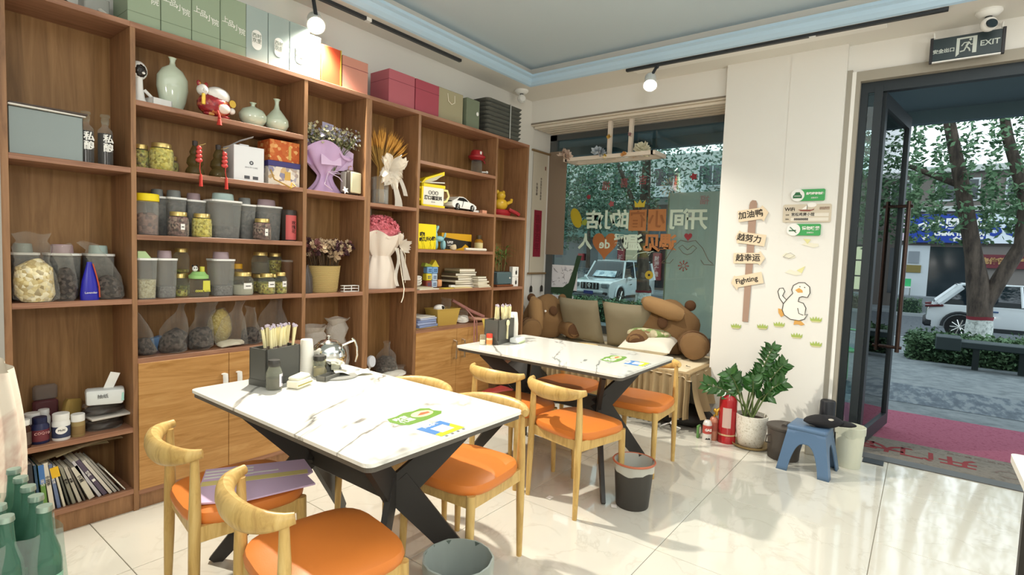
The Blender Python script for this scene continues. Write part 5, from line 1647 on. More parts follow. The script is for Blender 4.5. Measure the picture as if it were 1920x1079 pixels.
part('head', B().ball((0.0, -0.01, 0.14), (0.055, 0.038, 0.032)), WHITEM, t)
part('patch', B().ball((0.01, -0.038, 0.145), (0.022, 0.012, 0.016)), BLACK, t)
film_bag('crumpled pale bag between the mustard bin and the bookcase divider', 3.42, 0.12, 0.741, 0.17, 0.14, 0.11, WHITEM, 0.55, 0, 0.4, seedk=1)
t = thing('reading_clamp', 'folded dusky rose metal arm with a yellow strip, hanging over the cabinet edge', 'bracket', (3.40, 0.06, 0.741))
RC = mat('dusky_rose_metal', '#9c6a62', 0.45)
part('arm', B().tube([(-0.10, 0.05, 0.20), (0.05, -0.02, 0.11), (0.19, -0.06, 0.05)], [(0.012, 0.014)] * 3, 8), RC, t)
part('cable', B().tube([(0.0, -0.01, 0.13), (0.02, -0.10, 0.05), (0.0, -0.12, -0.12), (0.02, -0.11, -0.20), (0.05, -0.11, -0.12), (0.06, -0.09, 0.03)], 0.006, 8), RC, t)
part('pad', B().box((0.17, -0.02, 0.03), (0.20, 0.09, 0.022), (0, R(6), R(-10)), bev=0.004), mat('rose_pad', '#c79a84', 0.6), t)
part('yellow_strip', B().poly([(-0.01, 0), (0.02, 0), (0.085, -0.11), (0.045, -0.12)], 0.006, Matrix.Translation((0.10, -0.12, 0.045)) @ Matrix.Rotation(R(90), 4, 'X')), mat('strip_yellow', '#dfc460', 0.6), t, smooth=False)

# ---------------------------------------------------------------- bay F
t = thing('treasure_figurine', 'yellow and red good-luck figurine on the right end shelf', 'figurine', (3.93, 0.13, 1.700), R(-10))
GY = mat('figurine_gold', '#d0a92e', 0.3)
part('base', B().lathe([(0, 0), (0.10, 0), (0.115, 0.03), (0.09, 0.06), (0, 0.065)], seg=20, sy=0.7), mat('figurine_red', '#a0252c', 0.3), t)
part('body', B().ball((0, 0, 0.11), (0.075, 0.055, 0.06)), GY, t)
part('head', B().ball((-0.01, -0.01, 0.19), (0.048, 0.042, 0.04)), GY, t)
part('ear', B().ball((-0.045, -0.005, 0.222), (0.018, 0.012, 0.02)), GY, t)
part('ear', B().ball((0.025, -0.005, 0.222), (0.018, 0.012, 0.02)), GY, t)
part('arm', B().tube([(0.05, -0.03, 0.12), (0.085, -0.05, 0.14), (0.09, -0.05, 0.165)], [0.018, 0.016, 0.014], 8), GY, t)
part('scroll_paper', B().tube([(0.05, -0.06, 0.065), (0.13, -0.085, 0.035), (0.155, -0.09, 0.02)], 0.018, 8), mat('figurine_red', ''), t)
t = thing('potted_bamboo', 'small bamboo-leaved plant in a blue-grey square pot on a brown tray', 'plant', (3.95, 0.13, 1.043))
part('tray', B().box((0, 0, 0.010), (0.25, 0.16, 0.018), bev=0.003), mat('tray_brown', '#7a4526', 0.5), t, smooth=False)
part('pot', B().box((0, 0, 0.078), (0.215, 0.13, 0.118), bev=0.008), mat('pot_slate', '#54696e', 0.5), t)
part('soil', B().box((0, 0, 0.138), (0.19, 0.11, 0.006)), mat('soil', '#3b2f26', 0.95), t, smooth=False)
part('stud', B().ball((0.075, -0.066, 0.08), 0.009), WHITEP, t)
b, b2 = B(), B()
q = random.Random(44)
for k in range(5):
    x0 = -0.06 + 0.03 * k
    top = Vector((x0 + q.uniform(-.03, .05), q.uniform(-.03, .03), 0.30 + 0.12 * q.random()))
    b2.tube([(x0, 0, 0.13), ((x0 + top.x) / 2, 0, 0.22), top], 0.003, 5)
    for j in range(9):
        a = q.random() * 6.28
        p = Vector((x0, 0, 0.15)).lerp(top, 0.35 + 0.65 * q.random())
        leaf_blade(b, p, (math.cos(a), math.sin(a) * 0.5, q.uniform(-0.1, 0.9)), 0.085 + 0.05 * q.random(), 0.014, 0.35)
part('stem', b2, STEM, t)
part('leaves', b, mat('bamboo_green', '#5c7f3a', 0.6), t)
for k, (z, lab) in enumerate(((1.043, 'lower of two small white cards with a black plant print'), (1.135, 'upper of two small white cards with a black plant print'))):
    t = thing('picture_block', lab, 'card', (4.095, 0.07, z + 0.0), R(-12))
    hh = 0.090 if k == 0 else 0.095
    part('block', B().box((0, 0, hh / 2), (0.075, 0.05, hh), bev=0.002), WHITEP, t, smooth=False)
    part('plant_print', B().ball((0.008, -0.0255, hh * 0.42), (0.011, 0.001, 0.022), 8, 6).box((0.008, -0.026, hh * 0.72), (0.003, 0.001, 0.03)), INK, t)
solo('white_stand', B().box((0, 0, 0.035), (0.07, 0.06, 0.010)).tube([(0.0, 0, 0.03), (-0.01, 0, -0.28)], 0.016, 8).box((-0.01, 0, -0.30), (0.11, 0.11, 0.02)), WHITEP, 'white stand in the open bay below the bamboo pot', 'stand', (3.80, 0.12, 0.611))
film_bag('dark bag stuffed in the low bay beneath the end bookcase', 3.93, 0.14, 0.301, 0.26, 0.18, 0.26, DARKF, 0.7, 0, 0.4, filmm=clear('grey_film', '#6c6862', 0.5, 0.3))

# ---------------------------------------------------------------- on top of the bookcases
TOPZ = 2.391
GB = mat('sage_box', '#96a58c', 0.6)
GB2 = mat('sage_blue_box', '#a2b0ac', 0.6)
w = 0.138
for k in range(4):
    x = 1.005 + (w + 0.003) * k
    t = thing('tea_box', 'sage green tea box with white brush lettering, %s of the row' % ('leftmost', 'second from the left', 'third from the left', 'fourth from the left')[k], 'box', (x, 0.115, TOPZ), 0, 'sage green boxes on the bookcase')
    part('carton', B().box((0, 0, 0.145), (w, 0.20, 0.29), bev=0.002), GB, t, smooth=False)
    part('lid_seam', B().lo(-w / 2 - 0.0005, w / 2 + 0.0005, -0.1008, 0.1, 0.052, 0.0545), mat('seam_green', '#76866e', 0.7), t, smooth=False)
    for j, ch in enumerate('上品小院'):
        text(ch, 0.036, WHITEM, t, (-0.045 + 0.030 * j, -0.1008, 0.165 - 0.012 * j), FACE_Y)
for k in range(3):
    ww = 0.128
    x = 1.555 + (ww + 0.003) * k
    t = thing('tea_box', 'pale blue-green tea box with an oval white seal, %s of three' % ('left', 'middle', 'right')[k], 'box', (x, 0.115, TOPZ), 0, 'blue-green boxes with oval seals')
    part('carton', B().box((0, 0, 0.145), (ww, 0.20, 0.29), bev=0.002), GB2, t, smooth=False)
    pts = [(0.028 * math.cos(a), 0.028 * math.sin(a) + (0.026 if math.sin(a) > 0 else -0.026)) for a in [2 * PI * i / 24 for i in range(24)]]
    part('seal', B().poly(pts, 0.001, Matrix.Translation((0.0, -0.1002, 0.115)) @ Matrix.Rotation(R(90), 4, 'X')), WHITEM, t, smooth=False)
    text('西时\n京里', 0.027, mat('seal_ink', '#7a8578', 0.7), t, (0.0, -0.1022, 0.122), FACE_Y)
solo('tea_box', B().box((0, 0, 0.13), (0.085, 0.20, 0.26), bev=0.002), mat('olive_box', '#7f8f6a', 0.6), 'plain olive box between the sealed boxes and the red box', 'box', (1.918, 0.12, TOPZ), smooth=False)
t = thing('gift_box', 'orange-red gift box standing under the left lamp', 'box', (2.035, 0.12, TOPZ))
part('carton', B().box((0, 0, 0.115), (0.135, 0.20, 0.23), bev=0.002), mat('orange_red_box', '#d2502e', 0.5), t, smooth=False)
part('gold_edge', B().box((0.072, -0.0, 0.115), (0.008, 0.203, 0.232)), mat('gold_tag', ''), t, smooth=False)
for k, (x, ww, c, hh, lab) in enumerate(((2.22, 0.20, '#c88a78', 0.21, 'pale red box right of the orange-red gift box'), (2.62, 0.24, '#b4606a', 0.235, 'rose red carton above the pink bouquet bay'), (2.87, 0.24, '#a84a58', 0.235, 'dark rose carton left of the beige box'))):
    t = thing('gift_box', lab, 'box', (x, 0.125, TOPZ))
    part('carton', B().box((0, 0, hh / 2), (ww, 0.21, hh), bev=0.002), mat('rose_box_%d' % k, c, 0.55), t, smooth=False)
    part('lid_seam', B().lo(-ww / 2 - 0.0006, ww / 2 + 0.0006, -0.1056, 0.1, hh * 0.7, hh * 0.7 + 0.003), mat('seam_rose', '#7c3440', 0.7), t, smooth=False)
t = thing('gift_bag', 'beige paper carrier bag with a cord handle on the bookcase', 'bag', (3.15, 0.13, TOPZ))
part('bag_body', B().box((0, 0, 0.125), (0.29, 0.16, 0.25), bev=0.004), mat('beige_bag', '#a89f80', 0.6), t, smooth=False)
part('cord_handle', B().tube([(-0.04, -0.083, 0.22), (-0.035, -0.09, 0.16), (0.0, -0.092, 0.14), (0.035, -0.09, 0.16), (0.04, -0.083, 0.22)], 0.003, 6), mat('cord_cream', ''), t)
t = thing('gift_bag', 'dull green paper bag beside the black trays', 'bag', (3.40, 0.12, TOPZ))
part('bag_body', B().box((0, 0, 0.12), (0.16, 0.18, 0.24), bev=0.004), mat('dull_green', '#77806a', 0.6), t, smooth=False)
part('handle_knot', B().ball((0.05, -0.093, 0.13), (0.014, 0.006, 0.018)), WHITEM, t)
TRAYM = mat('tray_black', '#565751', 0.4)
for k in range(8):
    t = thing('food_tray', ('lowest black plastic tray of the strapped stack', 'second black tray from the bottom of the strapped stack', 'third black tray from the bottom of the strapped stack', 'fourth black tray from the bottom of the strapped stack', 'fourth black tray from the top of the strapped stack', 'third black tray from the top of the strapped stack', 'second black tray from the top of the strapped stack', 'topmost black tray of the strapped stack')[k], 'tray', (3.80, 0.13, TOPZ + 0.037 * k), 0, 'black trays on the bookcase')
    b = B()
    o = rounded(0.50, 0.26, 0.04, 4)
    va = [b.bm.verts.new((x * 0.90, y * 0.86, 0)) for x, y in o]
    vb = [b.bm.verts.new((x, y, 0.030)) for x, y in o]
    vc = [b.bm.verts.new((x * 1.02, y * 1.03, 0.036)) for x, y in o]
    b.bm.faces.new(list(reversed(va)))
    for a, c in ((va, vb), (vb, vc)):
        for j in range(len(o)):
            b.bm.faces.new((a[j], a[(j + 1) % len(o)], c[(j + 1) % len(o)], c[j]))
    b.bm.faces.new(vc)
    part('tray_body', b, TRAYM, t, smooth=False)
t = thing('strap', 'thin pale packing strap around the black trays', 'strap', (3.80, 0.13, TOPZ))
for z in (-0.142, 0.138):
    part('strap_run', B().lo(0.05, 0.058, z, z + 0.004, 0.0, 0.302), mat('strap_clear', '#c8cac6', 0.3), t, smooth=False)
part('strap_run', B().lo(0.05, 0.058, -0.142, 0.142, 0.299, 0.302), mat('strap_clear', ''), t, smooth=False)
t = thing('router', 'grey wall box with black cables above the narrow bookcase', 'box', (0.86, 0.22, TOPZ))
part('box_body', B().box((0, 0, 0.06), (0.10, 0.10, 0.12), bev=0.004), mat('box_grey', '#a9aaa4', 0.5), t, smooth=False)
part('cable', B().tube([(0, -0.05, 0.04), (-0.08, -0.08, 0.02), (-0.2, -0.05, 0.10), (-0.34, 0.0, 0.16)], 0.006, 8), BLACK, t)
part('cable', B().tube([(0.01, -0.05, 0.06), (0.03, -0.09, 0.03), (0.02, -0.10, 0.008)], 0.012, 8), mat('cable_white', '#d6d4cc', 0.5), t)

# ---------------------------------------------------------------- on the near table (top z = 0.740)
TZ = 0.740
CADDY = mat('caddy_grey', '#4f4f4a', 0.45)
CUP = mat('paper_cup', '#efece2', 0.7)


def straw_holder(label, x, y, rot, w, d, hook):
    t = thing('cutlery_box', label, 'holder', (x, y, TZ), rot)
    part('box_body', open_box(B(), w, d, 0.165, 0.006), CADDY, t, smooth=False)
    part('inner_wall', B().lo(-0.004, 0.004, -d / 2 + 0.007, d / 2 - 0.007, 0.006, 0.12), CADDY, t, smooth=False)
    part('base_lip', B().lo(-w / 2 - 0.002, w / 2 + 0.002, -d / 2 - 0.002, d / 2 + 0.002, 0.0, 0.028), CADDY, t, smooth=False)
    if hook:
        part('spoon_handle', B().tube([(0.0, -d / 2 - 0.006, 0.03), (0.0, -d / 2 - 0.008, 0.09), (0.0, -d / 2 - 0.008, 0.125)], [(0.010, 0.004), (0.007, 0.004), (0.009, 0.004)], 8).ball((0.004, -d / 2 - 0.008, 0.14), (0.022, 0.008, 0.022)), mat('spoon_cream', '#e6dfb4', 0.4), t)
    return t


def chopsticks(n, cx, cy, rot, grp, lab, seed):
    """paper-sleeved chopsticks standing in a box: one object each"""
    q = random.Random(seed)
    SL = mat('chopstick_sleeve', '#e9dfae', 0.6)
    me_s = B().tube([(0, 0, 0), (0, 0, 0.215)], [(0.007, 0.004)] * 2, 6).mesh('sleeve', SL)
    me_p = B().tube([(0, 0, 0.09), (0, 0, 0.13)], [(0.0074, 0.0044)] * 2, 6).mesh('print_band', mat('sleeve_print', '#8a7c70', 0.7))
    me_t = B().ball((0, 0, 0.219), (0.0095, 0.004, 0.007), 8, 6).jiggle(0.005, 300).mesh('twisted_end', mat('sleeve_end', '#b5aab8', 0.5))
    m = Matrix.Rotation(rot, 4, 'Z')
    for k in range(n):
        lx = cx[1] + (cx[2] - cx[1]) * (k + 0.5) / n
        ly = q.uniform(-0.038, 0.038)
        p = m @ Vector((lx, ly, 0)) + Vector((cx[0], cy, TZ + 0.034))
        o = thing('chopsticks', lab, 'chopsticks', p, (q.uniform(-0.10, 0.10), (lx - (cx[1] + cx[2]) / 2) * 1.6 + q.uniform(-0.08, 0.08), q.uniform(0, 1)), grp)
        link('sleeve', me_s, o)
        link('print_band', me_p, o)
        link('twisted_end', me_t, o)


straw_holder('dark grey cutlery box holding paper-sleeved chopsticks on the near table', 1.256, -0.760, R(12), 0.185, 0.105, False)
chopsticks(22, (1.256, -0.035, 0.080), -0.760, R(12), 'sleeved chopsticks in the near box', 'paper-sleeved chopsticks standing in the grey box on the near table', 3)
t = thing('glass_bottle', 'small glass bottle with a black cap, dark vinegar and a white label', 'bottle', (1.190, -0.872, TZ), R(35))
part('glass', B().lathe([(0, 0), (0.030, 0), (0.033, 0.004), (0.033, 0.070), (0.026, 0.090), (0.021, 0.098), (0.021, 0.108)], seg=20), clear('bottle_clear', '#dfe2d2', 0.14, 0.04, '#eeeee2'), t)
part('vinegar', B().lathe([(0, 0.003), (0.031, 0.004), (0.031, 0.048), (0, 0.049)], seg=20), mat('vinegar', '#40382c', 0.2), t)
part('cap', B().lathe([(0.024, 0.100), (0.025, 0.102), (0.025, 0.124), (0.023, 0.127), (0, 0.127)], seg=20), mat('cap_black', '#3a3834', 0.4), t)
part('paper_label', B().grid(5, 1, lambda u, v: (0.0336 * math.sin((u - 0.5) * 0.9), -0.0336 * math.cos((u - 0.5) * 0.9), 0.014 + 0.055 * v)), mat('label_lilac', '#dcd8e2', 0.7), t)
part('barcode', B().box((0.003, -0.0338, 0.042), (0.010, 0.001, 0.030)), mat('emblem_grey', ''), t, smooth=False)
t = thing('tissue_block', 'small white cloth-wrapped block with a dark stripe next to the glass bottle', 'tissue', (1.288, -0.905, TZ), R(25))
part('block', B().box((0, 0, 0.018), (0.105, 0.06, 0.034), bev=0.006), mat('offwhite_cloth', '#e2dec8', 0.8), t)
part('stripe', B().lo(-0.052, 0.052, -0.0308, -0.029, 0.014, 0.018), mat('olive_print', ''), t, smooth=False)
part('upper_fold', B().box((0.005, 0.004, 0.042), (0.095, 0.05, 0.016), (R(4), R(-3), 0), bev=0.005), mat('offwhite_cloth', ''), t)
for k in range(1):
    t = thing('cup_stack', 'tall stack of upturned white paper cups behind the cutlery box', 'cups', (1.425, -0.735, TZ))
    part('cup', B().lathe([(0.036, 0), (0.0365, 0.003), (0.027, 0.088), (0.025, 0.09), (0, 0.09)], seg=20), CUP, t)
    for j in range(1, 8):
        part('cup', B().lathe([(0.0355, 0.012 * j), (0.036, 0.012 * j + 0.003), (0.0268, 0.088 + 0.012 * j), (0.025, 0.09 + 0.012 * j), (0, 0.09 + 0.012 * j)], seg=20), CUP, t)
t = thing('kettle', 'round polished steel teapot with a knob lid and curved handle', 'teapot', (1.545, -0.735, TZ), R(-25))
part('body', B().lathe([(0, 0), (0.058, 0), (0.062, 0.006), (0.082, 0.045), (0.088, 0.075), (0.083, 0.105), (0.066, 0.132), (0.048, 0.144)], seg=30), CHROME, t)
part('lid', B().lathe([(0.050, 0.142), (0.050, 0.147), (0.038, 0.155), (0.012, 0.161), (0.005, 0.165), (0.005, 0.170), (0.011, 0.176), (0.011, 0.182), (0, 0.187)], seg=24), CHROME, t)
part('spout', B().tube([(-0.070, 0, 0.05), (-0.105, 0, 0.09), (-0.125, 0, 0.135)], [0.022, 0.014, 0.009], 12), CHROME, t)
part('handle', B().tube([(0.066, 0, 0.128), (0.100, 0, 0.142), (0.122, 0, 0.150)], 0.006, 8).tube([(0.112, 0, 0.162), (0.126, 0, 0.150), (0.138, 0, 0.115), (0.140, 0, 0.075), (0.132, 0, 0.040)], [(0.007, 0.006)] * 5, 8), CHROME, t)
solo('trivet', B().lathe([(0, 0), (0.095, 0), (0.098, 0.004), (0.095, 0.007), (0, 0.007)], seg=28), mat('slate_grey', '#8f8f88', 0.6), 'flat round grey trivet in front of the steel teapot', 'trivet', (1.515, -0.850, TZ))
for k, (x, y, lab) in enumerate(((1.452, -0.80, 'small spice jar with a dark lid in front of the paper cups'), (1.490, -0.765, 'small spice jar with a dark lid touching the teapot'))):
    t = thing('spice_jar', lab, 'jar', (x, y, TZ), 0, 'spice jars by the teapot')
    part('glass', B().lathe([(0, 0), (0.026, 0), (0.027, 0.004), (0.027, 0.07), (0.022, 0.08)], seg=16), MATS['bottle_clear'], t)
    part('spice', B().lathe([(0, 0.003), (0.0255, 0.004), (0.0255, 0.045), (0, 0.046)], seg=16), mat('spice_tan', '#b7a886', 0.9), t)
    part('cap', B().lathe([(0.024, 0.078), (0.027, 0.08), (0.027, 0.10), (0, 0.102)], seg=16), mat('cap_black', ''), t)
t = thing('jar_tray', 'dark low tray in front of the spice jars', 'tray', (1.455, -0.872, TZ), R(20))
part('tray', open_box(B(), 0.11, 0.05, 0.022), mat('tray_grey', '#6b6a63', 0.5), t, smooth=False)
solo('tissue_sheet', B().grid(10, 8, lambda u, v: (-0.09 + 0.18 * u, -0.05 + 0.10 * v, 0.010 + 0.012 * noise.noise(Vector((u * 3, v * 3, 0))) + 0.035 * max(0, 0.4 - u))), mat('tissue_cream', '#e9e6cd', 0.8), 'crumpled cream paper tissue leaning on the teapot', 'tissue', (1.590, -0.865, TZ), R(-20))


def table_stickers(x, y, rot, which):
    t = thing('table_sticker', 'green and yellow bubble sticker with white letters on the %s table' % which, 'sticker', (x, y, TZ + 0.0002), rot)
    o = [(-0.105, -0.03), (-0.085, -0.055), (0.0, -0.06), (0.09, -0.05), (0.115, -0.03), (0.10, 0.0), (0.11, 0.03), (0.085, 0.055), (0.04, 0.05), (0.0, 0.062), (-0.05, 0.05), (-0.09, 0.052), (-0.108, 0.02)]
    part('sticker', B().poly(o, 0.0006), mat('sticker_green', '#6f9a3c', 0.4), t, smooth=False)
    part('inner_patch', B().poly([(0.0 + 0.052 * math.cos(a) + 0.04, 0.032 * math.sin(a)) for a in [2 * PI * k / 18 for k in range(18)]], 0.0004, Matrix.Translation((0, 0.002, 0.0006))), mat('sticker_cream', '#ecdca8', 0.5), t, smooth=False)
    part('figure_print', B().poly([(0.01, -0.005), (0.045, 0.012), (0.075, 0.002), (0.07, -0.014), (0.03, -0.012)], 0.0004, Matrix.Translation((0, 0.002, 0.0011))), mat('sticker_red', '#c8643c', 0.5), t, smooth=False)
    text('吃货\n优惠', 0.033, WHITEM, t, (-0.055, 0.0, 0.0009), bold=0.0008, depth=0.0002)
    t = thing('table_sticker', 'blue and yellow ordering sticker with a blank white square on the %s table' % which, 'sticker', (x - 0.03, y - 0.165, TZ + 0.0002), rot)
    part('sticker', B().lo(-0.062, 0.062, -0.058, 0.058, 0, 0.0006), mat('sticker_blue', '#4f86c6', 0.4), t, smooth=False)
    part('yellow_corner', B().poly([(-0.062, -0.058), (0.062, -0.058), (0.062, 0.01), (0.02, -0.02), (-0.062, -0.03)], 0.0003, Matrix.Translation((0, 0, 0.0006))), mat('sticker_lime', '#c3cf2c', 0.4), t, smooth=False)
    part('white_square', B().lo(-0.03, 0.034, -0.034, 0.022, 0.0009, 0.0012), WHITEM, t, smooth=False)
    text('扫码点餐', 0.018, WHITEM, t, (0.0, 0.046, 0.0008), bold=0.0006, depth=0.0002)
    b = B()
    for k in range(4):
        b.box((-0.045 + 0.03 * k, -0.066, 0.0004), (0.010, 0.008, 0.0006))
    part('dots', b, mat('dot_grey', '#6a6a60', 0.6), t, smooth=False)


table_stickers(1.350, -1.585, R(4), 'near')
table_stickers(2.965, -1.585, R(4), 'back')

# ---------------------------------------------------------------- on the back table
straw_holder('grey cutlery box with a cream spoon handle on the back table', 2.885, -0.745, R(10), 0.225, 0.11, True)
chopsticks(12, (2.885, -0.03, 0.045), -0.745, R(10), 'left bundle of sleeved chopsticks', 'left bundle of sleeved chopsticks in the grey box on the back table', 5)
chopsticks(6, (2.885, 0.055, 0.100), -0.745, R(10), 'right bundle of sleeved chopsticks', 'right bundle of sleeved chopsticks in the grey box on the back table', 6)
t = thing('cup_stack', 'tall stack of upturned paper cups right of the spoon-fronted box', 'cups', (3.075, -0.72, TZ))
for j in range(9):
    part('cup', B().lathe([(0.036, 0.013 * j), (0.0365, 0.013 * j + 0.003), (0.027, 0.088 + 0.013 * j), (0.025, 0.09 + 0.013 * j), (0, 0.09 + 0.013 * j)], seg=20), CUP, t)
t = thing('tissue_pack', 'white tissue packet at the foot of the spoon-fronted box', 'tissue', (2.975, -0.838, TZ), R(14))
part('packet', B().box((0, 0, 0.020), (0.13, 0.07, 0.038), bev=0.012, seg=2), mat('tissue_wrap', ''), t)
part('green_edge', B().lo(-0.055, 0.055, -0.036, -0.032, 0.003, 0.012), mat('mint_green', '#c9d8a4', 0.6), t, smooth=False)
pill_bottle('little seasoning jar with a bright red cap on the back table', 2.748, -0.772, TZ, 0.021, 0.075, mat('chili_fill', '#d8b88a', 0.4), mat('cap_scarlet', '#d5422c', 0.35), mat('chili_label', '#d9864a', 0.5), cap=0.30, neck=0.92)
t = thing('salt_jar', 'little clear salt jar left of the red-capped one', 'jar', (2.722, -0.735, TZ))
part('glass', B().lathe([(0, 0), (0.020, 0), (0.020, 0.060), (0.018, 0.066), (0, 0.066)], seg=16), MATS['bottle_clear'], t)
part('salt', B().lathe([(0, 0.002), (0.018, 0.003), (0.018, 0.03), (0, 0.031)], seg=16), WHITEM, t)

# ---------------------------------------------------------------- white table corner at the right edge
t = thing('side_table', 'white tabletop corner reaching in at the right edge', 'table', (1.47, -3.75, 0))
part('tabletop', B().poly(rounded(1.0, 0.84, 0.02), 0.025, Matrix.Translation((0.52, 0, 0.715))), mat('table_white', '#e9e7e0', 0.3), t, smooth=False)
for x in (0.06, 0.98):
    for y in (-0.36, 0.36):
        part('leg', B().lo(x - 0.02, x + 0.02, y - 0.02, y + 0.02, 0, 0.715), BLACKM, t, smooth=False)

# ---------------------------------------------------------------- waste bins
BINP = mat('bin_dark', '#3d3a36', 0.5)
LINER = clear('bin_liner', '#d6dfd8', 0.40, 0.3, '#e2ebe6', 0.5, edge=0.25)


def bin_(label, x, y, r, h, bodym, linerm, rimm=None):
    t = thing('waste_bin', label, 'bin', (x, y, 0))
    part('body', B().lathe([(0, 0), (r * 0.80, 0), (r * 0.82, 0.004), (r, h), (r * 0.985, h), (r * 0.79, 0.012), (0, 0.012)], seg=30), bodym, t)
    b = B().lathe([(r * 1.015, h * 0.80), (r * 1.035, h * 0.9), (r * 1.03, h * 1.005), (r * 0.98, h * 1.01), (r * 0.86, h * 0.72), (r * 0.68, h * 0.25), (r * 0.5, h * 0.12), (0, h * 0.11)], seg=36)
    for v in b.bm.verts:
        a = math.atan2(v.co.y, v.co.x)
        k = 1 + 0.015 * math.sin(a * 13) + 0.01 * math.sin(a * 7 + 1)
        v.co.x *= k
        v.co.y *= k
        if v.co.z < h * 0.85 and math.hypot(v.co.x, v.co.y) > r * 0.96:
            v.co.z += 0.008 * math.sin(a * 3 + 1) + 0.003 * math.sin(a * 9)
    part('liner', b, linerm, t)
    if rimm:
        part('rim', B().tube([(r * 1.04 * math.cos(a), r * 1.04 * math.sin(a), h) for a in [2 * PI * k / 30 for k in range(31)]], 0.006, 6, cap=False), rimm, t)
    return t


bin_('waste bin with a pale liner under the near table, cut by the bottom edge', 1.365, -1.81, 0.122, 0.275, mat('bin_green_grey', '#5c665f', 0.5), LINER)
bin_('dark waste bin with a terracotta rim and white liner by the middle chair', 2.715, -1.862, 0.108, 0.25, BINP, clear('liner_white', '#e6e6dc', 0.55, 0.3, '#f0f0ea', 0.5), mat('terracotta', '#b5674a', 0.5))

# ---------------------------------------------------------------- items along the window wall
t = thing('plastic_stool', 'blue-grey plastic stool with four splayed legs and arched sides', 'stool', (4.00, -2.525, 0), R(-4))
SB = mat('stool_blue', '#55708f', 0.4)
TH = 0.295
b = B()


def stool_shell():
    n = 10
    for s in range(4):
        m = Matrix.Rotation(PI / 2 * s, 4, 'Z')
        us = [-1, -0.9, -0.8, -0.7, -0.62, -0.581, -0.58] + [0.58 * math.sin(R(-90 + 9 * k)) for k in range(1, 20)] + [0.58, 0.581, 0.62, 0.7, 0.8, 0.9, 1]
        nz = 10
        cols = []
        for u in us:
            ax = abs(u)
            h0 = 0.70 * max(0.0, 1 - (ax / 0.58) ** 2.8) ** 0.5 if ax <= 0.58 else 0.0
            col = []
            for j in range(nz + 1):
                v = h0 + (1 - h0) * j / nz
                half = 0.155 - 0.045 * v
                col.append(b.bm.verts.new(m @ Vector((u * half, -half, TH * v * 0.93))))
            cols.append(col)
        for c0, c1 in zip(cols, cols[1:]):
            for j in range(nz):
                b.bm.faces.new((c0[j], c1[j], c1[j + 1], c0[j + 1]))


stool_shell()
bmesh.ops.remove_doubles(b.bm, verts=b.bm.verts, dist=0.0006)
o = part('leg_shell', b, SB, t)
sm = o.modifiers.new('thickness', 'SOLIDIFY')
sm.thickness = 0.012
part('seat_top', B().box((0, 0, TH - 0.012), (0.232, 0.232, 0.034), bev=0.015, seg=3), SB, t)
t = thing('black_cap', 'crumpled black cap lying on the blue-grey stool', 'hat', (4.02, -2.62, TH + 0.006), R(-62))
part('crown', B().ball((-0.03, 0, 0.035), (0.125, 0.075, 0.038)).jiggle(0.02, 12, 2), mat('cap_cloth', '#1d1c1f', 0.85), t)
part('peak', B().ball((0.105, 0.01, 0.022), (0.07, 0.055, 0.016)).jiggle(0.006, 20), mat('cap_cloth', ''), t)
part('badge', B().ball((0.0, -0.045, 0.058), (0.02, 0.01, 0.006), rot=(R(40), 0, 0)).ball((-0.055, -0.035, 0.060), (0.014, 0.008, 0.005), rot=(R(30), 0, 0)), mat('badge_grey', '#b7b1a4', 0.6), t)
t = bin_('cream waste bin with a bag over its rim, right of the blue-grey stool', 4.255, -2.73, 0.088, 0.275, mat('bin_cream', '#d6d8c6', 0.5), clear('liner_cream', '#dfe2d2', 0.65, 0.3, '#eef0e6', 0.5))
t = thing('compost_bucket', 'brown-grey lidded bucket with a side handle between pot and stool', 'bucket', (4.105, -2.355, 0))
BK = mat('bucket_brown', '#4f4842', 0.55)
part('body', B().lathe([(0, 0), (0.098, 0), (0.100, 0.004), (0.110, 0.215), (0, 0.215)], seg=30), BK, t)
part('lid', B().lathe([(0.114, 0.21), (0.117, 0.214), (0.117, 0.228), (0.105, 0.233), (0.09, 0.229), (0, 0.231)], seg=30), BK, t)
part('lid_knob', B().tube([(-0.035, 0, 0.234), (0.035, 0, 0.234)], [(0.016, 0.012)] * 2, 8), BK, t)
part('handle', B().tube([(-0.085, 0.075, 0.17), (-0.11, 0.09, 0.165), (-0.115, 0.095, 0.12), (-0.08, 0.075, 0.11)], 0.005, 8), BK, t)
# zamioculcas
t = thing('potted_plant', 'leafy green plant in a speckled white pot on an ochre saucer', 'plant', (4.20, -2.115, 0))
part('saucer', B().lathe([(0, 0.004), (0.10, 0.0), (0.130, 0.022), (0.134, 0.022), (0.128, 0.006), (0.1, 0.0), (0, 0.0)], seg=30), mat('ochre_saucer', '#a38a5c', 0.5), t)
part('pot', B().lathe([(0, 0.008), (0.082, 0.008), (0.088, 0.014), (0.108, 0.13), (0.112, 0.235), (0.104, 0.237), (0.10, 0.20), (0, 0.20)], seg=32), speckle('speckled_glaze', ['#e2ded2', '#e8e4da', '#dcd6c8', '#e6e2d6', '#c2baa8'], 120, 0.4, 0.05), t)
part('soil', B().lathe([(0.103, 0.205), (0, 0.215)], seg=24), mat('soil', ''), t)
b, b2 = B(), B()
q = random.Random(77)
ST = [(-0.33, 0.10, 0.44, 8), (-0.22, 0.02, 0.53, 8), (-0.10, -0.06, 0.50, 8), (0.02, -0.03, 0.55, 9), (0.04, -0.08, 0.74, 12), (0.10, -0.12, 0.62, 10), (-0.14, 0.10, 0.46, 8), (0.0, -0.18, 0.50, 9), (-0.05, 0.12, 0.52, 9), (0.07, 0.05, 0.48, 8), (-0.02, -0.11, 0.40, 7)]
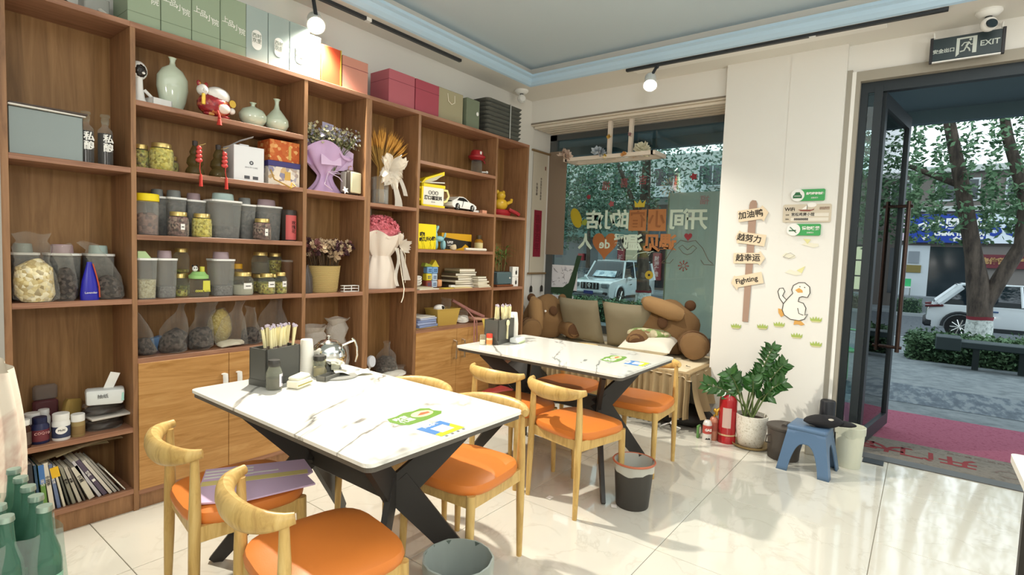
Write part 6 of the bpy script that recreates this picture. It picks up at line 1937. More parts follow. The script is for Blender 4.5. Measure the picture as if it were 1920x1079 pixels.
for k, (dx, dy, h, n) in enumerate(ST):
    p0 = Vector((q.uniform(-.05, .05), q.uniform(-.05, .05), 0.20))
    p2 = Vector((-abs(dx) * 0.5 - 0.01 if dx < 0 else dx * 0.5, -dx * 0.0 + dy - dx * 0.75 * 0 + (-dx) * 0.55, h))
    p1 = p0.lerp(p2, 0.5) + Vector((0, 0, 0.06))
    pts = [p0, p0.lerp(p1, 0.5), p1, p1.lerp(p2, 0.5) + Vector((0, 0, 0.01)), p2]
    b2.tube(pts, [0.007, 0.006, 0.005, 0.004, 0.002], 6)
    for j in range(int(n * 0.8)):
        u = 0.42 + 0.58 * (j + 1) / int(n * 0.8)
        i = min(3, int(u * 4))
        p = pts[i].lerp(pts[i + 1], u * 4 - i)
        ax = (pts[i + 1] - pts[i]).normalized()
        sd = ax.cross(Vector((0.8, 0.6, 0.1))).normalized()
        for s in (-1, 1):
            leaf_blade(b, p, sd * s * 0.9 + ax * 0.7 + Vector((q.uniform(-.2, .2), q.uniform(-.2, .2), 0)), 0.075 + 0.02 * q.random(), 0.050, 0.2, (-0.7 + q.uniform(-.5, .5), -0.5 + q.uniform(-.5, .5), 0.4))
    leaf_blade(b, p2, (p2 - p1), 0.06, 0.03, 0.2, (-0.7, -0.5, 0.4))
part('stem', b2, mat('plant_stem', '#5f7040', 0.6), t)
o = part('leaves', b, mat('waxy_green', '#38622f', 0.25, spec=0.6), t)
t = thing('fire_extinguisher', 'red fire extinguisher with a worn cream band near its foot', 'extinguisher', (4.16, -1.955, 0))
part('cylinder', B().lathe([(0, 0), (0.060, 0), (0.063, 0.012), (0.063, 0.32), (0.055, 0.352), (0.035, 0.375), (0.020, 0.385), (0.020, 0.40), (0, 0.40)], seg=28), mat('extinguisher_red', '#a81f26', 0.25, coat=0.4), t)
part('band', B().lathe([(0.0636, 0.058), (0.0640, 0.06), (0.0640, 0.068), (0.0636, 0.07)], seg=28), mat('band_cream', '#c9a880', 0.6), t)
part('foot_ring', B().lathe([(0.0645, 0.0), (0.0650, 0.004), (0.0645, 0.045), (0.0632, 0.048)], seg=28), mat('extinguisher_red', ''), t)
part('valve', B().cyl((0, 0, 0.40), (0, 0, 0.425), 0.017, seg=14).tube([(-0.02, 0, 0.42), (0.05, 0.01, 0.438)], [(0.008, 0.005)] * 2, 8).tube([(-0.01, 0, 0.43), (0.055, 0.01, 0.455)], [(0.008, 0.004)] * 2, 8), mat('valve_steel', '#c9c2b6', 0.3, 0.8), t)
part('paper_label', B().grid(8, 1, lambda u, v: (0.0634 * math.sin(-1.9 + 1.0 * u), -0.0634 * math.cos(-1.9 + 1.0 * u), 0.12 + 0.15 * v)), mat('label_faded', '#c7aaa0', 0.7), t)
for k, (x, y, c, h, lab) in enumerate(((4.045, -1.845, '#d9d4cf', 0.165, 'white and red gas can in front of the bench skirt, nearest the camera'), (4.135, -1.865, '#b87a62', 0.175, 'reddish gas can between the white one and the extinguisher'))):
    t = thing('gas_can', lab, 'can', (x, y, 0))
    part('can', B().lathe([(0, 0), (0.031, 0), (0.033, 0.004), (0.033, h - 0.03), (0.028, h - 0.012), (0.020, h), (0, h)], seg=22), mat('can_%d' % k, c, 0.35, 0.2), t)
    part('red_band', B().lathe([(0.0335, h * 0.42), (0.0335, h * 0.80)], seg=22), mat('can_red_%d' % k, '#b04a40' if k == 0 else '#9c5242', 0.4), t)
    if k == 0:
        text('GAS', 0.026, WHITEM, t, (-0.029, -0.0165, h * 0.6), (R(90), 0, R(-58)), bold=0.001)
        part('print', B().poly([(-0.022, 0), (-0.008, 0.012), (0, 0.006), (0.010, 0.014), (0.022, 0)], 0.001, Matrix.Translation((-0.0295, -0.0165, 0.028)) @ Matrix.Rotation(R(-58), 4, 'Z') @ Matrix.Rotation(R(90), 4, 'X')), INK, t, smooth=False)
    else:
        part('nozzle', B().cyl((0, 0, h), (0, 0, h + 0.02), 0.008, seg=10), mat('brass', '#c49a3e', 0.3, 0.8), t)
t = thing('gas_torch', 'brass gas torch head with a dark hose beside the extinguisher', 'torch', (4.12, -1.885, 0.196))
part('burner', B().tube([(0, 0, 0.0), (0.0, 0.0, 0.03), (0.02, -0.015, 0.05), (0.055, -0.03, 0.055)], [0.012, 0.013, 0.011, 0.012], 10).ball((0.0, 0.01, 0.035), 0.016), mat('brass', ''), t)
part('nozzle', B().cyl((0.05, -0.028, 0.055), (0.09, -0.045, 0.055), 0.009, seg=10), BLACK, t)
solo('dark_bag', B().ball((0, 0, 0.075), (0.20, 0.30, 0.075)).jiggle(0.04, 7), mat('bag_black', '#26231f', 0.6), 'black bag pushed under the skirted bench', 'bag', (4.38, -1.50, 0.0))
b = bpy.data.objects['dark_bag'].data
for v in b.vertices:
    v.co.z = max(0.001, v.co.z)
solo('white_cable', B().tube([(0.02 * k - 0.1, 0.07 * math.sin(k * 0.9), 0.012 + 0.05 * math.sin(k * 0.45)) for k in range(12)], 0.006, 6), WHITEP, 'loop of white cable hanging at the front of the black bag', 'cable', (4.17, -1.53, 0.02), R(60))
t = thing('snack_pouch', 'small green and white pouch standing left of the gas cans', 'pouch', (4.10, -1.765, 0))
part('pouch', B().box((0, 0, 0.05), (0.05, 0.02, 0.10), bev=0.006), mat('pouch_green', '#5d8a4c', 0.4), t)
part('pouch_print', B().box((0, -0.0105, 0.06), (0.035, 0.001, 0.05)), WHITEM, t, smooth=False)
solo('carton_box', B().box((0, 0, 0.055), (0.14, 0.10, 0.11), bev=0.003), mat('carton_pale', '#cfc9ba', 0.7), 'pale carton on the floor seen between the stool legs', 'box', (4.37, -2.50, 0), R(10), smooth=False)
solo('dark_post', B().lathe([(0, 0), (0.05, 0), (0.05, 0.36), (0.045, 0.37), (0, 0.37)], seg=18), mat('post_dark', '#23252b', 0.5), 'dark upright cylinder against the door casing behind the stool', 'cylinder', (4.50, -2.56, 0))

# litter of small white paper scraps on the tiles
for k, (x, y, lab) in enumerate(((2.47, -1.48, 'scrap of white paper on the tiles behind the middle chair leg'), (2.62, -1.80, 'scrap of white paper beside the front leg of the middle chair'))):
    solo('paper_scrap', B().grid(4, 4, lambda u, v: (-0.02 + 0.04 * u, -0.015 + 0.03 * v, 0.003 + 0.006 * noise.noise(Vector((u * 4, v * 4, k))))), WHITEM, lab, 'paper', (x, y, 0.002), R(30 * k))
# grey and black stuff below the end bookcase
solo('pink_carton', B().box((0, 0, 0.06), (0.18, 0.14, 0.12), (0, 0, R(10)), bev=0.004), mat('pale_pink', '#dcc6c4', 0.6), 'pale pink carton on top of the dark bag below the end bookcase', 'box', (3.86, 0.10, 0.563))
solo('red_bag', B().ball((0, 0, 0.10), (0.17, 0.14, 0.10)).jiggle(0.04, 9), mat('bag_red', '#8c2f2a', 0.6), 'crumpled red bag on the floor in front of the end bookcase', 'bag', (3.58, -0.20, 0.004))
solo('dark_bag', B().ball((0, 0, 0.22), (0.20, 0.20, 0.22)).jiggle(0.05, 7), mat('bag_black', ''), 'tall black sack on the floor at the end of the bench skirt', 'bag', (3.90, -0.23, 0.0))

# ---------------------------------------------------------------- bench: cushions and plush backrests
PIL = mat('pillow_taupe', '#8b826c', 0.95, bump=0.25, bscale=220)


def pillow(name, label, w, h, th, loc, rot, m, grp=None):
    b = B()
    n = 16
    for side in (-1, 1):
        def f(u, v, s=side):
            x, y = 2 * u - 1, 2 * v - 1
            bulge = (max(0, (1 - x ** 4)) * max(0, (1 - y ** 4))) ** 0.6
            pin = 1 - 0.06 * (1 - abs(x) ** 2) * (abs(y) > 0.5) * abs(y) - 0.0
            return (x * w / 2 * (1 - 0.05 * (1 - y * y) * abs(x)), s * th / 2 * bulge + 0.004 * noise.noise(Vector((x * 3, y * 3, s))), h / 2 + y * h / 2 * (1 - 0.05 * (1 - x * x) * abs(y)))
        b.grid(n, n, f)
    bmesh.ops.remove_doubles(b.bm, verts=b.bm.verts, dist=0.002)
    return solo(name, b, m, label, 'cushion', loc, rot, grp)


pillow('cushion', 'taupe square cushion against the window, left of two', 0.49, 0.47, 0.15, (4.79, -0.345, 0.492), (R(20), 0, R(-96)), PIL)
pillow('cushion', 'taupe square cushion against the window, right of two', 0.49, 0.47, 0.15, (4.77, -0.86, 0.492), (R(20), 0, R(-88)), PIL)
pillow('cushion', 'flat off-white cushion lying in front of the right plush backrest', 0.46, 0.34, 0.13, (4.37, -1.16, 0.558), (R(-76), 0, R(-84)), mat('offwhite_cushion', '#ded9cc', 0.9))
PLUSH = mat('brown_plush', '#7d6040', 1.0, bump=0.5, bscale=140)
PLUSHD = mat('dark_plush', '#5a3f2a', 1.0, bump=0.5, bscale=140)


def plush(label, loc, rot, dark, upright=False, k=1.12):
    """backrest pillow in the shape of a bear: body, two stub arms, snout roll, eye patches, ears"""
    t = thing('plush_backrest', label, 'plush', loc, rot)
    TAN = mat('plush_tan', '#967650', 1.0, bump=0.5, bscale=140)

    def put(name, b, m):
        b.move(Matrix.Scale(k, 4))
        for v in b.bm.verts:
            v.co.z = max(0.002, v.co.z)
        return part(name, b, m, t)
    b = B().ball((0, 0.05, 0.20), (0.225, 0.13, 0.235), 24, 16)
    for v in b.bm.verts:
        v.co.x *= 1.12 - 0.55 * max(0, v.co.z - 0.2)
    put('body', b.jiggle(0.022, 8), PLUSH)
    for s in (-1, 1):
        r = 0.088 if s == dark else 0.105
        b = B().tube([(s * 0.13, 0.02, 0.12), (s * 0.20, -0.08, 0.11), (s * 0.215, -0.17, 0.108), (s * 0.215, -0.215, 0.106), (s * 0.215, -0.232, 0.105)], [r * 0.8, r, r * 1.04, r * 0.9, r * 0.55], 18)
        put('arm', b.jiggle(0.012, 12), PLUSH)
        if s == dark:
            put('arm_end', B().ball((s * 0.218, -0.222, 0.106), (r * 0.80, 0.016, r * 0.80), 18, 8), PLUSHD)
        else:
            hb = B()
            hb.tube([(s * 0.215 + r * 1.05 * math.cos(a), -0.15, 0.108 + r * 1.05 * math.sin(a)) for a in [PI * j / 14 for j in range(-2, 17)]], 0.006, 6)
            put('arm_seam', hb, PLUSHD)
        put('ear', B().ball((s * 0.165, 0.06, 0.40), (0.045, 0.03, 0.045)), PLUSHD if s != dark else PLUSH)
    if upright:
        put('snout_roll', B().tube([(-0.17, -0.03, 0.405), (-0.165, -0.09, 0.36), (-0.155, -0.115, 0.24), (-0.15, -0.115, 0.12), (-0.15, -0.09, 0.04)], [0.03, 0.066, 0.074, 0.070, 0.045], 18).jiggle(0.008, 14), TAN)
        put('eye_patch', B().ball((0.03, -0.088, 0.285), (0.042, 0.016, 0.05), rot=(0, R(-20), 0)), PLUSHD)
        put('eye', B().ball((-0.055, -0.092, 0.28), 0.012), WHITEP)
    else:
        put('snout_roll', B().tube([(-0.185, -0.03, 0.425), (-0.155, -0.085, 0.415), (-0.07, -0.110, 0.39), (0.03, -0.110, 0.355), (0.085, -0.085, 0.335), (0.105, -0.05, 0.325)], [0.035, 0.060, 0.068, 0.067, 0.058, 0.03], 18).jiggle(0.008, 14), TAN)
        put('eye_patch', B().ball((-0.035, -0.100, 0.265), (0.042, 0.018, 0.05)), PLUSHD)
        put('eye', B().ball((0.115, -0.085, 0.345), 0.013), WHITEP)
    return t


plush('brown plush bear backrest at the right end of the bench, arms forward', (4.72, -1.235, 0.495), R(-72), -1)
plush('brown plush bear backrest at the left end of the bench, below the scroll', (4.64, 0.02, 0.495), R(-40), 1, True, 1.02)
t = solo('leafy_print_cushion', B().ball((0, 0, 0.05), (0.20, 0.10, 0.05)).jiggle(0.015, 14), speckle('green_print', ['#6f8a4a', '#8fa06a', '#cfc9a8', '#7c5a3c'], 30, 0.9, 0.1), 'green printed cloth bundle between the flat cushion and the plush bear', 'cloth', (4.58, -1.12, 0.63), R(-80))

# ---------------------------------------------------------------- hanging scroll
t = thing('hanging_scroll', 'cream hanging scroll with small vertical writing and a crimson square print', 'scroll', (4.785, 0.292, 1.15))
part('sheet', B().lo(-0.135, 0.135, -0.004, 0.0, 0.0, 1.30), mat('scroll_paper', '#cfc6b4', 0.8), t, smooth=False)
part('roller', B().cyl((-0.165, -0.010, 0.0), (0.165, -0.010, 0.0), 0.011, seg=12), mat('scroll_wood', '#8a7252', 0.5), t)
part('roller', B().cyl((-0.165, -0.008, 1.30), (0.165, -0.008, 1.30), 0.012, seg=12), mat('scroll_wood', ''), t)
part('crimson_print', B().lo(-0.085, 0.055, -0.006, -0.004, 0.18, 0.68), mat('crimson', '#8a1f34', 0.7), t, smooth=False)
text('喜\n事\n百\n年', 0.10, mat('crimson_dark', '#6a1626', 0.7), t, (-0.015, -0.0065, 0.43), FACE_Y)
text('幸\n福\n安\n康', 0.034, mat('scroll_ink', '#4a3a34', 0.8), t, (-0.055, -0.0055, 0.90), FACE_Y)
text('平\n安\n喜\n乐\n万\n事\n如\n意', 0.030, mat('scroll_ink', ''), t, (0.02, -0.0055, 0.91), FACE_Y)
part('seal', B().lo(0.085, 0.105, -0.005, -0.004, 1.12, 1.16), mat('seal_brown', '#7a4a3a', 0.7), t, smooth=False)
for s in (-1, 1):
    part('tassel', B().tube([(s * 0.10, -0.012, -0.01), (s * 0.10, -0.012, -0.13)], 0.0016, 5).lathe([(0.004, -0.13), (0.014, -0.145), (0.016, -0.20), (0, -0.20)], (s * 0.10, -0.012, 0), 10), INK, t)

# ---------------------------------------------------------------- hanging flower rack below the soffit
t = thing('hanging_rack', 'white wooden frame with little flowers hanging from the window soffit', 'rack', (4.72, -0.60, 2.29))
RW = mat('rack_white', '#e3d6c6', 0.5)
for x, y in ((-0.02, 0.03), (0.0, -0.18)):
    part('post', B().lo(x - 0.018, x + 0.018, y - 0.018, y + 0.018, 0.03, 0.372), RW, t, smooth=False)
fr = B()
for x in (-0.11, 0.11):
    fr.lo(x - 0.02, x + 0.02, -0.46, 0.46, 0.0, 0.035)
for y in (-0.46, 0.46):
    fr.lo(-0.13, 0.13, y - 0.02, y + 0.02, 0.0, 0.035)
fr.lo(-0.13, 0.13, 0.01, 0.05, 0.028, 0.04).lo(-0.13, 0.13, -0.20, -0.16, 0.028, 0.04)
part('frame', fr, RW, t, smooth=False)
q = random.Random(9)
for k, (x, y, z, c, r) in enumerate(((-0.13, 0.46, 0.06, '#e0c9b8', 0.055), (-0.115, 0.10, 0.06, '#aab4bd', 0.055), (-0.02, -0.30, 0.065, '#e6e2c8', 0.062), (-0.13, 0.02, 0.02, '#d8b94a', 0.022), (-0.135, -0.18, 0.02, '#c58a4a', 0.022), (0.09, -0.18, 0.045, '#d8a24a', 0.022), (-0.04, 0.03, 0.22, '#c9a24a', 0.022), (-0.02, -0.18, 0.22, '#b08a8a', 0.020), (0.10, 0.25, 0.045, '#b9c290', 0.024))):
    b = B()
    for j in range(14 if r > 0.03 else 5):
        petals(b, Vector((x + q.uniform(-r, r) * 0.5, y + q.uniform(-r, r) * 0.5, z + q.uniform(-r, r) * 0.4)), r, 6, q, 0.5)
    part('flower_head', b, mat('rackflower_%d' % k, c, 0.8), t, smooth=False)

# ---------------------------------------------------------------- stickers and lettering on the window glass (local plane x = 4.988)
GX = 4.990
OR = mat('film_orange', '#b5794a', 0.6)
MINT = mat('film_mint', '#cfe0cf', 0.6)
t = thing('window_lettering', 'mirrored two-line shop slogan in mint and orange on the window glass', 'lettering', (GX, -0.82, 1.60))
FXM = (R(90), 0, R(-90))


def glass_char(ch, y, z, s, m):
    text(ch, s, m, t, (-0.003, y + 0.82, z - 1.60), FXM, bold=0.006, mirror=True, depth=0.001)


for ch, y in (('开', -1.355), ('间', -1.185), ('的', -0.58), ('小', -0.42), ('店', -0.275)):
    glass_char(ch, y, 1.725, 0.20, MINT)
for y in (-0.965, -0.765):
    part('orange_block', B().box((0.0, y + 0.82, 0.13), (0.002, 0.185, 0.21), bev=0.0008).jiggle(0.006, 20, y), OR, t, smooth=False)
    text('小' if y < -0.9 else '宿', 0.17, mat('film_orange_dark', '#96603a', 0.6), t, (-0.004, y + 0.82, 0.13), FXM, bold=0.003, mirror=True, depth=0.001)
for ch, y in (('暖', -0.60), ('温', -0.745), ('人', -0.185)):
    glass_char(ch, y, 1.50, 0.17, MINT)
for ch, y in (('遇', -1.085), ('见', -0.925)):
    glass_char(ch, y, 1.50, 0.18, OR)
hp = []
for k in range(28):
    a = 2 * PI * k / 28
    hp.append((0.0095 * 16 * math.sin(a) ** 3 * 0.95, 0.0098 * (13 * math.cos(a) - 5 * math.cos(2 * a) - 2 * math.cos(3 * a) - math.cos(4 * a))))
part('heart', B().poly(hp, 0.002, Matrix.Translation((0.0, 0.405, -0.115)) @ Matrix.Rotation(R(-90), 4, 'Z') @ Matrix.Rotation(R(90), 4, 'X')), mat('film_heart', '#a8693c', 0.6), t, smooth=False)
text('de', 0.13, MINT, t, (-0.004, 0.405, -0.115), FXM, bold=0.003, mirror=True, depth=0.001)
part('crown', B().poly([(-0.05, 0), (0.05, 0), (0.06, 0.07), (0.025, 0.035), (0, 0.075), (-0.025, 0.035), (-0.06, 0.07)], 0.002, Matrix.Translation((0, 0.04, 0.26)) @ Matrix.Rotation(R(-90), 4, 'Z') @ Matrix.Rotation(R(90), 4, 'X')), mat('film_yellow', '#c7b23c', 0.6), t, smooth=False)


def flat_x(pts, h=0.002):
    return B().poly(pts, h, Matrix.Rotation(R(-90), 4, 'Z') @ Matrix.Rotation(R(90), 4, 'X'))


t = thing('window_sticker', 'yellow mango-shaped sticker with green leaf at the left of the glass', 'sticker', (GX, -0.06, 1.76))
part('fruit', flat_x([(0.065 * math.cos(a) - 0.03 * math.sin(a), 0.105 * math.sin(a)) for a in [2 * PI * k / 20 for k in range(20)]]), mat('mango', '#b8a428', 0.6), t, smooth=False)
part('leaf', flat_x([(0.06, -0.04), (0.11, -0.01), (0.14, -0.03), (0.12, -0.08), (0.07, -0.07)]), mat('film_green', '#8f9c3c', 0.6), t, smooth=False)
for k, (y, z, s, lab) in enumerate(((-0.20, 1.98, 0.030, 'small dark red blossom sticker, lower left of the hanging rack'), (-0.47, 1.90, 0.036, 'faded pink blossom sticker above the slogan'), (-1.30, 2.13, 0.038, 'red flower sticker high at the right of the glass'))):
    solo('window_sticker', flat_x([(s * (1 if j % 2 else 0.62) * math.cos(PI * j / 5), s * (1 if j % 2 else 0.62) * math.sin(PI * j / 5)) for j in range(10)]), mat('film_red_%d' % k, ('#8c2f38', '#a0565a', '#93343a')[k], 0.6), lab, 'sticker', (GX, y, z), smooth=False)
t = thing('window_lettering', 'faded red greeting characters in a row beneath the hanging rack', 'lettering', (GX, -0.60, 2.10))
for k, ch in enumerate('福喜吉'):
    text(ch, 0.10, mat('film_faded_red', '#93474a', 0.7), t, (-0.002, 0.20 - 0.20 * k, 0.02 * k - 0.02), FXM, mirror=True)
t = thing('window_sticker', 'heart hands line drawing with a small red heart on the pale panel', 'sticker', (GX - 0.012, -1.285, 1.45))
HK = mat('line_brown', '#6e5c4c', 0.7)
hb = B()
for s in (-1, 1):
    hb.tube([(0, s * 0.0, 0.0), (0, s * 0.05, 0.045), (0, s * 0.085, 0.02), (0, s * 0.04, -0.03), (0, 0, -0.045)], 0.003, 5)
    hb.tube([(0, 0, 0.075), (0, s * 0.07, 0.09), (0, s * 0.14, 0.02), (0, s * 0.20, -0.09), (0, s * 0.24, -0.12)], 0.003, 5)
    hb.tube([(0, s * 0.13, -0.09), (0, s * 0.16, -0.13), (0, s * 0.25, -0.13)], 0.003, 5)
part('outline', hb, HK, t)
part('red_heart', flat_x([(p[0] * 0.26, p[1] * 0.26 + 0.125) for p in hp]), mat('film_red_0', ''), t, smooth=False)
t = thing('window_sticker', 'round red snowflake-like wheel sticker on the pale panel', 'sticker', (GX - 0.012, -1.255, 1.30))
hb = B()
for k in range(8):
    a = PI / 4 * k
    hb.tube([(0, 0.014 * math.cos(a), 0.014 * math.sin(a)), (0, 0.042 * math.cos(a), 0.042 * math.sin(a))], 0.004, 5).ball((0, 0.045 * math.cos(a), 0.045 * math.sin(a)), 0.007, 6, 5)
part('wheel', hb, mat('film_wheel', '#8a4438', 0.6), t)
t = thing('window_sticker', 'round yellow coin-like sticker with a square hole, right of the white jeep', 'sticker', (GX, -0.916, 1.195))
part('disc', flat_x([(0.042 * math.cos(a), 0.042 * math.sin(a)) for a in [2 * PI * k / 22 for k in range(22)]]), mat('film_coin', '#b09a34', 0.6), t, smooth=False)
part('hole', flat_x([(-0.011, -0.011), (0.011, -0.011), (0.011, 0.011), (-0.011, 0.011)], 0.003), INK, t, smooth=False)
t = solo('window_sticker', B().tube([(0, 0.10, -0.03), (0, 0.05, 0.02), (0, -0.03, 0.035), (0, -0.08, 0.03), (0, -0.06, 0.0), (0, -0.04, 0.02), (0, -0.12, 0.05)], 0.004, 5), MINT, 'thin white swirl sticker on the glass in front of the tree', 'sticker', (GX, -0.84, 1.385))
hb = B()
for k in range(14):
    a = 2 * PI * k / 14 + 0.2
    hb.tube([(0, 0.03 * math.cos(a), 0.03 * math.sin(a)), (0, 0.075 * math.cos(a), 0.075 * math.sin(a)), (0, 0.10 * math.cos(a), 0.10 * math.sin(a) - 0.012)], [0.001, 0.003, 0.001], 5)
solo('window_sticker', hb, mat('film_spark', '#c9bda2', 0.6), 'pale firework burst sticker above the pale panel', 'sticker', (GX, -1.075, 2.05))
t = thing('window_sheet', 'pale grey-green translucent sheet covering the right part of the window', 'panel', (GX + 0.018, -1.36, 1.32))
part('sheet', B().lo(0, 0.003, -0.26, 0.295, -0.72, 0.67), translucent('sheet_grey_green', '#f0f2ea', 0.88), t, smooth=False)
part('edge', B().lo(-0.002, 0.004, 0.285, 0.297, -0.72, 0.67), mat('sheet_edge', '#b9c2ac', 0.5), t, smooth=False)
text('福', 0.09, mat('film_pinkish', '#9a7676', 0.7), t, (-0.024, -0.055, 0.585), FXM, mirror=True)
solo('window_board', B().lo(0, 0.004, -0.115, 0.115, -0.56, 0.56), mat('board_tan', '#8d7b6a', 0.8), 'tall tan board behind the left edge of the window glass', 'board', (4.962, 0.185, 1.92), smooth=False)
t = thing('sketch_sheet', 'white sheet with grey ink drawing at the lower left of the window', 'poster', (4.980, 0.03, 0.98))
part('paper', B().lo(0, 0.004, -0.14, 0.21, 0.0, 0.27), mat('sheet_white', '#e2e2e8', 0.8), t, smooth=False)
part('paper', B().lo(0, 0.004, -0.10, 0.21, -0.17, -0.06), mat('sheet_white', ''), t, smooth=False)
q = random.Random(2)
hb = B()
for k in range(26):
    y, z = q.uniform(-0.10, 0.17), q.uniform(0.03, 0.24)
    hb.tube([(-0.001, y, z), (-0.001, y + q.uniform(-.03, .03), z + q.uniform(-.03, .03)), (-0.001, y + q.uniform(-.04, .04), z + q.uniform(-.02, .04))], [0.0015, 0.003, 0.001], 4)
part('ink_lines', hb, mat('ink_grey', '#77767f', 0.8), t)

# ---------------------------------------------------------------- wall decals and signs (column front x = 4.545)
WX = 4.544


def decal(name, label, cat, y, z):
    return thing(name, label, cat, (WX, y, z))


WOODP = mat('decal_wood', '#a98d7c', 0.8)
SIGNP = mat('decal_sign', '#e6d3b6', 0.8)
t = decal('signpost_decal', 'brown signpost wall decal with four pointed name boards', 'decal', -1.937, 0.88)
part('post', flat_x([(-0.018, 0), (0.026, 0), (0.034, 0.5), (0.036, 0.94), (0.026, 0.965), (0.0, 0.97), (-0.016, 0.955), (-0.022, 0.93)], 0.003).move(Matrix.Translation((0, 0, 0))), WOODP, t, smooth=False)
# text local: x runs to -y
for body, z, rot, pts, fl in (('加油鸭', 0.855, 8, [(-0.10, -0.045), (0.07, -0.045), (0.085, -0.065), (0.125, 0.0), (0.085, 0.06), (0.07, 0.045), (-0.10, 0.045)], 0),
                              ('越努力', 0.665, -7, [(0.115, -0.045), (-0.07, -0.045), (-0.09, -0.05), (-0.11, 0.0), (-0.09, 0.055), (-0.07, 0.045), (0.115, 0.045)], 0),
                              ('越幸运', 0.51, 2, [(-0.115, -0.042), (0.07, -0.042), (0.085, -0.055), (0.12, 0.0), (0.085, 0.055), (0.07, 0.042), (-0.115, 0.042)], 0),
                              ('Fighting', 0.335, 14, [(0.115, -0.045), (-0.08, -0.045), (-0.09, -0.065), (-0.125, 0.0), (-0.09, 0.055), (-0.08, 0.045), (0.115, 0.045)], 0)):
    m = Matrix.Rotation(R(-90), 4, 'Z') @ Matrix.Rotation(R(90), 4, 'X') @ Matrix.Rotation(R(rot), 4, 'Z')
    bd = part('name_board', B().poly(pts, 0.003, Matrix.Translation((-0.004, 0, z)) @ m), SIGNP, t, smooth=False)
    o = text(body, 0.062 if body != 'Fighting' else 0.055, INK, bd, (0, 0, 0), (0, 0, 0), bold=0.001)
    o.data.transform(Matrix.Translation((-0.0078, 0.006, z)) @ m)

GRN = mat('plate_green', '#46a35e', 0.35)
for y, z, body, lab, ic in ((-2.325, 1.875, '自助寄存包箱', 'upper green wall plate with a white disc and bag pictogram', 'bag'), (-2.313, 1.617, '请勿吸烟', 'lower green wall plate with a white disc and no smoking pictogram', 'smoke')):
    t = decal('wall_plate', lab, 'sign', y, z)
    part('plate', flat_x([(-0.07, -0.043), (0.105, -0.043), (0.112, -0.036), (0.112, 0.036), (0.105, 0.043), (-0.07, 0.043)], 0.012), GRN, t, smooth=False)
    part('disc', flat_x([(-0.068 + 0.046 * math.cos(a), 0.046 * math.sin(a)) for a in [2 * PI * k / 24 for k in range(24)]], 0.016), WHITEP, t, smooth=False)
    if ic == 'bag':
        part('pictogram', flat_x([(-0.098, -0.022), (-0.038, -0.022), (-0.038, -0.004), (-0.048, 0.008), (-0.055, 0.022), (-0.081, 0.022), (-0.088, 0.008), (-0.098, -0.004)], 0.018), mat('plate_dark_green', '#2f6b44', 0.5), t, smooth=False)
        part('pictogram', flat_x([(-0.09, -0.008), (-0.046, -0.008), (-0.046, -0.004), (-0.09, -0.004)], 0.019), WHITEP, t, smooth=False)
    else:
        part('pictogram', flat_x([(-0.098, -0.012), (-0.050, -0.010), (-0.050, -0.002), (-0.098, -0.004)], 0.018), mat('plate_dark_green', ''), t, smooth=False)
        part('pictogram', flat_x([(-0.095, 0.018), (-0.09, 0.021), (-0.045, -0.022), (-0.05, -0.025)], 0.018), mat('plate_dark_green', ''), t, smooth=False)
    text(body, 0.0195 if ic == 'bag' else 0.029, WHITEM, t, (-0.0125, -0.046, 0.010), FACE_X, bold=0.001)
    text('温馨提示', 0.012, WHITEM, t, (-0.0125, -0.045, -0.022), FACE_X)
t = decal('wifi_sign', 'beige WiFi sign with a boat drawing and two handwritten lines', 'sign', -2.325, 1.74)
part('plate', flat_x([(x, y) for x, y in rounded(0.32, 0.135, 0.012, 3)], 0.008), mat('wifi_beige', '#cfc4b0', 0.6), t, smooth=False)
for z in (-0.012, -0.045):
    part('white_field', flat_x([(-0.105, z - 0.012), (0.145, z - 0.012), (0.145, z + 0.013), (-0.105, z + 0.013)], 0.0095), mat('field_white', '#e3ddd0', 0.6), t, smooth=False)
text('WiFi', 0.036, INK, t, (-0.0085, 0.115, 0.030), FACE_X, bold=0.0008)
text('名称', 0.012, INK, t, (-0.0085, 0.130, -0.012), FACE_X)
text('密码', 0.012, INK, t, (-0.0085, 0.130, -0.045), FACE_X)
text('宫桂鸡煲小馆', 0.026, INK, t, (-0.010, 0.025, -0.010), FACE_X, bold=0.0005)
text('88888888', 0.024, INK, t, (-0.010, 0.035, -0.045), FACE_X, bold=0.0005)
text('连接免费网络\n享受美好生活', 0.011, mat('seal_brown', ''), t, (-0.0085, -0.115, 0.035), FACE_X)
part('boat_drawing', flat_x([(-0.06, 0.028), (-0.04, 0.016), (0.02, 0.014), (0.045, 0.024), (0.05, 0.034), (0.03, 0.026), (-0.03, 0.026)], 0.0095), mat('boat_maroon', '#8a4a40', 0.6), t, smooth=False)
part('sail_drawing', flat_x([(-0.035, 0.03), (0.0, 0.03), (0.0, 0.06)], 0.0092), WHITEM, t, smooth=False)
part('cloud_drawing', flat_x([(0.03 + 0.032 * math.cos(a), 0.062 + 0.018 * math.sin(a)) for a in [2 * PI * k / 16 for k in range(16)]], 0.0092), WHITEM, t, smooth=False)
part('mast_drawing', flat_x([(-0.001, 0.028), (0.002, 0.028), (0.002, 0.064), (-0.001, 0.064)], 0.0095), INK, t, smooth=False)

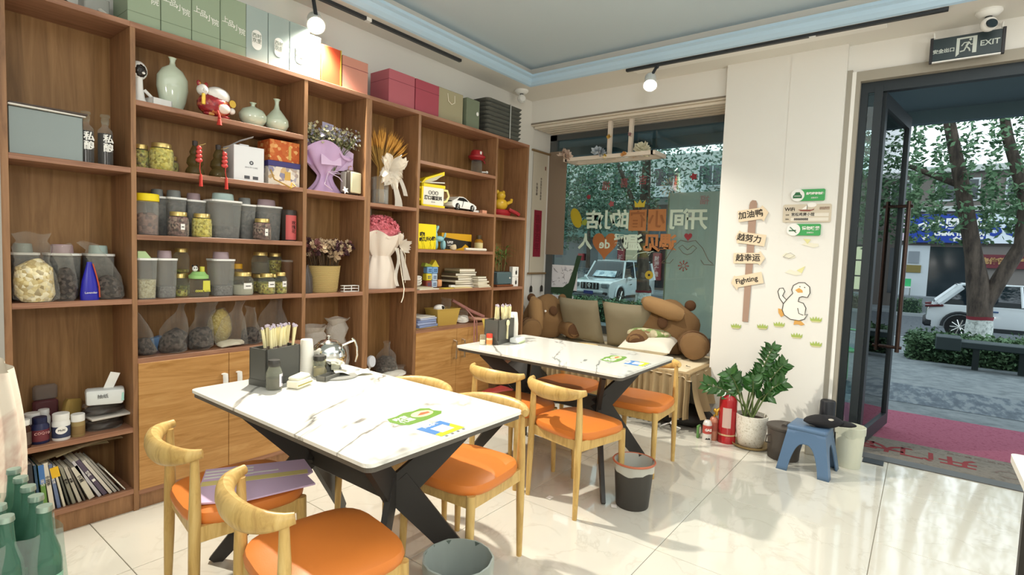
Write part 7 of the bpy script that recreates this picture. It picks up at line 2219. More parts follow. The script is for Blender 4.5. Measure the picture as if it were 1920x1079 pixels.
# walking duck decal
t = decal('duck_decal', 'white walking duck wall decal with orange bill and feet', 'decal', -2.275, 1.06)
DW = mat('duck_white', '#f0eee6', 0.8)
DO = mat('duck_orange', '#d9a55a', 0.8)
BL = mat('duck_line', '#38332f', 0.8)
body = [(-0.070, -0.06), (-0.055, -0.095), (-0.01, -0.125), (0.05, -0.13), (0.085, -0.115), (0.105, -0.075), (0.085, -0.085), (0.09, -0.03), (0.070, 0.005), (0.035, 0.015), (0.040, 0.045), (0.06, 0.055), (0.095, 0.05), (0.11, 0.085), (0.105, 0.13), (0.07, 0.16), (0.03, 0.158), (-0.005, 0.135), (-0.015, 0.10), (-0.005, 0.075), (-0.035, 0.035), (-0.065, -0.01)]
wing = [(-0.065, -0.01), (-0.095, 0.03), (-0.11, 0.08), (-0.10, 0.105), (-0.075, 0.11), (-0.062, 0.085), (-0.075, 0.05), (-0.045, 0.02)]


def outline(b, pts, r=0.0028, x=-0.0036):
    ps = [(x, -p[0], p[1]) for p in pts] + [(x, -pts[0][0], pts[0][1])]
    b.tube(ps, r, 5, cap=False)


part('wing', flat_x(wing, 0.002), DW, t, smooth=False)
part('body', flat_x(body, 0.003), DW, t, smooth=False)
ob = B()
outline(ob, body)
outline(ob, wing, x=-0.0026)
ob.tube([(-0.0036, -0.035, -0.035), (-0.0036, -0.045, -0.075), (-0.0036, -0.075, -0.085)], 0.0025, 5)
part('outline', ob, BL, t)
part('bill', flat_x([(0.01, 0.10), (0.03, 0.082), (0.062, 0.085), (0.058, 0.102), (0.035, 0.118)], 0.005), DO, t, smooth=False)
part('eye', flat_x([(0.040 + 0.004 * math.cos(a), 0.128 + 0.004 * math.sin(a)) for a in [2 * PI * k / 8 for k in range(8)]], 0.0045).move(Matrix()), BL, t, smooth=False)
part('eye', flat_x([(0.072 + 0.004 * math.cos(a), 0.124 + 0.004 * math.sin(a)) for a in [2 * PI * k / 8 for k in range(8)]], 0.0045), BL, t, smooth=False)
part('foot', flat_x([(-0.075, -0.055), (-0.055, -0.10), (-0.075, -0.115), (-0.095, -0.085), (-0.10, -0.05)], 0.004), DO, t, smooth=False)
part('foot', flat_x([(0.02, -0.128), (0.06, -0.13), (0.09, -0.155), (0.07, -0.165), (0.04, -0.158), (0.015, -0.165)], 0.004), DO, t, smooth=False)
for y, z, s, fl, lab in ((-2.365, 1.515, 1.0, 1, 'pale yellow flying paper plane decal under the lower green plate'), (-2.225, 1.427, 0.8, 0, 'faint white curled duckling decal, left of the two arrows'), (-2.265, 1.300, 1.0, -1, 'pale yellow arrow-like decal just above the duck head')):
    t = decal('small_decal', lab, 'decal', y, z)
    part('shape', flat_x([(-0.06 * s, -0.01), (-0.02 * s, -0.02), (0.02 * s, -0.03), (0.055 * s, -0.02), (0.05 * s, 0.0), (0.015 * s, 0.002), (-0.03 * s, 0.015)], 0.002), mat('decal_cream', '#e6e2cf', 0.8), t, smooth=False)
    if fl:
        part('yellow_wing', flat_x([(fl * -0.05, 0.035), (fl * 0.0, 0.03), (fl * -0.02, -0.005)] if fl > 0 else [(0.02, 0.01), (0.075, 0.045), (0.055, -0.01)], 0.003), mat('decal_yellow', '#e0dba0', 0.8), t, smooth=False)
    else:
        ob = B()
        outline(ob, [(-0.04, -0.02), (0.0, -0.03), (0.04, -0.005), (0.01, 0.015), (-0.02, 0.005)], 0.0015, -0.003)
        part('outline', ob, mat('decal_grey', '#b3aea2', 0.8), t)
for k, (y, z, lab) in enumerate(((-1.873, 0.836, 'grass tuft decal left of the signpost foot'), (-2.072, 0.855, 'grass tuft decal right of the signpost foot'), (-2.19, 0.885, 'grass tuft decal at the left of the duck feet'), (-2.317, 0.813, 'grass tuft decal below the duck feet'), (-2.437, 0.950, 'grass tuft decal at the right of the duck'), (-2.449, 0.765, 'lowest grass tuft decal, right of the plant tip'))):
    t = decal('grass_decal', lab, 'decal', y, z)
    part('soil_strip', flat_x([(-0.032, -0.012), (0.032, -0.010), (0.028, -0.020), (-0.026, -0.022)], 0.002), mat('decal_moss', '#cfcb9a', 0.8), t, smooth=False)
    part('blades', flat_x([(-0.036, -0.012), (-0.040, 0.014), (-0.026, 0.0), (-0.020, 0.02), (-0.010, 0.0), (0.0, 0.024), (0.008, 0.002), (0.018, 0.020), (0.024, 0.0), (0.038, 0.018), (0.036, -0.010)], 0.0025), mat('decal_grass', '#a9bb62', 0.8), t, smooth=False)

# ---------------------------------------------------------------- exit sign, cameras
t = thing('exit_sign', 'dark exit sign with running figure hanging above the door', 'sign', (4.50, -3.165, 2.78))
EXM = mat('exit_dark', '#2c3a3e', 0.3)
EXW = mat('exit_white', '#c3cbc4', 0.5)
part('sign_panel', B().lo(-0.008, 0.008, -0.172, 0.172, -0.072, 0.072, bev=0.002), EXM, t, smooth=False)
for s in (-1, 1):
    part('end_cap', B().lo(-0.014, 0.014, s * 0.176 - 0.008, s * 0.176 + 0.008, -0.080, 0.080, bev=0.002), mat('exit_cap', '#27262a', 0.4), t, smooth=False)
part('bottom_rail', B().lo(-0.010, 0.010, -0.168, 0.168, -0.079, -0.072), WHITEP, t, smooth=False)
text('EXIT', 0.046, EXW, t, (-0.0088, -0.112, 0.0), FACE_X, bold=0.0008)
text('安全出口', 0.028, EXW, t, (-0.0088, 0.112, -0.012), FACE_X, bold=0.0008)
part('door_pictogram', flat_x([(-0.050, -0.06), (-0.050, 0.055), (0.050, 0.055), (0.050, -0.048), (0.030, -0.048), (0.030, 0.045), (-0.034, 0.045), (-0.034, -0.045)], 0.001).move(Matrix.Translation((-0.0082, 0, 0))), EXW, t, smooth=False)
rb = B()
X0 = -0.0092
for pts, r in (([(0.012, 0.022), (-0.002, -0.004)], 0.008), ([(0.010, 0.020), (-0.012, 0.020), (-0.024, 0.002)], 0.0045), ([(0.012, 0.018), (0.022, 0.004), (0.034, 0.006)], 0.0045), ([(-0.002, -0.006), (-0.010, -0.028), (-0.030, -0.032)], 0.0055), ([(0.0, -0.006), (0.014, -0.020), (0.018, -0.036)], 0.0055)):
    rb.tube([(X0, -p[0], p[1]) for p in pts], [(0.0012, r)] * len(pts) if False else r * 0.8, 6)
rb.ball((X0, -0.018, 0.036), 0.0075, 10, 6)
part('running_figure', rb, EXW, t)
part('hanger', B().tube([(0, 0.165, 0.08), (0.01, 0.168, 0.115), (0.08, 0.17, 0.13)], 0.006, 6).tube([(0, -0.165, 0.08), (0.01, -0.168, 0.115), (0.08, -0.17, 0.13)], 0.006, 6), WHITEP, t)


def dome_camera(label, loc, rot, eye):
    t = thing('security_camera', label, 'camera', loc, rot)
    part('base', B().lathe([(0, 0), (0.065, 0), (0.066, -0.012), (0.052, -0.028), (0.034, -0.036), (0, -0.036)], seg=26), WHITEP, t)
    part('neck', B().cyl((0, 0, -0.03), (0, -0.006, -0.06), 0.018, seg=12), mat('camera_dark', '#2b3034', 0.4), t)
    part('head', B().ball((0, -0.01, -0.085), 0.042, 20, 12), WHITEP, t)
    part('lens', B().lathe([(0, -0.012), (0.026, -0.008), (0.030, 0.0), (0.026, 0.006), (0, 0.009)], seg=20, mtx=Matrix.Rotation(R(75), 4, 'X')).move(Matrix.Translation((0.0, -0.048, -0.092))), mat('camera_glass', '#22323a', 0.1) if eye else WHITEP, t)
    if not eye:
        part('aperture', B().ball((0.012, -0.047, -0.108), 0.010), mat('camera_dark', ''), t)
    return t


dome_camera('white dome camera with a dark lens above the exit sign', (4.40, -3.255, 2.94), R(-70), True)
dome_camera('small white dome camera in the ceiling corner above the black trays', (4.23, 0.16, 2.94), R(-40), False)

# ---------------------------------------------------------------- green glass bottles at the lower left
t = thing('bottle_carton', 'cardboard pack under the shrink-wrapped green bottles', 'carton', (0.235, -1.20, 0))
part('carton', B().lo(-0.16, 0.16, -0.20, 0.24, 0.0, 0.405), mat('carton_brown', '#8a7350', 0.8), t, smooth=False)
GRB = clear('green_bottle_glass', '#5f8a76', 0.45, 0.06, '#a9cfc0', 0.6)
proto = None
n = 0
for i in range(4):
    for j in range(5):
        x, y = 0.235 + 0.072 * (i - 1.6), -1.20 + 0.085 * (j - 1.6)
        lab = 'green capped bottle, %s column from left, %s row of the wrapped pack' % (('first', 'second', 'third', 'fourth')[i], ('first', 'second', 'third', 'fourth', 'fifth')[j])
        if proto is None:
            proto = thing('beer_bottle', lab, 'bottle', (x, y, 0.407), 0, 'green bottles in the pack')
            part('glass', B().lathe([(0, 0), (0.031, 0), (0.034, 0.006), (0.034, 0.13), (0.030, 0.16), (0.018, 0.20), (0.0145, 0.25), (0.0145, 0.268)], seg=18), GRB, proto)
            part('cap', B().lathe([(0.0165, 0.262), (0.0172, 0.264), (0.0160, 0.276), (0, 0.277)], seg=18), mat('cap_silver_green', '#a9bfb2', 0.3, 0.6), proto)
            part('label', B().lathe([(0.0345, 0.04), (0.0345, 0.10)], seg=18), mat('bottle_label', '#8fc2a8', 0.6), proto)
        else:
            dup(proto, (x, y, 0.407), rng.random(), lab)


def wrapf(u, v):
    a = 2 * PI * u
    ca, sa = math.cos(a), math.sin(a)
    k = 1 / max(abs(ca), abs(sa)) ** 0.85
    s = 1.0 - 0.10 * v - 0.04 * math.sin(u * 90) * v
    return (0.145 * ca * k * s + 0.008, 0.205 * sa * k * s + 0.03, 0.407 + 0.21 * v)


solo('shrink_wrap', B().grid(80, 10, wrapf), clear('shrink_film', '#d7e0da', 0.16, 0.1, '#eef4f0', 0.7, wrinkle=12), 'glossy shrink film around the green bottles', 'film', (0.235, -1.20, 0.0))

# ================================================================ outdoors: pavement falls gently away from the shop
def zg(x):
    return -0.02 if x < 6.32 else (-0.03 - 0.043 * (min(x, 26) - 6.32))


def noisecol(key, cols, scale, rough=0.85, detail=5, stretch=(1, 1, 1), stops=None, spec=0.3):
    m = bpy.data.materials.new(key)
    m.use_nodes = True
    nt = m.node_tree
    b = nt.nodes['Principled BSDF']
    tc = nt.nodes.new('ShaderNodeTexCoord')
    mp = nt.nodes.new('ShaderNodeMapping')
    mp.inputs['Scale'].default_value = stretch
    n = nt.nodes.new('ShaderNodeTexNoise')
    n.inputs['Scale'].default_value = scale
    n.inputs['Detail'].default_value = detail
    n.inputs['Roughness'].default_value = 0.65
    nt.links.new(tc.outputs['Object'], mp.inputs['Vector'])
    nt.links.new(mp.outputs['Vector'], n.inputs['Vector'])
    k = len(cols)
    stops = stops or [0.35 + 0.3 * i / (k - 1) for i in range(k)]
    nt.links.new(ramp(nt, n.outputs['Fac'], list(zip(stops, cols))), b.inputs['Base Color'])
    b.inputs['Roughness'].default_value = rough
    b.inputs['Specular IOR Level'].default_value = spec
    MATS[key] = m
    return m


PAVE = noisecol('pavement', ['#5c6467', '#6e7679', '#7b8283'], 6)
ROAD = noisecol('asphalt', ['#474d52', '#555b60', '#60666b'], 9)
g = B()
g.lo(5.06, 6.32, -14, 30, -0.25, -0.02)
for x0, x1 in ((6.32, 17.9),):
    g.quad((x0, -14, zg(x0 + 0.001)), (x1, -14, zg(x1)), (x1, 30, zg(x1)), (x0, 30, zg(x0 + 0.001)))
g.lo(4.9, 5.06, -4.9, -2.53, -0.25, -0.015).lo(4.6, 4.9, -4.9, -2.53, -0.25, -0.006)
struct('pavement', g, PAVE)
g = B()
g.quad((17.9, -30, zg(17.9) - 0.06), (26, -30, zg(26)), (26, 60, zg(26)), (17.9, 60, zg(17.9) - 0.06))
g.quad((26, -30, zg(26)), (31, -30, zg(26)), (31, 60, zg(26)), (26, 60, zg(26)))
struct('road', g, ROAD)
struct('kerb', B().lo(17.75, 17.92, -14, 30, zg(17.9) - 0.2, zg(17.9) + 0.02).lo(30.9, 31.1, -30, 60, zg(26) - 0.1, zg(26) + 0.14), mat('kerb_stone', '#9aa0a2', 0.8))
struct('far_pavement', B().lo(31.0, 34.2, -30, 60, zg(26) - 0.1, zg(26) + 0.12).lo(32.4, 34.2, -8, 1.2, zg(26), -0.35).lo(33.0, 34.2, -8, 1.2, -0.35, -0.05), mat('far_paving', '#7d8488', 0.8))
for k in range(4):
    struct('step', B().lo(31.9 + 0.3 * k, 34.2, -0.9, 0.6, zg(26) + 0.1 + 0.17 * k, zg(26) + 0.27 + 0.17 * k), mat('step_grey', '#848b8e', 0.8))
st = noisecol('damp_stain', ['#35424e', '#4b5862', '#6d767a'], 2.2, 0.5, 6, (1.2, 5.0, 1), [0.40, 0.50, 0.56])
b = B()
b.quad((6.95, -9, zg(6.95) + 0.003), (8.4, -9, zg(8.4) + 0.003), (8.4, -2.0, zg(8.4) + 0.003), (6.95, -2.0, zg(6.95) + 0.003))
struct('damp_paving', b, st)

# red carpet and door mat
solo('carpet', B().lo(5.15, 6.27, -7.5, -1.2, -0.02, -0.008), noisecol('carpet_red', ['#8f4a5e', '#9b566a', '#863f54'], 30, 0.95), 'long faded red carpet strip on the pavement outside the door', 'carpet', smooth=False)
t = thing('door_mat', 'grey door mat with large red welcome characters facing the street', 'mat', (4.875, -3.95, -0.012))
part('mat', B().lo(-0.24, 0.27, -0.92, 1.22, 0, 0.014), noisecol('mat_grey', ['#6f6a61', '#7d776e', '#635e56'], 16, 0.95), t, smooth=False)
MR = mat('mat_red', '#7f2a2e', 0.9)
for ch, y in (('吉', 1.19), ('大', 1.03), ('门', 0.85), ('开', 0.62)):
    text(ch, 0.22, MR, t, (0.02, y, 0.0145), (0, 0, R(90)), bold=0.006, depth=0.0004)
text('吉祥如意  出入平安  万事大吉', 0.05, mat('mat_dark', '#6d5f58', 0.9), t, (0.20, 0.35, 0.0145), (0, 0, R(90)), depth=0.0004)
b = B()
for k in range(3):
    b.tube([(0.12 - 0.1 * k, -0.5 - 0.2 * k + 0.09 * math.cos(a), 0.0148) if False else (-0.05 + 0.07 * math.sin(a) - 0.04 * k, 0.36 - 0.16 * k + 0.06 * math.cos(a), 0.0148) for a in [2 * PI * j / 14 for j in range(13)]], [(0.008, 0.001)] * 13, 4)
part('cloud_print', b, mat('mat_dark', ''), t)

# eave over the pavement
struct('eave', B().lo(5.06, 6.58, -14, 30, 2.86, 3.1).lo(6.48, 6.58, -14, 30, 2.74, 2.86), mat('eave_paint', '#577079', 0.8))
struct('upper_wall', B().lo(4.86, 5.06, -14, -4.9, -0.3, 3.3).lo(5.0, 5.06, 0.3, 30, -0.3, 3.3).lo(5.0, 6.3, -14, 30, 3.1, 7.5), mat('outer_wall', '#a7a196', 0.8))

# green plastic chair left of the door
GP = mat('green_plastic', '#3fae6c', 0.4)
t = thing('plastic_chair', 'green plastic armchair on the pavement left of the door', 'chair', (7.75, -2.22, zg(7.75)), R(200))
part('seat', B().lo(-0.22, 0.22, -0.22, 0.22, 0.40, 0.43, bev=0.01), GP, t)
part('backrest', B().grid(8, 6, lambda u, v: (-0.21 - 0.10 * v - 0.03 * math.cos((u - 0.5) * 3), -0.22 + 0.44 * u, 0.42 + 0.42 * v * (0.85 + 0.15 * math.sin(PI * u)))), GP, t)
for s in (-1, 1):
    part('leg', B().tube([(0.22, s * 0.22, 0.0), (0.19, s * 0.20, 0.42)], 0.022, 8), GP, t)
    part('leg', B().tube([(-0.25, s * 0.22, 0.0), (-0.20, s * 0.20, 0.42)], 0.022, 8), GP, t)
    part('armrest', B().tube([(-0.24, s * 0.22, 0.64), (0.05, s * 0.26, 0.66), (0.20, s * 0.25, 0.62), (0.20, s * 0.22, 0.42)], [(0.03, 0.012)] * 4, 8), GP, t)

# ---------------------------------------------------------------- hedges, barrier
LEAFM = [noisecol('leaf_dark', ['#3d573f', '#4f6c4b', '#627f5c'], 1.2, 0.7), noisecol('leaf_mid', ['#4a674e', '#5d7f5b', '#748f6d'], 1.2, 0.7), noisecol('leaf_blue', ['#4e6a5f', '#63806f', '#7a9684'], 1.2, 0.7)]


def leaf_cloud(n, sample, size, seed):
    q = random.Random(seed)
    verts, faces = [], []
    for k in range(n):
        p = sample(q)
        d = Vector((q.gauss(0, 1), q.gauss(0, 1), q.gauss(0, 0.7))).normalized()
        s = d.orthogonal().normalized()
        a = q.random() * 6.28
        s = s * math.cos(a) + d.cross(s) * math.sin(a)
        l = size * (0.7 + 0.6 * q.random())
        i = len(verts)
        verts += [p, p + d * l * 0.5 + s * l * 0.24, p + d * l, p + d * l * 0.5 - s * l * 0.24]
        faces.append((i, i + 1, i + 2, i + 3))
    me = bpy.data.meshes.new('leaves')
    me.from_pydata([tuple(v) for v in verts], [], faces)
    me.update()
    return me


def hedge(label, x0, x1, y0, y1, h, seed, n, m):
    z = zg((x0 + x1) / 2)
    t = thing('hedge', label, 'hedge', ((x0 + x1) / 2, (y0 + y1) / 2, z))
    w, d = (x1 - x0) / 2, (y1 - y0) / 2

    def s(q):
        f = q.random()
        u, v = q.uniform(-1, 1), q.uniform(-1, 1)
        if f < 0.45:
            p = (-w + 0.03 * q.random(), d * u, h * (v + 1) / 2)
        elif f < 0.85:
            p = (w * u, d * v, h + q.uniform(-.06, .03))
        else:
            p = (w * u, math.copysign(d, v), h * q.random())
        return Vector(p) + Vector((q.gauss(0, .03), q.gauss(0, .03), q.gauss(0, .03)))
    core = B().lo(-w * 0.92, w * 0.92, -d * 0.98, d * 0.98, 0.0, h * 0.93)
    part('core', core, mat('hedge_core', '#24382a', 0.9), t, smooth=False)
    me = leaf_cloud(n, s, 0.075, seed)
    me.materials.append(m)
    o = link('leaves', me, t)
    o['kind'] = 'stuff'


hedge('clipped hedge behind the dark barrier outside the door', 11.9, 12.9, -7.5, -2.95, 0.44, 1, 9000, LEAFM[0])
hedge('clipped hedge outside the display window', 11.9, 12.9, 0.6, 7.5, 0.5, 2, 9000, LEAFM[1])
hedge('low hedge beyond the road by the grey steps', 31.3, 32.2, -3.0, 5.0, 0.75, 3, 4000, LEAFM[0])
DKG = mat('barrier_green', '#2c3a3c', 0.5)
t = thing('barrier', 'dark low metal barrier with a flat top in front of the hedge', 'barrier', (11.35, -4.9, zg(11.35)))
part('top_slab', B().lo(-0.22, 0.22, -1.9, 1.55, 0.36, 0.46, bev=0.01), DKG, t, smooth=False)
part('end_block', B().lo(-0.24, 0.24, 1.30, 1.62, 0.30, 0.51, bev=0.01), DKG, t, smooth=False)
for y in (-1.6, 0.55, 1.1):
    part('leg', B().lo(-0.04, 0.04, y - 0.04, y + 0.04, 0, 0.36), DKG, t, smooth=False)
part('ornament', B().ball((0, 0.2, 0.50), (0.05, 0.08, 0.06)), mat('stone_pale', '#a9aba6', 0.7), t)

# ---------------------------------------------------------------- trees
BARK = noisecol('bark', ['#3b3430', '#544a42', '#665a50'], 8, 0.95, 6, (1, 1, 0.25))
LIME = noisecol('limewash', ['#8f958f', '#c3c9c4', '#d6dad4'], 14, 0.95)


def tree(label, x, y, limbs, crown, n, leaf, seed, white=True, group=None, size=0.15):
    z = zg(x) if x < 31 else zg(26)
    t = thing('street_tree', label, 'tree', (x, y, z), 0, group)
    b = B()
    for pts, rad in limbs:
        b.tube([Vector(p) for p in pts], rad, 10)
    b.jiggle(0.03, 3)
    part('trunk', b, BARK, t)
    if white:
        r0 = limbs[0][1][0]
        part('limewash', B().lathe([(r0 * 1.06, 0.0), (r0 * 1.05, 0.45), (r0 * 1.02, 0.68)], seg=16).jiggle(0.02, 4), LIME, t)
        part('red_band', B().lathe([(r0 * 1.05, 0.66), (r0 * 1.05, 0.74)], seg=16).jiggle(0.02, 4), mat('band_red', '#7c2c34', 0.8), t)

    def s(q):
        c, r = crown[int(q.random() * len(crown))]
        while True:
            v = Vector((q.uniform(-1, 1), q.uniform(-1, 1), q.uniform(-1, 1)))
            if 0.2 < v.length < 1:
                break
        w = Vector((v.x * r[0], v.y * r[1], v.z * r[2])) + Vector(c)
        cell = Vector((round(w.x / 0.5), round(w.y / 0.5), round(w.z / 0.42)))
        cc = Vector((cell.x * 0.5, cell.y * 0.5, cell.z * 0.42))
        return w.lerp(cc, 0.45)
    me = leaf_cloud(n, s, size, seed)
    me.materials.append(leaf)
    o = link('crown', me, t)
    o['kind'] = 'stuff'


tree('forked street tree with a limewashed foot in front of the white crossover car', 17.3, -4.2,
     [([(0, 0, -0.1), (0, 0, 0.6), (0, 0.04, 1.2), (-0.1, 0.25, 2.3), (-0.2, 0.55, 3.8), (-0.3, 0.95, 5.6), (-0.3, 1.1, 7.5)], [0.25, 0.235, 0.23, 0.18, 0.15, 0.12, 0.07]),
      ([(0, -0.02, 0.9), (0.0, -0.3, 1.7), (0.05, -0.62, 2.5), (0.05, -0.6, 3.6), (0.0, -0.2, 5.0), (0, 0.1, 6.5)], [0.17, 0.165, 0.15, 0.13, 0.11, 0.07]),
      ([(-0.2, 0.6, 3.9), (0.2, 1.8, 4.6), (0.3, 3.0, 5.6)], [0.08, 0.06, 0.03])],
     [((0, 0.5, 5.4), (2.6, 3.0, 1.6)), ((0.5, -1.2, 4.3), (2.2, 2.2, 1.5)), ((0.5, 2.4, 4.3), (2.0, 2.0, 1.4)), ((0.5, 0.8, 3.4), (1.6, 2.2, 0.9)), ((0, 0, 7), (3.0, 3.2, 1.6))], 9000, LEAFM[1], 5)
tree('straight street tree with a limewashed foot beside the white jeep', 17.8, 4.75,
     [([(0, 0, -0.1), (0, 0.02, 0.7), (0, 0.08, 2.0), (0, 0.12, 3.6), (0.05, 0.15, 5.4), (0.1, 0.2, 8.0)], [0.26, 0.235, 0.21, 0.19, 0.15, 0.08]),
      ([(0, 0.1, 2.4), (0, 0.45, 3.6), (0, 1.2, 5.2), (0, 2.2, 6.6)], [0.10, 0.09, 0.07, 0.03])],
     [((0, 1.4, 5.0), (2.4, 2.6, 1.7)), ((0, 3.4, 4.0), (2.2, 2.2, 1.7)), ((0.3, -1.6, 5.2), (2.2, 2.2, 1.6)), ((0, 4.4, 2.9), (1.6, 1.6, 1.0)), ((0, 1.6, 3.5), (1.4, 2.0, 0.8)), ((0, 0.6, 7), (3, 3.5, 1.5))], 9500, LEAFM[2], 6)
tree('leaning dark tree left of the white jeep, its crown touching the window frame', 15.5, 8.8,
     [([(0, 0, 0), (0, 0.1, 1.2), (0.1, 0.0, 2.6), (0.2, -0.2, 4.5)], [0.16, 0.14, 0.12, 0.06])],
     [((0, 0.4, 3.4), (1.8, 2.2, 1.4)), ((0, -0.8, 2.4), (1.0, 1.2, 0.8)), ((0, 0.5, 4.8), (2.0, 2.4, 1.3))], 6000, LEAFM[0], 7, False)
for k, (x, y, h, lab) in enumerate(((27.5, 0.5, 5.2, 'bushy tree beyond the road, left of the blue shop sign'), (27.5, -8.5, 5.5, 'bushy tree beyond the road, right of the blue shop sign'), (27.0, 18.5, 5.0, 'bushy tree beyond the road, far left in the display window'), (27.5, 12.5, 6.2, 'tall bushy tree beyond the road behind the white jeep'))):
    tree(lab, x, y, [([(0, 0, 0), (0.05, 0.05, 2.0), (0, 0.1, h)], [0.16, 0.13, 0.06])],
         [((0, 0, h), (2.4, 3.2, 1.9)), ((0, 1.8, h - 0.8), (2.0, 2.2, 1.4)), ((0, -1.8, h - 0.9), (2.0, 2.2, 1.4)), ((0, 0, h + 1.8), (2.4, 2.8, 1.4))], 5000, LEAFM[k % 3], 20 + k, False, size=0.20)


# ---------------------------------------------------------------- cars (local: nose towards +x)
CARW = mat('car_white', '#dfe5e8', 0.15, coat=1.0)
CARG = mat('car_glass', '#1b252d', 0.05, spec=0.8)
TYRE = mat('tyre', '#1c1c1d', 0.8)
CPLAS = mat('car_plastic', '#2a2e31', 0.6)


def car(label, loc, rot, L, W, H, jeep):
    t = thing('car', label, 'car', loc, rot)
    hl = L / 2
    if jeep:
        low = [(-hl, 0.45), (-hl, 0.95), (-hl + 0.05, 1.12), (hl - 1.35, 1.14), (hl - 0.35, 1.02), (hl - 0.06, 0.92), (hl, 0.70), (hl, 0.42), (hl - 0.12, 0.30), (-hl + 0.1, 0.32)]
        top = [(-hl + 0.08, 1.10), (-hl + 0.20, H - 0.10), (-hl + 0.5, H), (0.35, H), (0.62, H - 0.05), (hl - 1.22, 1.10)]
    else:
        low = [(-hl, 0.50), (-hl + 0.02, 0.80), (-hl + 0.16, 1.00), (hl - 1.35, 1.00), (hl - 0.30, 0.86), (hl - 0.02, 0.70), (hl, 0.45), (hl - 0.15, 0.26), (-hl + 0.15, 0.28)]
        top = [(-hl + 0.20, 0.98), (-hl + 0.72, H - 0.10), (-hl + 1.0, H - 0.02), (0.0, H), (0.45, H - 0.06), (hl - 1.15, 0.98)]

    def body(pts, w, tuck):
        b = B().poly(pts, w, Matrix.Translation((0, w / 2, 0)) @ Matrix.Rotation(R(90), 4, 'X'))
        es = [e for e in b.bm.edges]
        bmesh.ops.bevel(b.bm, geom=es, offset=0.05, segments=2, affect='EDGES', profile=0.6)
        for v in b.bm.verts:
            if tuck:
                v.co.y *= 1 - tuck * max(0, (v.co.z - 0.95) / (H - 0.95))
            else:
                v.co.y *= 1 - 0.06 * abs(v.co.x / hl) ** 4
        return b
    part('body', body(low, W, 0), CARW, t)
    part('cabin', body(top, W * 0.95, 0.20), CARG, t)
    # roof and pillars
    zr = H
    rf = B()
    xs = (top[1][0] + 0.05, top[3][0] + 0.12)
    rf.box(((xs[0] + xs[1]) / 2, 0, zr - 0.015), (xs[1] - xs[0], W * 0.76, 0.07), bev=0.03, seg=2)
    part('roof', rf, CARW, t)
    wy = lambda z: W * 0.95 / 2 * (1 - 0.20 * max(0, (z - 0.95) / (H - 0.95))) + 0.006
    for s in (-1, 1):
        for (xa, za), (xb, zb), r in (((top[5][0] - 0.02, 1.02), (top[4][0], H - 0.04), 0.045), ((-0.15, 1.02), (-0.20, H - 0.02), 0.035), ((top[0][0] + 0.06, 1.0), (top[1][0] + 0.06, H - 0.08), 0.09 if jeep else 0.10)):
            part('pillar', B().tube([(xa, s * wy(za), za), (xb, s * (wy(zb) - 0.01), zb)], r, 6), CARW, t)

    for x in (hl - 0.92, -hl + (0.92 if jeep else 0.80)):
        for s in (-1, 1):
            r = 0.38 if jeep else 0.35
            w = part('wheel', B().cyl((x, s * (W / 2 - 0.24), r), (x, s * (W / 2 + 0.005), r), r, seg=26), TYRE, t)
            hb = B().cyl((x, s * (W / 2 - 0.02), r), (x, s * (W / 2 + 0.010), r), r * 0.62, seg=22)
            part('rim_dark', hb, CPLAS, w)
            hb = B()
            for k in range(6 if jeep else 10):
                a = 2 * PI * k / (6 if jeep else 10)
                hb.tube([(x, s * (W / 2 + 0.016), r), (x + r * 0.64 * math.cos(a), s * (W / 2 + 0.014), r + r * 0.64 * math.sin(a))], 0.035 if jeep else 0.018, 6)
            part('spokes', hb, CHROME, w)
            part('wheel_arch', B().tube([(x + (r + 0.07) * math.cos(a), s * (W / 2 - 0.0), r + (r + 0.07) * math.sin(a)) for a in [PI * k / 12 for k in range(13)]], 0.045, 6), CPLAS if not jeep else CARW, t)
    for s in (-1, 1):
        part('mirror', B().ball((hl - 1.55, s * (W / 2 + 0.10), 1.12), (0.09, 0.12, 0.08)), CARW, t)
        part('sill', B().box((0, s * (W / 2 - 0.02), 0.33), (L - 2.7, 0.06, 0.12)), CPLAS, t, smooth=False)
        for xx in (0.45, -0.75):
            part('door_handle', B().box((xx, s * (W / 2 + 0.008), 0.86), (0.20, 0.025, 0.045), bev=0.008), CHROME if jeep else mat('handle_blue', '#3d5a86', 0.2), t)
    if jeep:
        gr = B().box((hl + 0.005, 0, 0.80), (0.05, 0.86, 0.28), bev=0.02)
        g_ = part('grille', gr, CPLAS, t)
        gb = B()
        for k in range(5):
            gb.box((hl + 0.035, -0.32 + 0.16 * k, 0.80), (0.03, 0.05, 0.22), bev=0.008)
        part('grille_bar', gb, CHROME, g_, smooth=False)
        part('emblem', B().lathe([(0.06, -0.01), (0.075, 0), (0.06, 0.01), (0.045, 0)], seg=18, mtx=Matrix.Rotation(R(90), 4, 'Y')).move(Matrix.Translation((hl + 0.06, 0, 0.82))), CHROME, g_)
        for s in (-1, 1):
            part('headlight', B().box((hl - 0.06, s * 0.70, 0.83), (0.22, 0.36, 0.20), (0, 0, s * R(-14)), bev=0.04), mat('lamp_glass', '#7f8b90', 0.08), t)
            part('fog_lamp', B().box((hl - 0.03, s * 0.72, 0.50), (0.14, 0.24, 0.12), bev=0.03), CPLAS, t)
        part('bumper', B().box((hl + 0.02, 0, 0.56), (0.14, 1.30, 0.12), bev=0.04), CARW, t)
        part('lower_bumper', B().box((hl + 0.0, 0, 0.42), (0.14, 1.5, 0.12), bev=0.04), mat('skid_grey', '#7e8489', 0.4), t)
        part('number_plate', B().box((hl + 0.10, 0, 0.53), (0.02, 0.44, 0.14)), mat('plate_blue', '#35488c', 0.4), t, smooth=False)
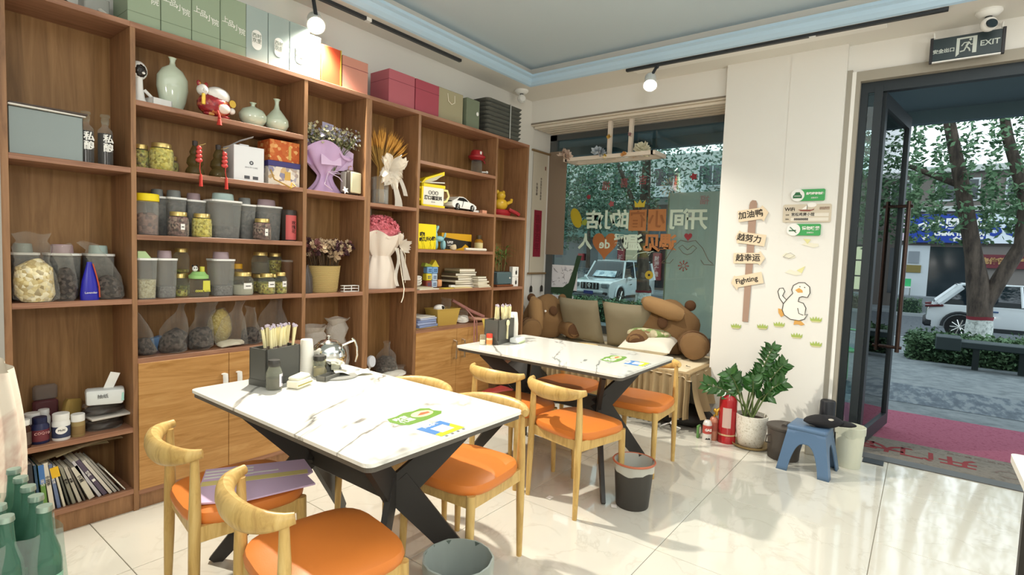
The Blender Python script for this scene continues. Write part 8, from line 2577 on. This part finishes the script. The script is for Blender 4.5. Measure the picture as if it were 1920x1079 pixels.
        part('windscreen_reflection', B().poly([(-0.55, 0), (0.55, 0), (0.50, 0.42), (-0.50, 0.42)], 0.01, Matrix.Translation((top[5][0] + 0.035, 0, 1.17)) @ Matrix.Rotation(R(-48), 4, 'Y') @ Matrix.Rotation(R(90), 4, 'Z') @ Matrix.Rotation(R(90), 4, 'X')), noisecol('reflection_blue', ['#7f98a8', '#c3d6df', '#e4eef2'], 5, 0.3), t, smooth=False)  # pale blue sheet standing in for the reflection on the windscreen
        part('roof_rail', B().tube([(-1.6, 0.62, H + 0.05), (0.2, 0.62, H + 0.05)], 0.03, 6).tube([(-1.6, -0.62, H + 0.05), (0.2, -0.62, H + 0.05)], 0.03, 6), CHROME, t)
    else:
        for s in (-1, 1):
            part('tail_light', B().box((-hl + 0.18, s * (W / 2 - 0.14), 0.93), (0.44, 0.30, 0.07), (0, R(-6), 0), bev=0.02), mat('tail_red', '#5c2227', 0.15), t)
        part('rear_bumper', B().box((-hl + 0.06, 0, 0.42), (0.26, W * 0.96, 0.24), bev=0.06), CPLAS, t)
        part('spoiler', B().box((-hl + 0.86, 0, H - 0.035), (0.36, W * 0.74, 0.05), (0, 0, 0), bev=0.012), CARW, t)
        part('fuel_flap', B().box((-hl + 0.95, W / 2 + 0.0, 0.87), (0.01, 0.01, 0.01)), CARW, t)
    return t


car('white jeep parked nose-on beyond the display window', (22.2, 8.05, zg(20.5) - 0.05), R(180), 4.7, 1.92, 1.86, True)
car('white crossover car seen from its side behind the forked tree', (21.4, -5.45, zg(21.4)), R(-90), 4.55, 1.88, 1.62, False)
t = car('dark parked car mostly hidden left of the white jeep', (25.4, 11.6, zg(26)), R(180), 4.5, 1.8, 1.55, False)
for o in t.children:
    if o.name.split('.')[0] in ('body', 'roof', 'pillar', 'mirror', 'spoiler', 'fuel_flap'):
        o.data.materials[0] = mat('car_navy', '#20252e', 0.2, coat=0.8)

# ---------------------------------------------------------------- buildings across the road
BW = mat('plaster_grey', '#b9bcb8', 0.8)
BD_ = mat('plaster_taupe', '#6d6660', 0.8)
SHOPG = mat('shop_glass', '#222c31', 0.1, spec=0.7)
t = thing('shop_building', 'row of shops beyond the road behind the white crossover car', 'building', (34.2, -8.0, zg(26)))


def pb(name, m, y0, y1, z0, z1, x0=-0.02, x1=0.3, par=None, lab=None):
    return part(name, B().lo(x0, x1, y0 + 8.0, y1 + 8.0, z0 - zg(26), z1 - zg(26)), m, par or t, smooth=False, label=lab)


pb('wall', BD_, -22, 3.0, zg(26), 6.3, 0.0, 6)
pb('wall_panel', mat('panel_white', '#c6ccd0', 0.7), -3.2, -0.8, -0.05, 2.5)
pb('shop_front', SHOPG, -5.1, -3.2, -0.05, 2.45)
pb('shop_front', SHOPG, -12.5, -8.6, -0.05, 2.4)
dd = pb('glass_door', SHOPG, -0.62, 0.22, 0.02, 2.5)
for z0, z1 in ((0.10, 0.78), (0.86, 1.62), (1.70, 2.38)):
    pb('lit_pane', mat('lit_window', '#d9d2ae', 0.4, emit='#f2e6b8', emit_s=0.45), -0.52, 0.14, z0, z1, -0.05, -0.02, dd)
pb('sign_board', mat('sign_blue', '#1f3f9c', 0.5), -5.25, -2.3, 2.65, 4.05, -0.25, -0.02, lab='bright blue shop sign board')
wb = pb('sign_board', mat('sign_white', '#dfe6ee', 0.5), -6.6, -5.25, 2.65, 4.05, -0.25, -0.02, lab='white right end of the blue shop sign')
pb('sign_board', mat('sign_pink', '#d9c4d2', 0.6), -2.2, -1.7, 2.7, 4.1, -0.2, -0.02)
rs = pb('sign_board', mat('sign_maroon', '#6e2f36', 0.6), -6.8, -5.05, 1.48, 2.12, -0.15, -0.02)
pb('plaque', mat('plaque_gold', '#8f7f4c', 0.4, 0.4), -2.9, -2.3, 1.12, 1.50, -0.06, -0.02)
pb('notice_board', mat('notice_grey', '#868c92', 0.7), -2.8, -2.35, 1.6, 2.2, -0.06, -0.02)
pb('wall_panel', mat('panel_taupe', '#7d7671', 0.8), -8.6, -5.1, -0.05, 2.5)
S0 = zg(26)


def far_text(s, size, m, y, z, x=-0.26, bold=0.02):
    text(s, size, m, t, (x, y + 8.0, z - S0), FACE_X, bold=bold, depth=0.005)


far_text('中国电信', 0.55, WHITEM, -4.25, 3.55)
far_text('CHINA TELECOM', 0.24, WHITEM, -4.25, 3.08)
far_text('合作营业厅', 0.22, WHITEM, -4.6, 2.82)
far_text('5G', 0.95, mat('sign_blue', ''), -5.95, 3.3, bold=0.03)
far_text('电信营业厅', 0.30, mat('sign_gold', '#b08a5a', 0.6), -5.9, 1.8, -0.16)
lg = B()
lg.tube([(-0.27, -2.55, 3.25), (-0.27, -2.68, 3.50), (-0.27, -2.95, 3.62), (-0.27, -2.92, 3.40), (-0.27, -2.80, 3.22)], [0.03, 0.07, 0.09, 0.07, 0.03], 6)
lg.tube([(-0.27, -2.98, 3.22), (-0.27, -3.10, 3.48), (-0.27, -3.32, 3.60), (-0.27, -3.36, 3.42), (-0.27, -3.22, 3.30)], [0.03, 0.06, 0.08, 0.06, 0.02], 6)
lg.tube([(-0.27, -2.76, 3.02), (-0.27, -2.92, 2.82), (-0.27, -3.10, 3.02)], [0.03, 0.09, 0.03], 6)
lg.move(Matrix.Translation((0, 8.0, -S0)))
part('emblem', lg, WHITEM, t)
for fl in range(1):
    for k in range(9):
        y0 = -20.5 + 2.6 * k
        f = pb('window', mat('window_rim', '#c7ccce', 0.6), y0, y0 + 1.7, 4.7, 5.8, -0.05, 0.05)
        pb('pane', SHOPG, y0 + 0.08, y0 + 0.81, 4.78, 5.72, -0.07, -0.04, f)
        pb('pane', SHOPG, y0 + 0.89, y0 + 1.62, 4.78, 5.72, -0.07, -0.04, f)
pb('cornice', BW, -22, 3.0, 4.2, 4.45, -0.15, 0)
pb('cornice', BW, -22, 3.0, 6.1, 6.4, -0.25, 0)
t0 = thing('plastic_chair', 'small green-backed chair standing against the white wall across the road', 'chair', (33.6, -2.35, -0.05), R(180))
part('seat', B().lo(-0.2, 0.2, -0.2, 0.2, 0.40, 0.44), WHITEP, t0, smooth=False)
part('backrest', B().lo(-0.22, -0.18, -0.2, 0.2, 0.46, 0.85), GP, t0, smooth=False)
for sx in (-1, 1):
    for sy in (-1, 1):
        part('leg', B().lo(sx * 0.18 - 0.02, sx * 0.18 + 0.02, sy * 0.18 - 0.02, sy * 0.18 + 0.02, 0, 0.40), CHROME, t0, smooth=False)

t = thing('shop_building', 'dark-fronted shops with red vertical signs beyond the white jeep', 'building', (34.2, -8.0, zg(26)))
pb('wall', BD_, 3.0, 40, zg(26), 4.9, 0.0, 6)
pb('wall', BW, 3.0, 40, 4.9, 8.2, 0.4, 6)
pb('shop_front', SHOPG, 15.5, 19.5, -0.6, 2.5)
pb('shop_front', mat('shopfront_grey', '#7f888c', 0.5), 14.0, 15.5, -0.6, 2.6)
pb('pillar', mat('pillar_cream', '#c9bb9c', 0.7), 12.4, 13.3, -0.6, 2.6, -0.15)
pb('shop_front', SHOPG, 8.2, 12.2, -0.6, 2.5)
for y0, y1, z0, z1, s in ((10.75, 11.3, -0.1, 1.7, '财源广进'), (13.4, 13.9, 0.3, 1.9, '鸿运')):
    pb('vertical_sign', mat('sign_red_dark', '#8c3942', 0.7), y0, y1, z0, z1, -0.2, -0.02)
    text('\n'.join(s), 0.34 if len(s) > 2 else 0.4, mat('sign_pinkish', '#d9b4b0', 0.7), t, (-0.21, (y0 + y1) / 2 + 8.0, (z0 + z1) / 2 - S0), FACE_X, bold=0.01, depth=0.004)
pb('red_lantern', mat('lantern_red', '#a3343c', 0.6), 16.6, 17.0, 1.0, 1.5, -0.3, -0.05)
pb('sign_board', mat('sign_slate', '#4a5a62', 0.6), 3.4, 12.0, 2.7, 4.2, -0.25, -0.02)
pb('sign_board', mat('sign_teal', '#5a7a72', 0.6), 12.4, 20.0, 2.7, 4.2, -0.25, -0.02)
bl = pb('balcony', mat('balcony_white', '#c9ced0', 0.6), 8.0, 12.5, 5.3, 6.0, -0.9, 0.0)
for k in range(8):
    pb('balustrade_post', mat('balcony_white', ''), 8.1 + 0.6 * k, 8.16 + 0.6 * k, 6.0, 6.6, -0.9, -0.84, bl)
for fl in range(1):
    for k in range(9):
        y0 = 4.0 + 3.0 * k
        f = pb('window', mat('window_rim', ''), y0, y0 + 1.8, 6.0 + 2.4 * fl, 7.4 + 2.4 * fl, 0.34, 0.42)
        pb('pane', SHOPG, y0 + 0.08, y0 + 0.86, 6.08 + 2.4 * fl, 7.32 + 2.4 * fl, 0.32, 0.35, f)
        pb('pane', SHOPG, y0 + 0.94, y0 + 1.72, 6.08 + 2.4 * fl, 7.32 + 2.4 * fl, 0.32, 0.35, f)

# dark green tree-shaped sticker at the lower left of the display window
t = thing('window_sticker', 'dark green tree-shaped film on the glass, its branch reaching left', 'sticker', (4.975, -0.06, 0.70))
part('film', flat_x([(-0.20, 0.0), (0.03, 0.0), (0.0, 0.12), (0.0, 0.24), (0.03, 0.36), (0.06, 0.52), (0.10, 0.66), (0.04, 0.66), (0.0, 0.50), (-0.05, 0.36), (-0.12, 0.31), (-0.28, 0.30), (-0.28, 0.24), (-0.14, 0.23), (-0.12, 0.16), (-0.15, 0.08)], 0.002), mat('film_forest', '#2c4630', 0.6), t, smooth=False)
